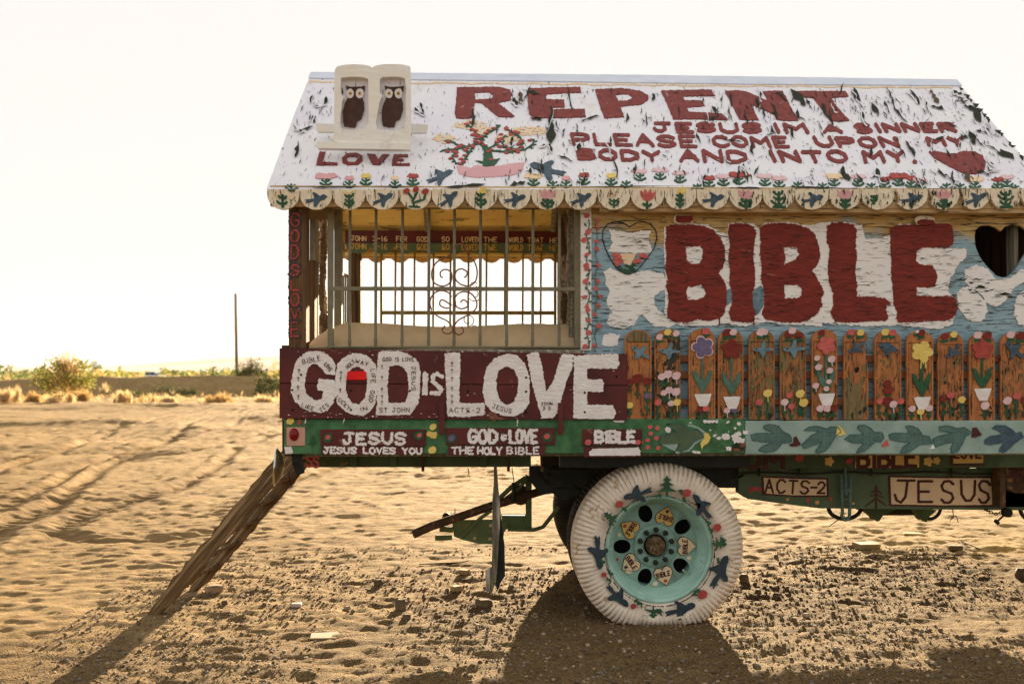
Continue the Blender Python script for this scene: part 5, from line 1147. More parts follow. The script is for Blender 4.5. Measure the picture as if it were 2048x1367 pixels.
art('painted_words', sb_, PSB, [(M['board_yellow'], [('P', [(1906, 909), (1966, 909), (1966, 925), (1906, 926)])], dict(h=.003)), (M['brown_line'], [('L', [(1902, 909), (1902, 929), (1970, 929)], 3)] + txt('LOVE', [(1908, 899), (1962, 899), (1962, 915), (1908, 915)], 4, .3), dict(h=.005, rag=.4))], .9)
art('painted_words', sb_, PSB, [(M['brown_line'], txt('FROM', [(1410, 905), (1570, 905), (1570, 934), (1410, 934)], 8.5, .3), dict(h=.004, rag=.6))], 1)
art('painted_flowers', sb_, PSB, [(M['board_yellow'], flower5(1658, 922, 9) + flower5(1856, 922, 9) + flower5(1873, 920, 7), dict(h=.004, rag=.6)), (M['red'], rose(1598, 915, 8) + rose(1698, 922, 6), dict(h=.004, rag=.8))], .9)
# main chassis rail, tapering to the rear
fb = MB(); fb.ppoly([(1478, 936.5), (2070, 936.5), (2070, 1019), (1640, 1015), (1560, 1005), (1495, 996), (1478, 985)], .55, .63); ch = tmb('chassis_rail', fb, M['green_frame'])
fb = MB(); fb.pbox(1100, 936.5, 1477, 975, .56, .62); tmb('chassis_rail', fb, M['greasy'], label='greasy black rear end of the chassis rail')
x2 = P1(1100, 950, .55)[0]; z0 = P1(1700, 1015, .55)[2]
fb = MB(); fb.box((x2, 1.65, z0), (3.3, 1.73, z0+.24)); tmb('chassis_rail', fb, M['greasy'], label='far chassis rail')
PF = planeY(.55)
def signp(pts, txtl, w, y0, y1):
    L = [(M['brown_line'], [('P', pts)], dict(h=.003, rag=.5)), (M['board_cream'], [('P', [(x + (4.2 if x < np.mean([p[0] for p in pts]) else -4.2), y + (3.6 if y < np.mean([p[1] for p in pts]) else -3.6)) for x, y in pts])], dict(h=.005, rag=.5))]
    sh = []
    for s_, qd in txtl: sh += txt(s_, qd, w, .35, .02)
    L.append((M['brown_line'], sh, dict(h=.007, rag=.35))); return L
art('lettered_panel', ch, PF, signp([(1523, 951), (1590, 953), (1656, 955), (1657, 993), (1590, 993), (1524, 989)], [('ACTS', [(1530, 958), (1620, 961), (1617, 986), (1530, 984)]), ('-', [(1620, 972), (1636, 972), (1636, 976), (1620, 976)]), ('2', [(1636, 963), (1651, 963), (1650, 985), (1634, 985)])], 4.0, 0, 0), .8)
art('lettered_panel', ch, PF, signp([(1776, 950), (1880, 952), (1985, 952), (1988, 1012), (1880, 1013), (1778, 1011)], [('J', [(1789, 961), (1832, 961), (1822, 1004), (1789, 1004)]), ('E', [(1836, 961), (1866, 961), (1866, 1003), (1836, 1003)]), ('S', [(1882, 962), (1908, 960), (1908, 1004), (1882, 1004)]), ('U', [(1921, 961), (1952, 961), (1950, 1001), (1923, 1001)]), ('S', [(1957, 960), (1982, 962), (1978, 1004), (1957, 1004)])], 5.0, 0, 0), .9)
art('painted_pine', ch, PF, [(M['brown_line'], [('L', [(1752, 972), (1752, 1015)], 4), ('L', [(1743, 985), (1752, 978), (1762, 986)], 2.4), ('L', [(1741, 991), (1752, 989), (1767, 994)], 2.4), ('L', [(1732, 1011), (1752, 996), (1772, 1010)], 2.8)], dict(h=.003, rag=.5))], .8)
art('painted_flowers', ch, PF, [(M['red'], rose(1510, 976, 4.5) + rose(1502, 979, 5) + rose(1518, 978, 4.5) + rose(1616, 999, 4) + rose(1660, 997, 3.6) + [('L', [(1616, 1000), (1616, 1006)], 2)], dict(h=.003, rag=.6)), (M['board_yellow'], rose(1575, 998, 2.6) + rose(1634, 1004, 4) + rose(1706, 1006, 2.6), dict(h=.003, rag=.6))], .8)
# rivets, brackets and lines along the chassis
rv = random.Random(4)
for x in list(range(1500, 2040, 27)):
    mb = MB(); mb.lathe(P1(x, 941, .549), [(0, -.006), (.008, -.005), (.010, 0)], 8); tmb('rivet', mb, M['green_frame'], 0, ch)
for x in (1520, 1600, 1745, 1905, 1998):
    mb = MB(); mb.pbox(x, 928, x+16, 952, .50, .55); tmb('frame_bracket', mb, M['green_under'])
mb = MB(); mb.tube([P1(x, y, .50) for x, y in smooth([(1480, 946), (1540, 944), (1620, 947), (1690, 943), (1760, 946), (1860, 943), (1950, 947), (2060, 944)])], .007, 6); tmb('brake_line', mb, M['greasy'], 0)
mb = MB(); mb.tube([P1(x, y, .60) for x, y in smooth([(1075, 940), (1090, 962), (1120, 975), (1150, 958), (1180, 966)])], .010, 6); tmb('brake_hose', mb, M['rubber'], 0)
for x in (700, 780, 960):
    mb = MB(); mb.pbox(x, 909, x+14, 934, .22, .25); tmb('frame_bracket', mb, M['green_under'])
# U-bolt
mb = MB(); ub_ = [P1(x, y, .50) for x, y in [(1683, 950), (1684, 1000), (1685, 1028)] + [(1691 - 8*math.cos(a), 1029 + 10*math.sin(a)) for a in np.linspace(0, 3.14, 7)] + [(1699, 1028), (1700, 1000), (1701, 950)]]
mb.tube(ub_, .011, 8); ubo = tmb('u_bolt', mb, M['bird_rail'], 0)
mb = MB(); mb.tube([P1(1690, 908, .49), P1(1691, 978, .49)], .010, 8); mb.box(P1(1683, 981, .5)-(.0, .02, 0), P1(1701, 976, .5)+(0, .02, 0)); mb.tube([P1(1692, 976, .49), P1(1691, 990, .49)], [.02, .012], 8); mb.tube([P1(1685, 998, .5), P1(1699, 998, .5)], .004, 6); tmb('clamp_rod', mb, M['bird_rail'], 0, ubo)
# hoops and tank below
def arc(x0, x1, y0, dep, Y, r, name='tank_strap'):
    mb = MB(); mb.tube([P1(x0 + (x1-x0)*(1-math.cos(a))/2, y0 + dep*math.sin(a), Y) for a in np.linspace(0, math.pi, 15)], r, 8); return tmb(name, mb, M['greasy'], 0)
arc(1657, 1722, 1014, 23, .9, .014); arc(1838, 1881, 1014, 23, .9, .012); arc(2040, 2090, 1014, 26, .9, .014)
mb = MB(); mb.box(tuple(P1(1742, 1031, 1.05)), tuple(P1(1862, 1000, 1.05) + (0, .5, 0))); tmb('fuel_tank', mb, M['greasy'], .02)
mb = MB(); mb.ppoly([(1722, 1010), (1745, 1014), (1790, 1018), (1765, 1030), (1758, 1041), (1752, 1041), (1750, 1036), (1736, 1024)], .8, .9); mb.ppoly([(1830, 1016), (1872, 1020), (1856, 1034), (1852, 1043), (1846, 1040)], .8, .9); tmb('spring_bracket', mb, M['green_under'])
mb = MB(); mb.box((2.35, .9, .42), (3.3, 1.5, .80)); tmb('battery_box', mb, M['greasy'], .02) if False else None
# chain
for i in range(9):
    u = i/8; x = 1972 + 40*u; y = 1018 + 9*math.sin(math.pi*u); c = P1(x, y, .45)
    mb = MB(); ring = [(c[0]+.012*math.cos(a), c[1] + (.006*math.sin(a) if i % 2 else 0), c[2] + (0 if i % 2 else .007*math.sin(a))) for a in np.linspace(0, 6.283, 9)]; mb.tube(ring, .0035, 5); tmb('chain_link', mb, M['wire_dark'], 0)
mb = MB(); mb.lathe(P1(2014, 1024, .45), [(0, -.02), (.028, -.018), (.030, .02), (0, .02)], 14); mb.tube([P1(2008, 1030, .44), P1(1994, 1042, .43)], .006, 6); mb.tube([P1(1990, 1040, .43), P1(1997, 1046, .43)], .012, 8); tmb('grease_fitting', mb, M['wire_dark'], 0)
mb = MB(); mb.pbox(2000, 910, 2012, 1015, .40, .50); mb.ppoly([(2012, 912), (2062, 912), (2062, 985), (2030, 985), (2014, 975)], .42, .52); tb = tmb('tool_box', mb, [M['rust']])
art('painted_pine', tb, planeY(.42), [(M['brown_line'], pine(2030, 942, 26), dict(h=.003, rag=1.2))], 1)
# thin hanging wires
for pts in ([(1905,1018),(1907,1030),(1900,1040),(1912,1030),(1917,1045)], [(936,935),(938,946),(935,951),(941,953)], [(1024,935),(1028,965)], [(1690,1030),(1672,1042),(1658,1052)]):
    mb = MB(); mb.tube([P1(x, y, .5) for x, y in pts], .003, 5); tmb('loose_wire', mb, M['wire_dark'], 0)

# ---- wheels
WC = P1(1318, 1098, .06); WR = 172 / F * (P1(1318, 1098, .0)[1] - CAM[1] + .0)
WR = abs(P1(1490, 1098, .03)[0] - P1(1145, 1098, .03)[0]) / 2
RIMR = abs(P1(1427, 1098, .03)[0] - P1(1211, 1098, .03)[0]) / 2
def tyre_fn(c, lug=True, flat=.004):
    def fn(r, y, an, i, j):
        k = j % 4
        if lug and i in (4, 5, 6, 7): r -= (.017 if k == 0 else 0) * (1 if i > 4 else .25); y += .010 if (k == 0 and i <= 5) else 0
        z = r*math.sin(an)
        if c[2] + z < flat:                    # squashed against the ground
            dz = flat - (c[2] + z); r2 = (flat - c[2]) / math.sin(an) if abs(math.sin(an)) > .2 else r
            if r > .75*WR: y += -dz*.5 if i <= 6 else dz*.5; r = min(r, r2)
        elif c[2] + z < .16 and r > .6*WR and i <= 6: y -= .018*(1-(c[2]+z)/.16)
        return r, y
    return fn
tp = [(RIMR*.985, .012), (RIMR*1.04, -.004), (RIMR*1.12, -.022), (WR*.80, -.035), (WR*.90, -.028), (WR*.955, -.008), (WR*.99, .012), (WR, .035), (WR, .19), (WR*.985, .215), (WR*.9, .245), (WR*.8, .25), (RIMR*1.1, .235), (RIMR*.985, .21)]
def make_wheel(c, white, name='wheel', far=False):
    e = bpy.data.objects.new(name, None); COL.objects.link(e); e.parent = truck; e.location = (0, 0, 0)
    mb = MB(); mb.lathe(c, tp, 416, 0, tyre_fn(c), mfn=(lambda i, j: 1 if (j % 4 == 3 and 2 <= i <= 6 and hash2(np.int64(j//4), np.int64(i), 3) > (.75, .75, .75, .45, .25, .2, .2)[i]) else 0) if white else None); mb.build('tyre', [M['tyre_white'], M['tyre_gap']] if white else [M['tyre_black'], M['tyre_black']], e)
    return e
w1 = make_wheel(WC, True); w1['label'] = 'outer rear wheel, tyre painted white with birds and flowers'
# rim barrel and dished disc
DY = .135
mb = MB()
mb.lathe(WC, [(RIMR*1.0, .016), (RIMR*1.01, .004), (RIMR*.985, -.006), (RIMR*.945, -.004), (RIMR*.925, .008), (RIMR*.925, .03), (RIMR*.885, .04), (RIMR*.88, .065), (RIMR*.845, .075), (RIMR*.835, .10), (RIMR*.80, .115), (RIMR*.79, DY), (RIMR*.79, .24)], 72)
rim = mb.build('rim', M['rim'], w1)
DC = WC + (0, DY, 0)
PD = planeY(DC[1])
DCX, DCY = 1307.5, 1087.5
DCX = CX + 0; 
def to_px(p):
    d = np.array(p) - CAM; dep = d @ FWD; return CX + F*(d @ RGT)/dep, HY - F*d[2]/dep
DCX, DCY = to_px(DC)
DR = RIMR*.80 * F / (DC[1]-CAM[1])
hol = []
for a in (107, 34, -38, -108, 182):
    a = R(a); r_ = DR*.785; hol.append(('C', DCX + r_*math.cos(a), DCY - r_*math.sin(a), 17.5, 14, -a))
mb = MB(); sheet(mb, PD, [('C', DCX, DCY, DR, DR)], 0, res=1.6, h=0, t=.012, minus=hol + [('C', DCX, DCY, DR*.27, DR*.27)])
mb.build('wheel_disc', M['rim_disc'], w1)
mb = MB(); mb.lathe(DC, [(.130, -.001), (.128, -.014), (.118, -.018), (.080, -.018), (.074, -.010), (.072, .03)], 48); mb.build('hub_plate', M['rim_disc'], w1)
mb = MB(); mb.lathe(DC, [(0, -.055), (.040, -.055), (.052, -.048), (.056, -.03), (.058, .02)], 30)
for k in range(8):
    a = k*math.pi/4+.2; mb.lathe(DC + (.036*math.cos(a), -.055, .036*math.sin(a)), [(0, -.010), (.008, -.010), (.009, .002)], 6, smooth=False)
mb.build('hub_cap', M['hub'], w1)
nm_ = None
for k in range(10):
    a = 2*math.pi*k/10 + .3; c = DC + (.097*math.cos(a), 0, .097*math.sin(a))
    if nm_ is None:
        mb = MB(); mb.lathe(ROOT, [(0, -.046), (.008, -.046), (.010, -.040), (.016, -.038), (.017, -.017), (.022, -.016)], 6, smooth=False); nu = mb.build('wheel_nut', M['greasy'], w1); nm_ = nu.data
        nu.location = c - ROOT
        nm_v = True
    else:
        nu = bpy.data.objects.new('wheel_nut', nm_); COL.objects.link(nu); nu.parent = w1; nu.location = c - ROOT
mb = MB(); mb.tube([DC + (.16, -.02, -.14), DC + (.195, -.04, -.17)], .005, 6); mb.build('valve', M['rim'], w1)
for k, (a, mt) in enumerate(((71, 'board_yellow'), (147, 'board_yellow'), (-1, 'board_cream'), (216, 'board_cream'), (-74, 'board_cream'))):
    ar = R(a); r_ = DR*.74; hx, hy = DCX + r_*math.cos(ar), DCY - r_*math.sin(ar); ro = math.pi/2 - ar + math.pi if a not in () else 0
    ro = -(ar + math.pi/2)    # top of heart towards the hub
    up = (math.cos(ar+math.pi), -math.sin(ar+math.pi)) if True else None
    # heart axis: point away from the hub
    ang = math.atan2(-math.sin(ar), math.cos(ar)) - math.pi/2
    wq = []
    c_, s_ = math.cos(ang), math.sin(ang)
    def tr2(x, y): return (hx + x*c_ - y*s_, hy + x*s_ + y*c_)
    wq = [tr2(-15, -8), tr2(14, -8), tr2(13, 1), tr2(-14, 1)]
    dot = tr2(0, 10)
    art('heart_badge', w1, PD, [(M['brown_line'], heart(hx, hy, 20.2, ang), dict(h=.006, t=.006)), (M[mt], heart(hx, hy, 18.8, ang), dict(h=.009)), (M['brown_line'], txt('BIBLE', wq, 1.9, .3), dict(h=.011, rag=.3)), (M[('blue_dark', 'red', 'peach')[k % 3]], rose(*dot, 3.2), dict(h=.012, rag=.5))], .75)
art('rim_flowers', w1, PD, [(M['peach'], rose(DCX-DR*.62, DCY+DR*.6, 6) + rose(DCX+DR*.0, DCY+DR*.9, 4.5) + rose(DCX+DR*.8, DCY+DR*.3, 4) + rose(DCX-DR*.85, DCY-DR*.25, 3), dict(h=.004, rag=1)), (M['red'], rose(DCX-DR*.9, DCY+DR*.33, 3.2), dict(h=.004))], .9)
# sidewall paintings
PT = planeY(WC[1] - .040)
def tw(x, y): return (1120 + x/3.695, 900 + y/3.695)
TA = lambda nm, mt, sh, rag=.8, h=.004: art(nm, w1, PT, [(M[mt], sh, dict(h=h, rag=rag, rs=2.5, t=.010))], .9)
for (x, y, s_, ro, fl_) in ((575, 322, 30, -.25, -1), (1050, 415, 30, 1.0, -1), (1180, 895, 36, -1.15, 1), (890, 1175, 32, -.35, 1), (425, 1075, 30, .75, 1), (285, 755, 34, 1.45, 1)):
    cx_, cy_ = tw(x, y); TA('painted_bird', 'blue_dark', bird(cx_, cy_, s_, ro, fl_, s_*.8), 1)
for (x, y, s_, ro) in ((790, 265, 22, 0), (370, 495, 16, -.9), (1180, 690, 16, 1.6), (690, 1205, 17, 3.14)):
    cx_, cy_ = tw(x, y); TA('painted_pine', 'green', pine(cx_, cy_, s_, ro), 1)
for (x, y, r_) in ((440, 398, 9.5), (935, 315, 11), (1160, 570, 10), (1052, 1065, 12), (325, 920, 7), (543, 1152, 7)):
    cx_, cy_ = tw(x, y); TA('painted_flower', 'brown_line' if False else 'red', rose(cx_, cy_, r_*.72), 1, .0045)
    TA('painted_leaf', 'green', [('C', cx_ + (1318-cx_)*.1, cy_ + (1100-cy_)*.1, 5, 2.6, x), ('C', cx_ + (1318-cx_)*.12+3, cy_ + (1100-cy_)*.1+3, 4, 2, y)], .8)
for k in range(18):
    a_ = k*2*math.pi/18 + .17; r_ = 120 + 9*math.sin(k*2.3); cx_, cy_ = 1318 + r_*math.cos(a_), 1100 + r_*math.sin(a_)
    art('painted_leaf', w1, PT, [(M['green'], [('C', cx_, cy_, 5.5, 2.2, a_+.9), ('C', cx_+3, cy_+4, 4.5, 1.8, a_-.4), ('L', [(cx_-6*math.sin(a_), cy_+6*math.cos(a_)), (cx_+6*math.sin(a_), cy_-6*math.cos(a_))], 1.4)], dict(h=.004, rag=1.3, rs=2.5, t=.010))], .9)
art('rim_stain', w1, PT, [(M['rust'], [('L', [(1319 + 110.5*math.cos(a_), 1101.5 + 110.5*math.sin(a_)) for a_ in np.linspace(0, 6.283, 60)], 1.6)], dict(h=.003, rag=1.2, rs=5, worn=.30))], 1)
c = WC + (0, .30, 0); w2 = make_wheel(c, False); w2['label'] = 'inner rear wheel with black tyre'
mb = MB(); mb.lathe(c, [(.0, .05), (RIMR*.8, .05), (RIMR, .0), (RIMR, .2), (0, .2)], 32); mb.build('rim', M['greasy'], w2)
c = np.array((WC[0], 1.72, WC[2])); w3 = make_wheel(c, False); w3['label'] = 'far side rear wheel'
mb = MB(); mb.lathe(c, [(.0, .05), (RIMR*.8, .05), (RIMR, .0), (RIMR, .2), (0, .2)], 32); mb.build('rim', M['greasy'], w3)
# axle, differential, springs
mb = MB(); mb.tube([(WC[0], .5, WC[2]+.02), (WC[0], 1.9, WC[2]+.02)], .07, 16); mb.lathe((WC[0], 1.02, WC[2]+.02), [(0, -.10), (.12, -.09), (.19, -.02), (.19, .12), (.12, .2), (0, .21)], 24); tmb('rear_axle', mb, M['greasy'], 0)
for k in range(6):
    mb = MB(); hw_ = .62 - k*.08; zz = WC[2] + .22 - k*.018
    pts = [(WC[0] + hw_*u, .58, zz + .16*(abs(u)**2)) for u in np.linspace(-1, 1, 11)]
    for a, b in zip(pts[:-1], pts[1:]): mb.bar(a, b, .06, .014, up=(0, 0, 1))
    tmb('spring_leaf', mb, M['greasy'], 0)
mb = MB(); mb.ppoly([(1060, 934), (1170, 934), (1168, 985), (1130, 1000), (1105, 985), (1082, 988), (1060, 960)], .6, .68); tmb('spring_hanger', mb, M['greasy'])
mb = MB(); mb.pbox(1120, 909, 1500, 935, .12, .2); tmb('cross_beam', mb, M['greasy'])
# cab and nose beyond the frame, cut simply but whole
mb = MB()
prof = [(3.10, .75), (3.10, 2.1), (3.25, 2.2), (3.95, 2.2), (4.15, 1.65), (4.3, 1.55), (5.3, 1.45), (5.4, 1.3), (5.4, .75)]
mb.prism([np.array((x+.16, .25, z)) for x, z in prof], (0, 1.85, 0)); cab = tmb('cab', mb, M['rail_teal'], .03)
mb = MB(); mb.prism([np.array((x, .235, z)) for x, z in ((3.51, 1.6), (3.51, 2.08), (4.01, 2.08), (4.16, 1.65))], (0, .02, 0)); tmb('cab_window', mb, M['black'], 0, cab)
for yy in (.1, 2.0):
    w = make_wheel(np.array((4.75, yy, WC[2])), True); w['label'] = 'front wheel'
    mb = MB(); mb.lathe((4.75, yy, WC[2]), [(.0, .05), (RIMR*.8, .05), (RIMR, .0), (RIMR, .2), (0, .2)], 24); mb.build('rim', M['rim'], w)
mb = MB(); mb.box((2.9, .55, z0), (5.4, .63, z0+.2)); mb.box((2.9, 1.65, z0), (5.4, 1.73, z0+.2)); tmb('front_frame', mb, M['greasy'])

# ---- hitch, exhaust, flaps
mb = MB(); mb.tube([P1(826, 1068, .55), P1(862, 1052, .58), P1(980, 1012, .68), P1(1088, 980, .8)], .027, 14); tmb('exhaust_pipe', mb, M['rust'], 0)
zt = lambda p: [(800 + x/4.41, 890 + y/4.41) for x, y in p]
mb = MB(); mb.ppoly(zt([(465,690),(530,665),(820,660),(945,675),(940,730),(915,765),(900,870),(700,865),(560,830),(480,800)]), .75, .77); hb = tmb('hitch_plate', mb, M['hitch'])
mb = MB(); mb.ppoly(zt([(900,620),(1120,622),(1120,740),(940,735),(945,675),(900,660)]), .80, .86); tmb('hitch_beam', mb, M['hitch'])
mb = MB(); mb.ppoly(zt([(1112,270),(1158,290),(1158,740),(1118,740)]), .78, .85); tmb('hitch_upright', mb, M['hitch'])
for pts, w_ in (([(875,470),(980,370),(1110,285)], .028), ([(890,500),(1060,370),(1120,300)], .02), ([(530,820),(700,650),(810,570)], .022), ([(950,740),(1180,745),(1260,720),(1400,545)], .024), ([(310,815),(460,810)], .03), ([(350,735),(470,745)], .035)):
    q = [P1(*p, .74) for p in zt(pts)]; mb = MB(); mb.tube(q, w_*.55, 8); tmb('hitch_strut', mb, M['hitch'], 0)
mb = MB(); mb.lathe(P1(*zt([(410, 630)])[0], .70), [(0, -.03), (.020, -.025), (.028, 0), (.020, .025), (0, .03)], 16); tmb('hitch_ball', mb, M['greasy'], 0)
mb = MB(); mb.tube([P1(*zt([(485,620)])[0], .72), P1(*zt([(486,545)])[0], .72)], [.008, .002], 6); tmb('hitch_pin', mb, M['cream'], 0)
mb = MB(); mb.lathe(P1(*zt([(1065, 440)])[0], .82), [(0, -.05), (.05, -.045), (.065, 0), (.06, .08), (0, .09)], 20); tmb('muffler_clamp', mb, M['rust'], 0)
mb = MB(); mb.tube([P1(*zt([(1000,330)])[0], .7), P1(*zt([(1005,510)])[0], .7)], .022, 10, flat=.6); tmb('exhaust_hanger', mb, M['greasy'], 0)
for p in ((800,707),(660,820),(795,825)):
    mb = MB(); mb.lathe(P1(*zt([p])[0], .745), [(0, -.002), (.011, -.002), (.012, .003)], 12); tmb('plate_hole', mb, M['bed'], 0, hb)
mb = MB(); mb.ppoly(zt([(835,180),(848,180),(860,350),(875,520),(875,720),(862,900),(850,1120),(835,1200),(812,1285),(762,1285),(760,1110),(815,1080),(820,900),(820,700),(820,500),(832,350)]), .12, .145); tmb('mud_flap_plank', mb, M['flap_wood'], .004)
mb = MB(); mb.ppoly(zt([(858,500),(880,560),(900,760),(918,880),(922,1150),(880,1215),(862,1270),(850,1240),(856,1100),(865,900)]), .15, .17); tmb('mud_flap', mb, M['rubber'])

# ---- convex mirror and strap at the rear corner
mc = P1(570, 934, -.02)
mb = MB(); mb.lathe((0, 0, 0), [(0, .0), (.05, .012), (.085, .03), (.1, .045), (.104, .05), (.104, .056), (.098, .056), (.08, .04), (0, .012)], 36)
Rm = Euler((R(4), R(6), R(99))).to_matrix(); mb.v = [tuple(Rm @ Vector((x, y, z)) + Vector(mc)) for x, y, z in mb.v]
mr = tmb('hubcap_mirror', mb, M['mirror_back'], 0)
mb = MB(); mb.tube([tuple(Rm @ Vector((.104*math.cos(a), .053, .104*math.sin(a))) + Vector(mc)) for a in np.linspace(0, 6.283, 40)], .006, 8, cap=False); tmb('chrome_ring', mb, M['chrome'], 0, mr)
mb = MB(); mb.ppoly([(583, 909), (603, 908), (609, 945), (594, 951), (584, 925)], -.02, -.01); tmb('rubber_strap', mb, M['rubber'], 0)
mb = MB(); mb.tube([P1(x, y, -.03) for x, y in [(585,926),(592,927),(598,932),(600,937)]], .003, 5); mb.tube([P1(x, y, .02) for x, y in [(578,942),(579,957),(583,974)]], .0025, 5); tmb('loose_wire', mb, M['wire_dark'], 0)

# ---- cushion lying in the open bay (a thing of its own)
cu = empty('bench_cushion', (-.4, 1.1, 1.5), 'long dusty grey cushion lying behind the window bars in the open bay', 'cushion')
mb = MB(); xa = P1(612, 690, .1)[0]; xb = P1(1150, 690, .1)[0]; nx_, ny_ = 70, 20
vs = []
for j in range(ny_+1):
    for i in range(nx_+1):
        u = i/nx_; v = j/ny_; x = xa + (xb-xa)*u; y = .10 + 1.5*v
        ht = .148*(min(1, (u/.14))**.5 if u < .14 else 1)*(min(1, v/.035)**.45) * min(1, (1-v)/.1+.2)
        z = 1.60 + ht + .010*math.sin(u*9) + .012*(fbm(np.array([u*14.]), np.array([v*8.]), 4)[0]-.5) - .012*u
        vs.append((x, y - .03*(1 if j == 0 else 0), z))
f = [(j*(nx_+1)+i, j*(nx_+1)+i+1, (j+1)*(nx_+1)+i+1, (j+1)*(nx_+1)+i) for j in range(ny_) for i in range(nx_)]
b0 = len(vs)
for i in range(nx_+1): x, y, z = vs[i]; vs.append((x, y+.01, 1.57))
f += [(b0+i, b0+i+1, i+1, i) for i in range(nx_)]
mb.add(vs, f, 0, True); mb.build('cushion_body', M['bed'], cu)
pip = [vs[i] for i in range(0, nx_+1)]; mb = MB(); mb.tube([(x, y-.004, z+.004) for x, y, z in pip], .005, 6); mb.build('piping', M['bed'], cu)
# ================================================================== GROUND AND SURROUNDINGS
def ground_mat():
    m, n, l, b = new_mat('dry desert sand and gravel')
    v = mapped(n, l, (1,1,1))
    n1 = noise(n, l, v, .55, 6, .6, .5); n2 = noise(n, l, v, 5, 8, .7); n3 = noise(n, l, v, 60, 5, .75); n4 = noise(n, l, v, 220, 3, .8)
    c = mix(n, l, ramp(n, l, n1, .35, .65), (.245,.158,.066,1), (.315,.212,.096,1))
    c = mix(n, l, ramp(n, l, n2, .45, .70), c, (.175,.105,.042,1))
    # gravelly ground round the truck
    sx = n.new('ShaderNodeSeparateXYZ'); l.new(v, sx.inputs[0])
    near = math_(n, l, 'ADD', sx.outputs[1], math_(n, l, 'MULTIPLY', math_(n, l, 'SUBTRACT', n1, .5), 3.0))
    near = math_(n, l, 'SUBTRACT', near, math_(n, l, 'MULTIPLY', sx.outputs[0], .35))
    g = ramp(n, l, near, 1.1, .3)
    vo = n.new('ShaderNodeTexVoronoi'); vo.inputs['Scale'].default_value = 75; l.new(v, vo.inputs['Vector'])
    sp = math_(n, l, 'MULTIPLY', ramp(n, l, n3, .50, .62), g)
    c = mix(n, l, math_(n, l, 'MULTIPLY', sp, .9), c, (.085,.052,.022,1))
    c = mix(n, l, math_(n, l, 'MULTIPLY', ramp(n, l, n4, .62, .72), .6), c, (.46,.33,.17,1))
    c = mix(n, l, math_(n, l, 'MULTIPLY', g, .30), c, (.12,.075,.032,1))
    at_ = n.new('ShaderNodeAttribute'); at_.attribute_name = 'disturbed'
    c = mix(n, l, math_(n, l, 'MULTIPLY', at_.outputs['Fac'], .60), c, (.13,.080,.036,1))
    l.new(c, b.inputs['Base Color']); b.inputs['Roughness'].default_value = .95; b.inputs['Specular IOR Level'].default_value = .1
    h = math_(n, l, 'ADD', math_(n, l, 'MULTIPLY', n2, 1.0), math_(n, l, 'MULTIPLY', n3, .5))
    h = math_(n, l, 'ADD', h, math_(n, l, 'MULTIPLY', math_(n, l, 'MULTIPLY', ramp(n, l, vo.outputs['Distance'], .5, .1), g), .35))
    bump(n, l, b, h, 1.0, .035); return m
M['ground'] = ground_mat()
DB = 58.0
def berm(x, y):
    """bank of dirt crossing the plain at about 60 m"""
    c = 60.5 - .035*(x+16) + 1.0*np.sin(x*.12) ; w = 2.6
    d = (y - c) / w
    curve = np.clip((x + 12.8)/4.0, 0, 1)
    h = 1.12 + .10*np.sin(x*.23+1) + .22*(fbm(x*.4, y*.4, 9)-.5)
    h = h + .22*np.exp(-((x+17)/3.5)**2)
    return h * np.clip(1 - np.abs(d), 0, 1)**.75 * (1 - .0*curve)
TRK = [([(-10.6, 62), (-10.3, 28), (-8.8, 20), (-7.4, 13.5), (-6.1, 6.2), (-4.8, 0)]), ([(-7.4, 50), (-7.2, 28), (-6.4, 20), (-6.6, 13), (-9.5, 6)]), ([(-3.4, 62), (-4.2, 30), (-4.6, 18), (-3.6, 10), (-3.3, 4)]), ([(-5.6, 62), (-7.6, 30), (-8.0, 18), (-7.2, 10), (-6.0, 3)]), ([(-6.2, 62), (-9.8, 26), (-11, 14), (-9, 6)])]
def seg_d(x, y, p):
    d = np.full(x.shape, 1e3)
    for i in range(len(p)-1):
        x1, y1 = p[i]; x2, y2 = p[i+1]; ll = (x2-x1)**2+(y2-y1)**2
        t = np.clip(((x-x1)*(x2-x1)+(y-y1)*(y2-y1))/ll, 0, 1); d = np.minimum(d, np.hypot(x-x1-t*(x2-x1), y-y1-t*(y2-y1)))
    return d
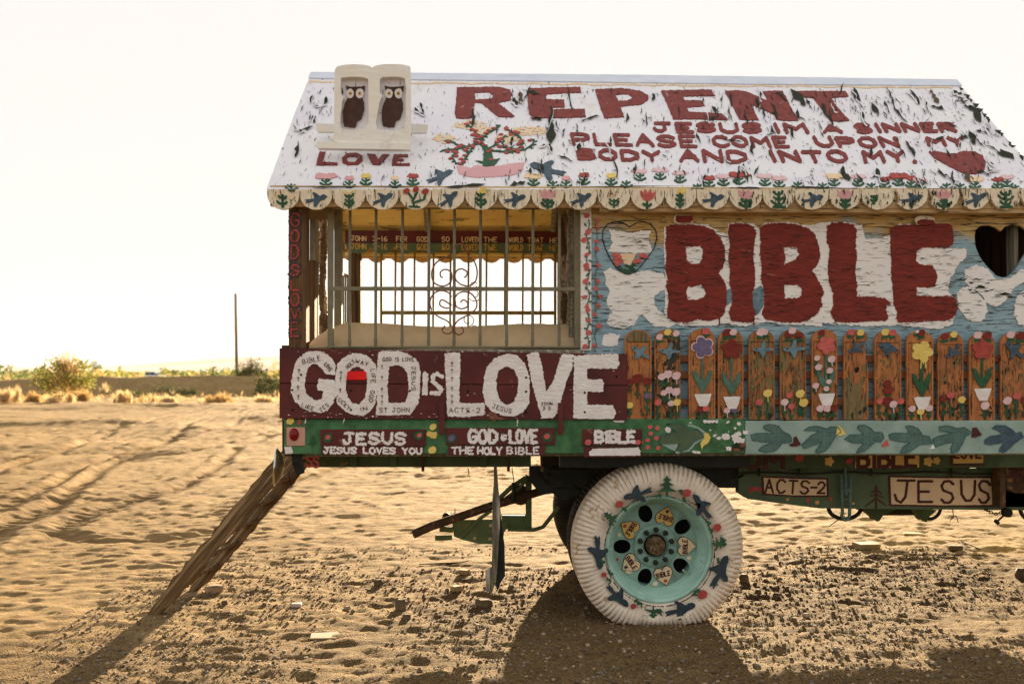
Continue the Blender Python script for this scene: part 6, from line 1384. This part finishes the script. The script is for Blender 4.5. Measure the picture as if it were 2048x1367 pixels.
def gh(x, y):
    x = np.asarray(x, float); y = np.asarray(y, float)
    r = np.hypot(x, y + 5.7)
    h = .07*(fbm(x*.33, y*.33, 1, 3)-.5) + .10*(fbm(x*.11+7, y*.09, 14, 3)-.5)*np.clip((y-4)/6, 0, 1)
    # trampled hollows, wind ripples and clods
    hol = fbm(x*1.7, y*2.6, 2, 3); amp = (.55 + .9*vn(x*.35, y*.45, 33)) * (1 + .25*np.clip((y-2)/4, 0, 1)); h = h + (.014+.020*np.clip((y-1)/3, 0, 1))*(hol-.5)
    h = h + amp*(.013+.011*np.clip((y-1)/3, 0, 1))*(fbm(x*3.4, y*6.2, 23, 4)-.5) - amp*(.006+.010*np.clip((y-2)/4, 0, 1))*np.clip(vn(x*4.6+y*3, y*8-x*1.7, 41)-.5, 0, 1)*2 + amp*.026*(fbm(x*9, y*15, 45, 3)-.5)
    pit = vn(x*2.8+y*1.5, y*4.4-x*1.1, 6); h = h - .008*np.clip(pit-.62, 0, 1)*2.2
    h = h + .022*(fbm(x*7, y*13, 3, 3)-.5)
    near = np.clip(1 - (y - 1.0 - .35*x + 1.0*(fbm(x*.5, y*.5, 21)-.5))/.9, 0, 1)
    h = h + near*.018*(fbm(x*24, y*24, 4, 3)-.5) + near*.016*np.clip(vn(x*11+y*10, y*11-x*10, 8)-.68, 0, 1)*2
    # mounds across the plain
    for mx, my, wx, wy, hh in ((-11.5, 22, 3.2, 1.2, .26), (-4.2, 25, 3.4, 1.3, .34), (-7.5, 20, 1.6, .9, .12), (-9.5, 14, 4, 1, .10), (-14, 35, 6, 2, .25), (-2, 40, 7, 2, .3), (4, 24, 4, 2, .2)):
        h = h + hh*np.exp(-((x-mx)/wx)**2 - ((y-my)/wy)**2)*(.7+.6*fbm(x*1.2, y*1.6, 12))
    far = np.clip((y-6)/10, 0, 1)
    h = h + far*.12*(fbm(x*.8, y*1.3, 17, 5)-.5)
    for t in TRK:
        d = seg_d(x, y, t)
        for o in (-.8, .8):
            dd = np.abs(d + .12*np.sin(y*.7+x) - .8 + .25*(fbm(x*.6, y*.6, 51, 2)-.5)); h = h - .022*np.exp(-(dd/.12)**2)*(.4+1.2*vn(x*2, y*2, 52)) + .014*np.exp(-((dd-.22)/.08)**2)*vn(x*3, y*3, 53) + .008*np.exp(-(dd/.14)**2)*np.sin(y*38)
    h = h + berm(x, y)
    h = h * np.clip((700 - r)/400, .0, 1)
    # the wheels have pressed their own level spot
    for wx_, wy_ in ((WC[0], .15), (WC[0], 1.8)):
        k = np.exp(-((x-wx_)/.35)**4 - ((y-wy_)/.5)**4); h = h*(1-k) + .004*k
    return h
def axis_(parts):
    out = []
    for a, b, s in parts: out += list(np.arange(a, b, s))
    return out
def grow(a, s, lim, k):
    out = []; x = a
    while x < lim: x += s; out.append(x); s *= k
    return out
xr = grow(4.6, .04, 30, 1.045) ; xr2 = grow(xr[-1], .9, 9000, 1.16)
xl = [-v for v in grow(4.4, .028, 14, 1.006)]; xl += list(np.arange(xl[-1]-.1, -24, -.13)); xl2 = [xl[-1] - (v) for v in grow(0, .5, 9000, 1.17)]
gx = np.array(sorted(xl2 + xl) + list(np.arange(-4.4, 4.61, .028)) + xr + xr2)
gy = np.array([-60, -40, -25, -16, -10, -7, -5, -4, -3] + list(np.arange(-2.4, 3.0, .025)) + grow(3.0, .026, 40, 1.0065) )
gy = np.concatenate([gy, np.arange(gy[-1]+.4, 70, .28)]); gy = np.concatenate([gy, np.array(grow(gy[-1], .6, 12000, 1.12))])
GX, GY = np.meshgrid(gx, gy); GZ = gh(GX, GY)
me = bpy.data.meshes.new('ground')
nx_, ny_ = len(gx), len(gy)
co = np.stack([GX.ravel(), GY.ravel(), GZ.ravel()], 1).astype(np.float32)
idx = np.arange(nx_*ny_).reshape(ny_, nx_)
fc = np.stack([idx[:-1,:-1], idx[:-1,1:], idx[1:,1:], idx[1:,:-1]], -1).reshape(-1, 4)
me.vertices.add(len(co)); me.vertices.foreach_set('co', co.ravel())
me.loops.add(fc.size); me.loops.foreach_set('vertex_index', fc.ravel().astype(np.int32))
me.polygons.add(len(fc)); me.polygons.foreach_set('loop_start', np.arange(0, fc.size, 4, dtype=np.int32))
try: me.polygons.foreach_set('loop_total', np.full(len(fc), 4, dtype=np.int32))
except Exception: pass
me.update(calc_edges=True); me.polygons.foreach_set('use_smooth', np.ones(len(fc), bool))
me.materials.append(M['ground'])
trk = np.zeros(GX.shape)
for t in TRK[:4]:
    d_ = seg_d(GX, GY, t); dd = np.abs(d_ + .12*np.sin(GY*.7+GX) - .8 + .25*(fbm(GX*.6, GY*.6, 51, 2)-.5))
    trk = np.maximum(trk, np.exp(-(dd/.30)**2) * (.35 + .65*(np.sin(dd*42) > 0)) * np.clip(fbm(GX*.5, GY*.35, 54, 3)*2.2-.55, 0, 1))
at = me.attributes.new('disturbed', 'FLOAT', 'POINT'); at.data.foreach_set('value', trk.ravel().astype(np.float32))
g_ = bpy.data.objects.new('ground', me); COL.objects.link(g_); tag(g_, kind='structure')
def g1z(x, y): return float(gh(np.array([x]), np.array([y]))[0])
def onground(px, py):
    p = gpt(px, py, 0)
    for _ in range(3): p = gpt(px, py, g1z(p[0], p[1]))
    return p

# ---- pebbles and gravel: far too many to count
def ico(sub=1):
    bm = bmesh.new(); bmesh.ops.create_icosphere(bm, subdivisions=sub, radius=1); v = np.array([q.co[:] for q in bm.verts]); f = np.array([[w.index for w in q.verts] for q in bm.faces]); bm.free(); return v, f
IV, IF = ico(1); IV2, IF2 = ico(2)
rg = np.random.RandomState(3)
M['pebble'] = [plain_mat('brown pebble', (.15,.10,.055,1), .9, vs=9, var=.5), plain_mat('pale pebble', (.38,.28,.18,1), .9, vs=9, var=.4), plain_mat('grey pebble', (.20,.17,.13,1), .9, vs=9, var=.4)]
def gravel(name, n, region, smin, smax, mats, seed):
    rs = np.random.RandomState(seed); V = []; Fc = []; mi = []; k = 0
    x = rs.uniform(region[0], region[1], n); y = region[2] + (region[3]-region[2])*rs.uniform(0, 1, n)**region[4]
    keep = (vn(x*1.1, y*1.5, seed) + .25*rs.rand(n) > .45) & (rs.rand(n) < np.clip(1.25 - (y - 1.0 - .35*x)/2.2, .06, 1))
    x, y = x[keep], y[keep]; z = gh(x, y); s = smin * (smax/smin) ** (rs.rand(len(x))**2.6)
    for i in range(len(x)):
        A = IV * (1 + rs.uniform(-.28, .28, (len(IV), 1))) * np.array([1, rs.uniform(.6, 1), rs.uniform(.4, .8)]) * s[i]
        a = rs.uniform(0, 6.28); c, s_ = math.cos(a), math.sin(a)
        A = np.stack([A[:,0]*c - A[:,1]*s_, A[:,0]*s_ + A[:,1]*c, A[:,2]], 1) + (x[i], y[i], z[i] + s[i]*.22)
        V.append(A); Fc.append(IF + k); k += len(IV); mi += [int(rs.choice(3, p=[.62, .16, .22]))]*len(IF)
    V = np.concatenate(V); Fc = np.concatenate(Fc)
    me = bpy.data.meshes.new(name); me.from_pydata(V.tolist(), [], Fc.tolist())
    for m in mats: me.materials.append(m)
    me.polygons.foreach_set('material_index', mi); me.update()
    o = bpy.data.objects.new(name, me); COL.objects.link(o); tag(o, 'loose brown gravel strewn over the sand', 'gravel', kind='stuff'); return o
gravel('gravel', 34000, (-2.6, 3.6, -1.3, 2.6, 1.25), .003, .015, M['pebble'], 5)

# ---- single stones, clods and litter one can point at
rr_ = random.Random(9)
def rock(name, px, py, wpx, hr, mat, label, group=None, cat='stone', box=None, rotz=None):
    p = onground(px, py); dep = (p - CAM) @ FWD; w = wpx / F * dep
    mb = MB()
    if box:
        lx, ly, lz = w, w*box[0], w*box[1]
        v = np.array([(-1,-1,-1),(1,-1,-1),(1,1,-1),(-1,1,-1),(-1,-1,1),(1,-1,1),(1,1,1),(-1,1,1)], float)*np.array([lx, ly, lz])/2
        v += np.array([[rr_.uniform(-.04, .04)*w for _ in range(3)] for _ in range(8)])*np.array([1, 1, .4])
        a = rotz if rotz is not None else rr_.uniform(-.6, .6); c, s_ = math.cos(a), math.sin(a)
        v = np.stack([v[:,0]*c-v[:,1]*s_, v[:,0]*s_+v[:,1]*c, v[:,2] + lz*.5], 1) + p
        mb.add(v, [(0,3,2,1),(4,5,6,7),(0,1,5,4),(1,2,6,5),(2,3,7,6),(3,0,4,7)])
        o = mb.build(name, mat, None, loc=p, bevel=w*.04)
    else:
        rs = np.random.RandomState(int(px*13+py)); v = IV2.copy()
        v *= (1 + .30*(fbm(v[:,0]*1.6+px, v[:,1]*1.6+v[:,2]*2.3, int(py), 3)-.5)*2)[:, None]
        v = np.clip(v, -.82, .82) * np.array([w/1.6, w/1.6*rs.uniform(.6, .9), w/1.6*hr]); v[:,2] += w*.26*hr
        a = rs.uniform(0, 6.28)*.3; c, s_ = math.cos(a), math.sin(a)
        v = np.stack([v[:,0]*c-v[:,1]*s_, v[:,0]*s_+v[:,1]*c, v[:,2]], 1) + p
        mb.add(v, IF2.tolist()); o = mb.build(name, mat, None, loc=p)
    return tag(o, label, cat, group)
PBm, PPl, PGr = M['pebble']
M['tan_block'] = plain_mat('sun bleached tan block', (.36,.25,.12,1), .9); M['tile'] = plain_mat('cream painted scrap', (.27,.20,.12,1), .8, bs=.1, var=.12)
rock('plank_scrap', 648, 1272, 56, .3, M['tile'], 'flat cream board scrap lying on the sand in the foreground', cat='board', box=(.75, .05), rotz=.12)
rock('yellow_block', 928, 1147, 20, .5, M['tan_block'], 'small yellow block beside the foot of the hanging plank', cat='block', box=(.7, .45))
rock('broken_block', 912, 1182, 19, .5, M['tan_block'], 'chipped orange lit block just below the yellow block', cat='block', box=(.9, .6), rotz=.7)
rock('stone', 968, 1212, 34, .55, PBm, 'wide brown stone in the foreground left of the wheel shadow')
rock('dirt_lump', 802, 1215, 26, .9, PBm, 'lumpy dark clod made of two rounded knobs', cat='clod')
rock('stone', 813, 1238, 17, .85, PBm, 'round dark stone just below the two-knobbed clod')
rock('stone', 757, 1170, 20, .8, PBm, 'brown stone casting a long shadow, right of centre left foreground')
rock('plastic_cap', 593, 1212, 20, .45, plain_mat('pinkish white plastic', (.45,.37,.33,1), .5), 'small pinkish white round cap lying on the gravel', cat='cap', box=(.8, .35), rotz=.1)
rock('stone', 695, 1218, 13, .7, PPl, 'small pale stone between the round cap and the clods')
rock('tan_slab', 1733, 1098, 44, .4, M['tan_block'], 'broken tan slab lying under the truck behind the wire', cat='slab', box=(.8, .3), rotz=.05)
rock('tan_slab', 1825, 1072, 36, .3, M['tan_block'], 'thin rust coloured slab lying far under the truck', cat='slab', box=(.5, .2), rotz=-.15)
rock('brick_stone', 1488, 1162, 22, .9, PBm, 'brown stone wedged against the right side of the white tyre')
rock('stone', 1553, 1195, 16, .9, PBm, 'dark square stone standing on edge right of the white tyre')
rock('stone', 1516, 1185, 12, .8, PBm, 'small brown stone between the white tyre and the stone on edge')
rock('dirt_lump', 2042, 1155, 26, 1.0, plain_mat('rolled brown bark', (.13,.08,.045,1)), 'round brown lump at the right edge of the picture', cat='clod')
rock('splinter', 1560, 1108, 12, .4, PPl, 'small white splinter lying right of the wheel', cat='splinter', box=(.3, .3))
rock('stone', 428, 1182, 34, .5, PPl, 'pale flat stone beside the far foot of the ladder', cat='stone')
rock('stone', 466, 1178, 10, .6, PPl, 'small pale stone right of the flat stone by the ladder')
rock('stone', 449, 1208, 12, .9, PBm, 'brown pebble below the flat stone by the ladder')
rock('stone', 529, 1210, 11, .7, PBm, 'small tan stone between the ladder and the round cap')
rock('stone', 1612, 1232, 15, .6, PPl, 'whitish stone on the gravel right of the wheel shadow')
rock('stone', 1588, 1240, 13, .6, PBm, 'brown stone left of the whitish stone')
rock('stone', 1630, 1254, 10, .7, PPl, 'small white stone near the end of the thin shadow')
rock('scrap', 30, 803, 14, .6, M['tile'], 'pale scrap lying at the foot of the left bush', cat='scrap')
rock('scrap', 136, 800, 12, .9, M['tile'], 'pale upright scrap between the tumbleweeds', cat='scrap')
rock('stone_chip', 120, 1225, 5, .9, PPl, 'tiny white chip on bare sand left of the ladder', cat='chip')
for i in range(46):
    px, py = rr_.uniform(420, 2040), rr_.uniform(1075, 1340)
    if rr_.random() < .5: px = rr_.uniform(1500, 2040)
    rock('clod', px, py, rr_.uniform(5.5, 11), rr_.uniform(.5, .9), rr_.choice([PBm, PBm, PGr]), 'small brown dirt clod scattered on the gravel', 'dirt clods on the gravel', 'clod')
# twig and wire on the ground
mb = MB(); q = [onground(x, y) + (0, 0, .01) for x, y in [(838,1130),(870,1129),(905,1128),(920,1127),(938,1123)]]; mb.tube(q, [.004, .007, .009, .006, .003], 6)
tag(mb.build('twig', M['post_wood'], None, loc=q[0]), 'thin dark twig lying on the sand left of the hanging plank', 'twig')
mb = MB(); q = [onground(x, y) + (0, 0, .008) for x, y in [(1682,1066),(1686,1080),(1694,1096),(1704,1108),(1720,1115),(1750,1113),(1790,1110),(1830,1110),(1880,1111),(1930,1110),(1968,1111)]]; q[0] = q[0] + (0, 0, .05); mb.tube(q, .005, 6)
tag(mb.build('cable', plain_mat('pale plastic cable', (.13,.10,.065,1), .98), None, loc=q[0]), 'thin cable lying in a curve on the gravel under the truck', 'cable')
mb = MB(); q = [onground(x, y) + (0, 0, .012) for x, y in [(1960,1100),(1940,1092),(1925,1086),(1922,1090),(1930,1098),(1950,1104)]]; mb.tube(q, .005, 6)
tag(mb.build('cable', M['wire_dark'], None, loc=q[0]), 'short dark loop of cable at the right under the truck', 'cable')
rock('small_block', 1910, 1100, 26, .5, PBm, 'dark block beside the cable loop', cat='block', box=(.6, .4))

# ---- ladder leaning on the rear of the bed
lf, lb_ = gpt(305, 1224, .0), gpt(383, 1178, .0)
tn = P1(578, 905, lf[1] - .02 if lf[1] > -.0 else .15); 
Y1_ = lf[1]; Y2_ = lb_[1]
top1 = P1(583, 905, Y1_); off = np.array([lb_[0]-lf[0], lb_[1]-lf[1], 0]); top2 = top1 + off
ld = empty('wooden_ladder', lf, 'weathered wooden ladder leaning against the rear corner of the truck bed', 'ladder')
def stringer(a, b, w, th, seed, chew=0):
    mb = MB(); a = np.array(a, float); b = np.array(b, float); ax = (b-a)/np.linalg.norm(b-a); ny = off/np.linalg.norm(off); nn = np.cross(ax, ny)
    n = 34; vs = []
    for i in range(n+1):
        u = i/n; p = a + (b-a)*u; ww = w/2*(1 + .10*(vn([u*8.], [seed])[0]-.5)*2) * min(1, .62 + .38*u*5) * (1 if 0 < i < n else .8)
        for j, (s1_, s2_) in enumerate(((-1,-1),(-.2,-1.1),(.6,-1.05),(1,-1),(1,1),(-1,1))):
            jj = .011*(vn([u*30.+j*3], [seed+j])[0]-.5)*2
            vs.append(p + nn*(s1_*ww + jj) + ny*s2_*th/2)
    f = []
    for i in range(n):
        for j in range(6): f.append((i*6+j, i*6+(j+1) % 6, (i+1)*6+(j+1) % 6, (i+1)*6+j))
    f += [tuple(range(6))[::-1], tuple(n*6+j for j in range(6))]
    mb.add(vs, f); o = mb.build('stringer', M['ladder_wood'], ld); return ax, nn, ny
ax, nn, ny_v = stringer(lf - (0, 0, .02), top1, .092, .05, 3)
stringer(lb_ - (0, 0, .02), top2, .086, .05, 8)
L_ = np.linalg.norm(top1 - lf)
for i in range(6):
    u = .15 + i*.155; p = lf + (top1-lf)*u
    tdir = np.array([.90, 0, .43]); tdir = tdir/np.linalg.norm(tdir); up_ = np.cross(ny_v, tdir)
    mb = MB(); 
    c0 = p + ny_v*.02; c1 = p + off - ny_v*.02
    vs = []
    for c in (c0, c1):
        for a, b in ((-.055, -.011), (.075, -.011), (.075, .011), (-.055, .011)): vs.append(c + tdir*a*(1 if a > 0 else .8) + up_*b)
    mb.add(vs, [(0,1,2,3),(7,6,5,4),(0,4,5,1),(1,5,6,2),(2,6,7,3),(3,7,4,0)])
    mb.build('tread', M['ladder_wood'], ld, bevel=.004)

# ---- vegetation
def leaf_mat(name, c, t=.45): return plain_mat(name, c, .8, vs=1.5, var=.35, bs=0, trans=t)
M['straw'] = leaf_mat('dry straw', (.50,.33,.13,1), .6); M['straw2'] = leaf_mat('pale dry straw', (.66,.50,.28,1), .6); M['olive'] = leaf_mat('dusty olive leaves', (.10,.11,.04,1), .25); M['olive2'] = leaf_mat('yellow green leaves', (.25,.24,.06,1), .5); M['far_green'] = leaf_mat('dull green leaves', (.14,.17,.06,1)); M['twig'] = plain_mat('grey twig', (.20,.14,.08,1), .9)
def strands(rs, n, rad, hgt, w, round_=True):
    V = []; Fc = []; k = 0
    for i in range(n):
        a = rs.uniform(0, 6.283); el = rs.uniform(.05, 1.5); 
        e = np.array([math.cos(a)*math.cos(el)*rad, math.sin(a)*math.cos(el)*rad, math.sin(el)*hgt]) * rs.uniform(.75, 1.05)
        b = e*rs.uniform(.1, .65); mid = (b+e)/2 + rs.uniform(-.12, .12, 3)*rad
        s_ = np.cross(e, rs.uniform(-1, 1, 3)); s_ = s_/(np.linalg.norm(s_)+1e-6)*w
        V += [b-s_, b+s_, mid+s_*.8, mid-s_*.8, e]; Fc += [(k, k+1, k+2, k+3), (k+3, k+2, k+4)]; k += 5
    return V, Fc
def leafcloud(rs, n, cen, rad, size):
    V = []; Fc = []; k = 0
    for c, r in zip(cen, rad):
        for _ in range(n):
            d = rs.normal(size=3); d /= np.linalg.norm(d); p = np.array(c) + d*r*rs.uniform(.3, 1.0)**.5
            a = rs.normal(size=3); a /= np.linalg.norm(a); b = np.cross(a, rs.normal(size=3)); b /= np.linalg.norm(b); s = size*rs.uniform(.6, 1.4)
            V += [p-a*s, p-b*s*.5, p+a*s, p+b*s*.5]; Fc.append((k, k+1, k+2, k+3)); k += 4
    return V, Fc
def scrub(name, px, py, wpx, hpx, label, mats, leaves=0, n=700, group=None, cat='bush', seed=1, base=None):
    p = onground(px, py) if base is None else np.array(base); dep = (p-CAM)@FWD; rad = wpx/2/F*dep; hg = hpx/F*dep
    rs = np.random.RandomState(seed); o = empty(name, p, label, cat, group)
    mb = MB(); wd = .006 + rad*.0035
    if leaves:
        V, Fc = strands(rs, n//4, rad*.95, hg*1.25, wd); mb.add(np.array(V)+p, Fc)
    else:
        for q in range(7):
            f = rs.uniform(.3, .62) if q else .7; o3 = np.array([rs.uniform(-1, 1)*rad*(1.15-f), rs.uniform(-1, 1)*rad*.5*(1-f), 0]) if q else np.zeros(3)
            V, Fc = strands(rs, int(n*f*.36), rad*f, hg*(rs.uniform(.45, .9) if q else .85), wd); mb.add(np.array(V)+p+o3, Fc)
    mb.build('twigs', mats[0], o)
    if leaves:
        cen = []; rd = []
        for _ in range(leaves):
            a = rs.uniform(0, 6.28); r = rad*.9*rs.uniform(0, 1)**.5; z = hg*rs.uniform(.15, .92)*(1-.45*(r/rad)**2); cen.append((r*1.15*math.cos(a), r*math.sin(a), z*(1.12 if rs.rand() < .2 else 1))); rd.append(rad*rs.uniform(.12, .26))
        V, Fc = leafcloud(rs, 44, cen, [q*1.35 for q in rd], rad*.030+.016); mb = MB(); mb.add(np.array(V)+p, Fc); mb.build('foliage', mats[1], o)
    return o
tw_ = [(17,806,42,40,'left edge'),(65,806,44,30,''),(122,806,50,30,''),(172,804,44,30,''),(243,809,34,34,''),(292,803,34,14,''),(332,806,40,20,''),(445,806,62,24,''),(520,805,44,18,''),(75,786,16,14,''),(210,792,24,22,'')]
lab = ['round dry tumbleweed at the left edge of the plain','low dry tumbleweed second from the left','wide dry tumbleweed under the big bare bush','dry straw clump right of the big bare bush','pale dry brush with a tall feathery right side','tiny dry tuft between two larger clumps','compact golden tuft with a dark underside','broad dry brush in front of the bank','dry brush close to the rear corner of the truck','small dry ball on the slope of the bank','yellow green upright bush among the tumbleweeds']
for i, (px, py, w, h, _) in enumerate(tw_):
    scrub('tumbleweed', px, py, w*1.4, h*1.1, lab[i], [M['straw' if i % 2 else 'straw2'], M['olive2']], 0 if i != 10 else 10, 900, 'dry brush along the foot of the bank', 'tumbleweed', i+3)
scrub('desert_bush', 135, 789, 112, 78, 'large sparse yellow green bush with thin bare branches reaching up', [M['straw'], M['olive2']], 64, 1500, seed=31)
scrub('desert_bush', 72, 772, 44, 26, 'dull green bush left of the large sparse bush', [M['olive'], M['olive']], 12, 400, seed=32)
b = dpt(503, 752, 66.5); b[2] = g1z(b[0], b[1])
scrub('desert_tree', 503, 757, 66, 56, 'leafy green bush with several stems standing on the bank', [M['twig'], M['olive']], 90, 700, seed=33, base=b, cat='bush')
for i, (px, py, w, h, l_) in enumerate(((262,795,60,16,'low dark bush at the foot of the bank right of the big bush'),(385,788,30,10,'tiny dark tuft on the shaded bank'),(335,793,70,26,'dark bush in the shade of the bank'),(425,791,50,28,'dark bush lower on the shaded bank near the truck'),(535,790,60,40,'dark green bush beside the rear corner of the truck'),(552,752,44,34,'yellow green brush on top of the bank next to the truck'))):
    scrub('shrub', px, py, w, h, l_, [M['olive'] if i < 5 else M['straw'], M['olive'] if i < 5 else M['olive2']], 22, 300, seed=40+i)
# dry grass along the foot of the bank and over the plain's edge
rs = np.random.RandomState(8); V = []; Fc = []; k = 0
for i in range(190):
    px = rs.uniform(-150, 620); py = rs.choice([rs.uniform(786, 812), rs.uniform(792, 806), rs.uniform(792, 806), 755])
    p = onground(px, py) if py > 770 else dpt(px, HY, 66.5 + rs.uniform(-1, 2))
    if p[1] < 38: continue
    p[2] = g1z(p[0], p[1]); r = rs.uniform(.15, .75)
    v, f = strands(rs, 26, r, r*rs.uniform(.4, 1.1), .010); V.append(np.array(v)+p); Fc += [tuple(a+k for a in q) for q in f]; k += len(v)
mb = MB(); mb.add(np.concatenate(V), Fc); mb.m = [int(rs.rand() < .5) for _ in Fc]
tag(mb.build('dry_grass', [M['straw'], M['straw2']], None), 'dry straw coloured grass tufts along the foot and top of the bank', 'grass', kind='stuff')
# trees beyond the bank
def tree(px, pyb, w, h, dep, label, seed):
    p = dpt(px, pyb, dep); p[2] = 0; p[2] = g1z(p[0], p[1]); s = dep/F; top = dpt(px, pyb-h, dep)[2]
    o = empty('tree', p, label, 'tree', None); rs = np.random.RandomState(seed)
    mb = MB(); mb.tube([p, p+(.0, 0, (top-p[2])*.5), p+(w*s*.1, 0, (top-p[2])*.8)], [.28, .18, .06], 7); mb.build('trunk', M['twig'], o)
    cen = [(rs.uniform(-.4, .4)*w*s, rs.uniform(-.4, .4)*w*s, (top-p[2])*rs.uniform(.3, .95)) for _ in range(26)]
    V, Fc = leafcloud(rs, 60, cen, [w*s*rs.uniform(.1, .24) for _ in cen], w*s*.035); mb = MB(); mb.add(np.array(V)+p, Fc); mb.build('crown', M['far_green'], o)
tree(22, 748, 13, 22, 330, 'small far tree near the left edge of the horizon', 1); tree(194, 748, 24, 26, 260, 'larger far tree right of the big sparse bush', 2); tree(239, 745, 12, 17, 330, 'small round far tree left of the car', 3); tree(50, 750, 9, 8, 300, 'low dark far tree near the left edge', 4)
tree(327, 743, 14, 10, 420, 'low far tree above the car', 5); tree(427, 742, 14, 12, 420, 'low round far tree left of the pole', 6)
# scrubland as one mass
rs = np.random.RandomState(77); V = []; Fc = []; k = 0; mi = []
for i in range(1500):
    dep = 75*(14)**rs.rand(); px = rs.uniform(-500, 2500) if rs.rand() < .35 else rs.uniform(-60, 640)
    if 276 < px < 338 and dep < 185: continue
    p = dpt(px, HY, dep); p[2] = g1z(p[0], p[1]); r = rs.uniform(.5, 1.5)*(1+dep/500); hh = r*rs.uniform(.5, .95)
    cen = [(rs.uniform(-.6, .6)*r, rs.uniform(-.4, .4)*r, hh*rs.uniform(.2, .9)) for _ in range(4)]
    v, f = leafcloud(rs, 12, cen, [r*.4]*4, r*.16); V.append(np.array(v)+p); Fc += [tuple(a+k for a in q) for q in f]; k += len(v); mi += [0 if rs.rand() < .55 else (1 if rs.rand() < .6 else 2)]*len(f)
mb = MB(); mb.add(np.concatenate(V), Fc); mb.m = mi
tag(mb.build('desert_scrub', [M['far_green'], M['olive2'], M['straw']], None), 'low green and straw coloured scrub covering the far plain', 'scrub', kind='stuff')
# pole
p = dpt(474, 748, 120); p[2] = g1z(p[0], p[1]); tp_ = dpt(471, 588, 120)
mb = MB(); mb.tube([p, p*(.5) + tp_*.5, tp_], [.21, .17, .13], 10); po = empty('utility_pole', p, 'tall thin bare pole rising behind the green bush on the bank', 'pole'); mb.build('pole_shaft', M['twig'], po)
mb = MB(); mb.lathe((0, 0, 0), [(0, 0), (.09, 0), (.09, .2), (0, .2)], 8); mb.v = [(tp_[0]+x, tp_[1]+z, tp_[2]-.1+y) for x, y, z in mb.v]; mb.build('pole_cap', M['grey_wood'], po)
# car
cp = dpt(307, 750, 175); cp[2] = g1z(cp[0], cp[1]); 
car = empty('parked_car', cp, 'small white car seen over the top of the bank', 'car')
M['car'] = plain_mat('white car paint', (.68,.74,.80,1), .35, bs=0, var=.05); M['glass'] = plain_mat('dark car glass', (.03,.035,.04,1), .08, bs=0)
def ext(name, prof, y0, y1, mat, par, bev=.05):
    mb = MB(); mb.prism([cp + (x, y0, z) for x, z in prof], (0, y1-y0, 0)); return mb.build(name, mat, par, bevel=bev)
ext('car_body', [(-2.2,.3),(-2.25,.75),(-2.1,1.0),(-1.6,1.08),(1.0,1.02),(1.9,.9),(2.25,.65),(2.25,.3)], -.85, .85, M['car'], car)
ext('car_cabin', [(-1.7,1.07),(-1.4,1.5),(-1.0,1.62),(.2,1.62),(.6,1.5),(1.25,1.02)], -.72, .72, M['car'], car)
for pr in ([(-1.45,1.12),(-1.25,1.45),(-.45,1.52),(-.45,1.12)], [(-.35,1.12),(-.35,1.52),(.25,1.5),(.95,1.10)]): ext('car_window', pr, -.735, -.725, M['glass'], car, 0)
ext('windscreen', [(.35,1.56),(.62,1.5),(1.27,1.04),(1.22,1.02)], -.6, .6, M['glass'], car, 0)
for x in (-1.4, 1.4):
    for y in (-.86, .66):
        mb = MB(); mb.lathe(cp + (x, y, .36), [(0, 0), (.2, 0), (.34, .01), (.34, .2), (0, .2)], 20); w = mb.build('car_wheel', M['tyre_black'], car)
# hills on the horizon
M['hills'] = plain_mat('bare desert hills', (.30,.22,.15,1), .95, vs=.002, bs=0)
for nm, D, pts in (('hills', 7000, [(-900,744),(-500,738),(-200,741),(0,737),(60,734),(130,737),(200,739),(260,736),(330,733),(400,728),(470,723),(540,719),(620,716),(760,714),(900,718),(1100,722),(1400,716),(1700,721),(2100,727),(2600,735),(3200,744)]),
                   ('hills', 13000, [(-900,742),(-300,735),(0,731),(200,733),(300,726),(430,715),(560,708),(760,702),(1000,700),(1400,705),(1900,712),(2500,725),(3200,742)])):
    mb = MB(); vs = []; n = 160; rows = 5
    xs = np.linspace(-900, 3200, n+1); ys = np.interp(xs, [p[0] for p in pts], [p[1] for p in pts])
    for j in range(rows+1):
        v = j/rows
        for i in range(n+1):
            yy = ys[i] - 2.2*(fbm(np.array([xs[i]/40]), np.array([D/100.]), 5)[0]-.5)*2
            p = dpt(xs[i], HY, D + 1500*v); top = CAM[2] + (HY-yy)/F*(D+1500); z = -5 + (top+5)*math.sin(v*math.pi/2) * (1 + .12*(fbm(np.array([xs[i]/25]), np.array([v*4.]), 6)[0]-.5)*(1-v))
            vs.append((p[0], p[1], z))
    mb.add(vs, [(j*(n+1)+i, j*(n+1)+i+1, (j+1)*(n+1)+i+1, (j+1)*(n+1)+i) for j in range(rows) for i in range(n)], 0, True)
    tag(mb.build(nm, M['hills'], None), kind='structure')
# air
HZ = True
if HZ:
    top = max(o_[2] for o_ in [CAM]) + 480
    mb = MB(); mb.box((-14000, -200, -8), (16000, 16500, 420)); 
    hm = bpy.data.materials.new('haze'); hm.use_nodes = True; n = hm.node_tree.nodes; n.clear()
    ou = n.new('ShaderNodeOutputMaterial'); pv = n.new('ShaderNodeVolumePrincipled'); pv.inputs['Density'].default_value = .000012; pv.inputs['Color'].default_value = (.97, .95, .92, 1); pv.inputs['Anisotropy'].default_value = .3
    hm.node_tree.links.new(pv.outputs[0], ou.inputs['Volume'])
    tag(mb.build('haze', hm, None), kind='stuff')
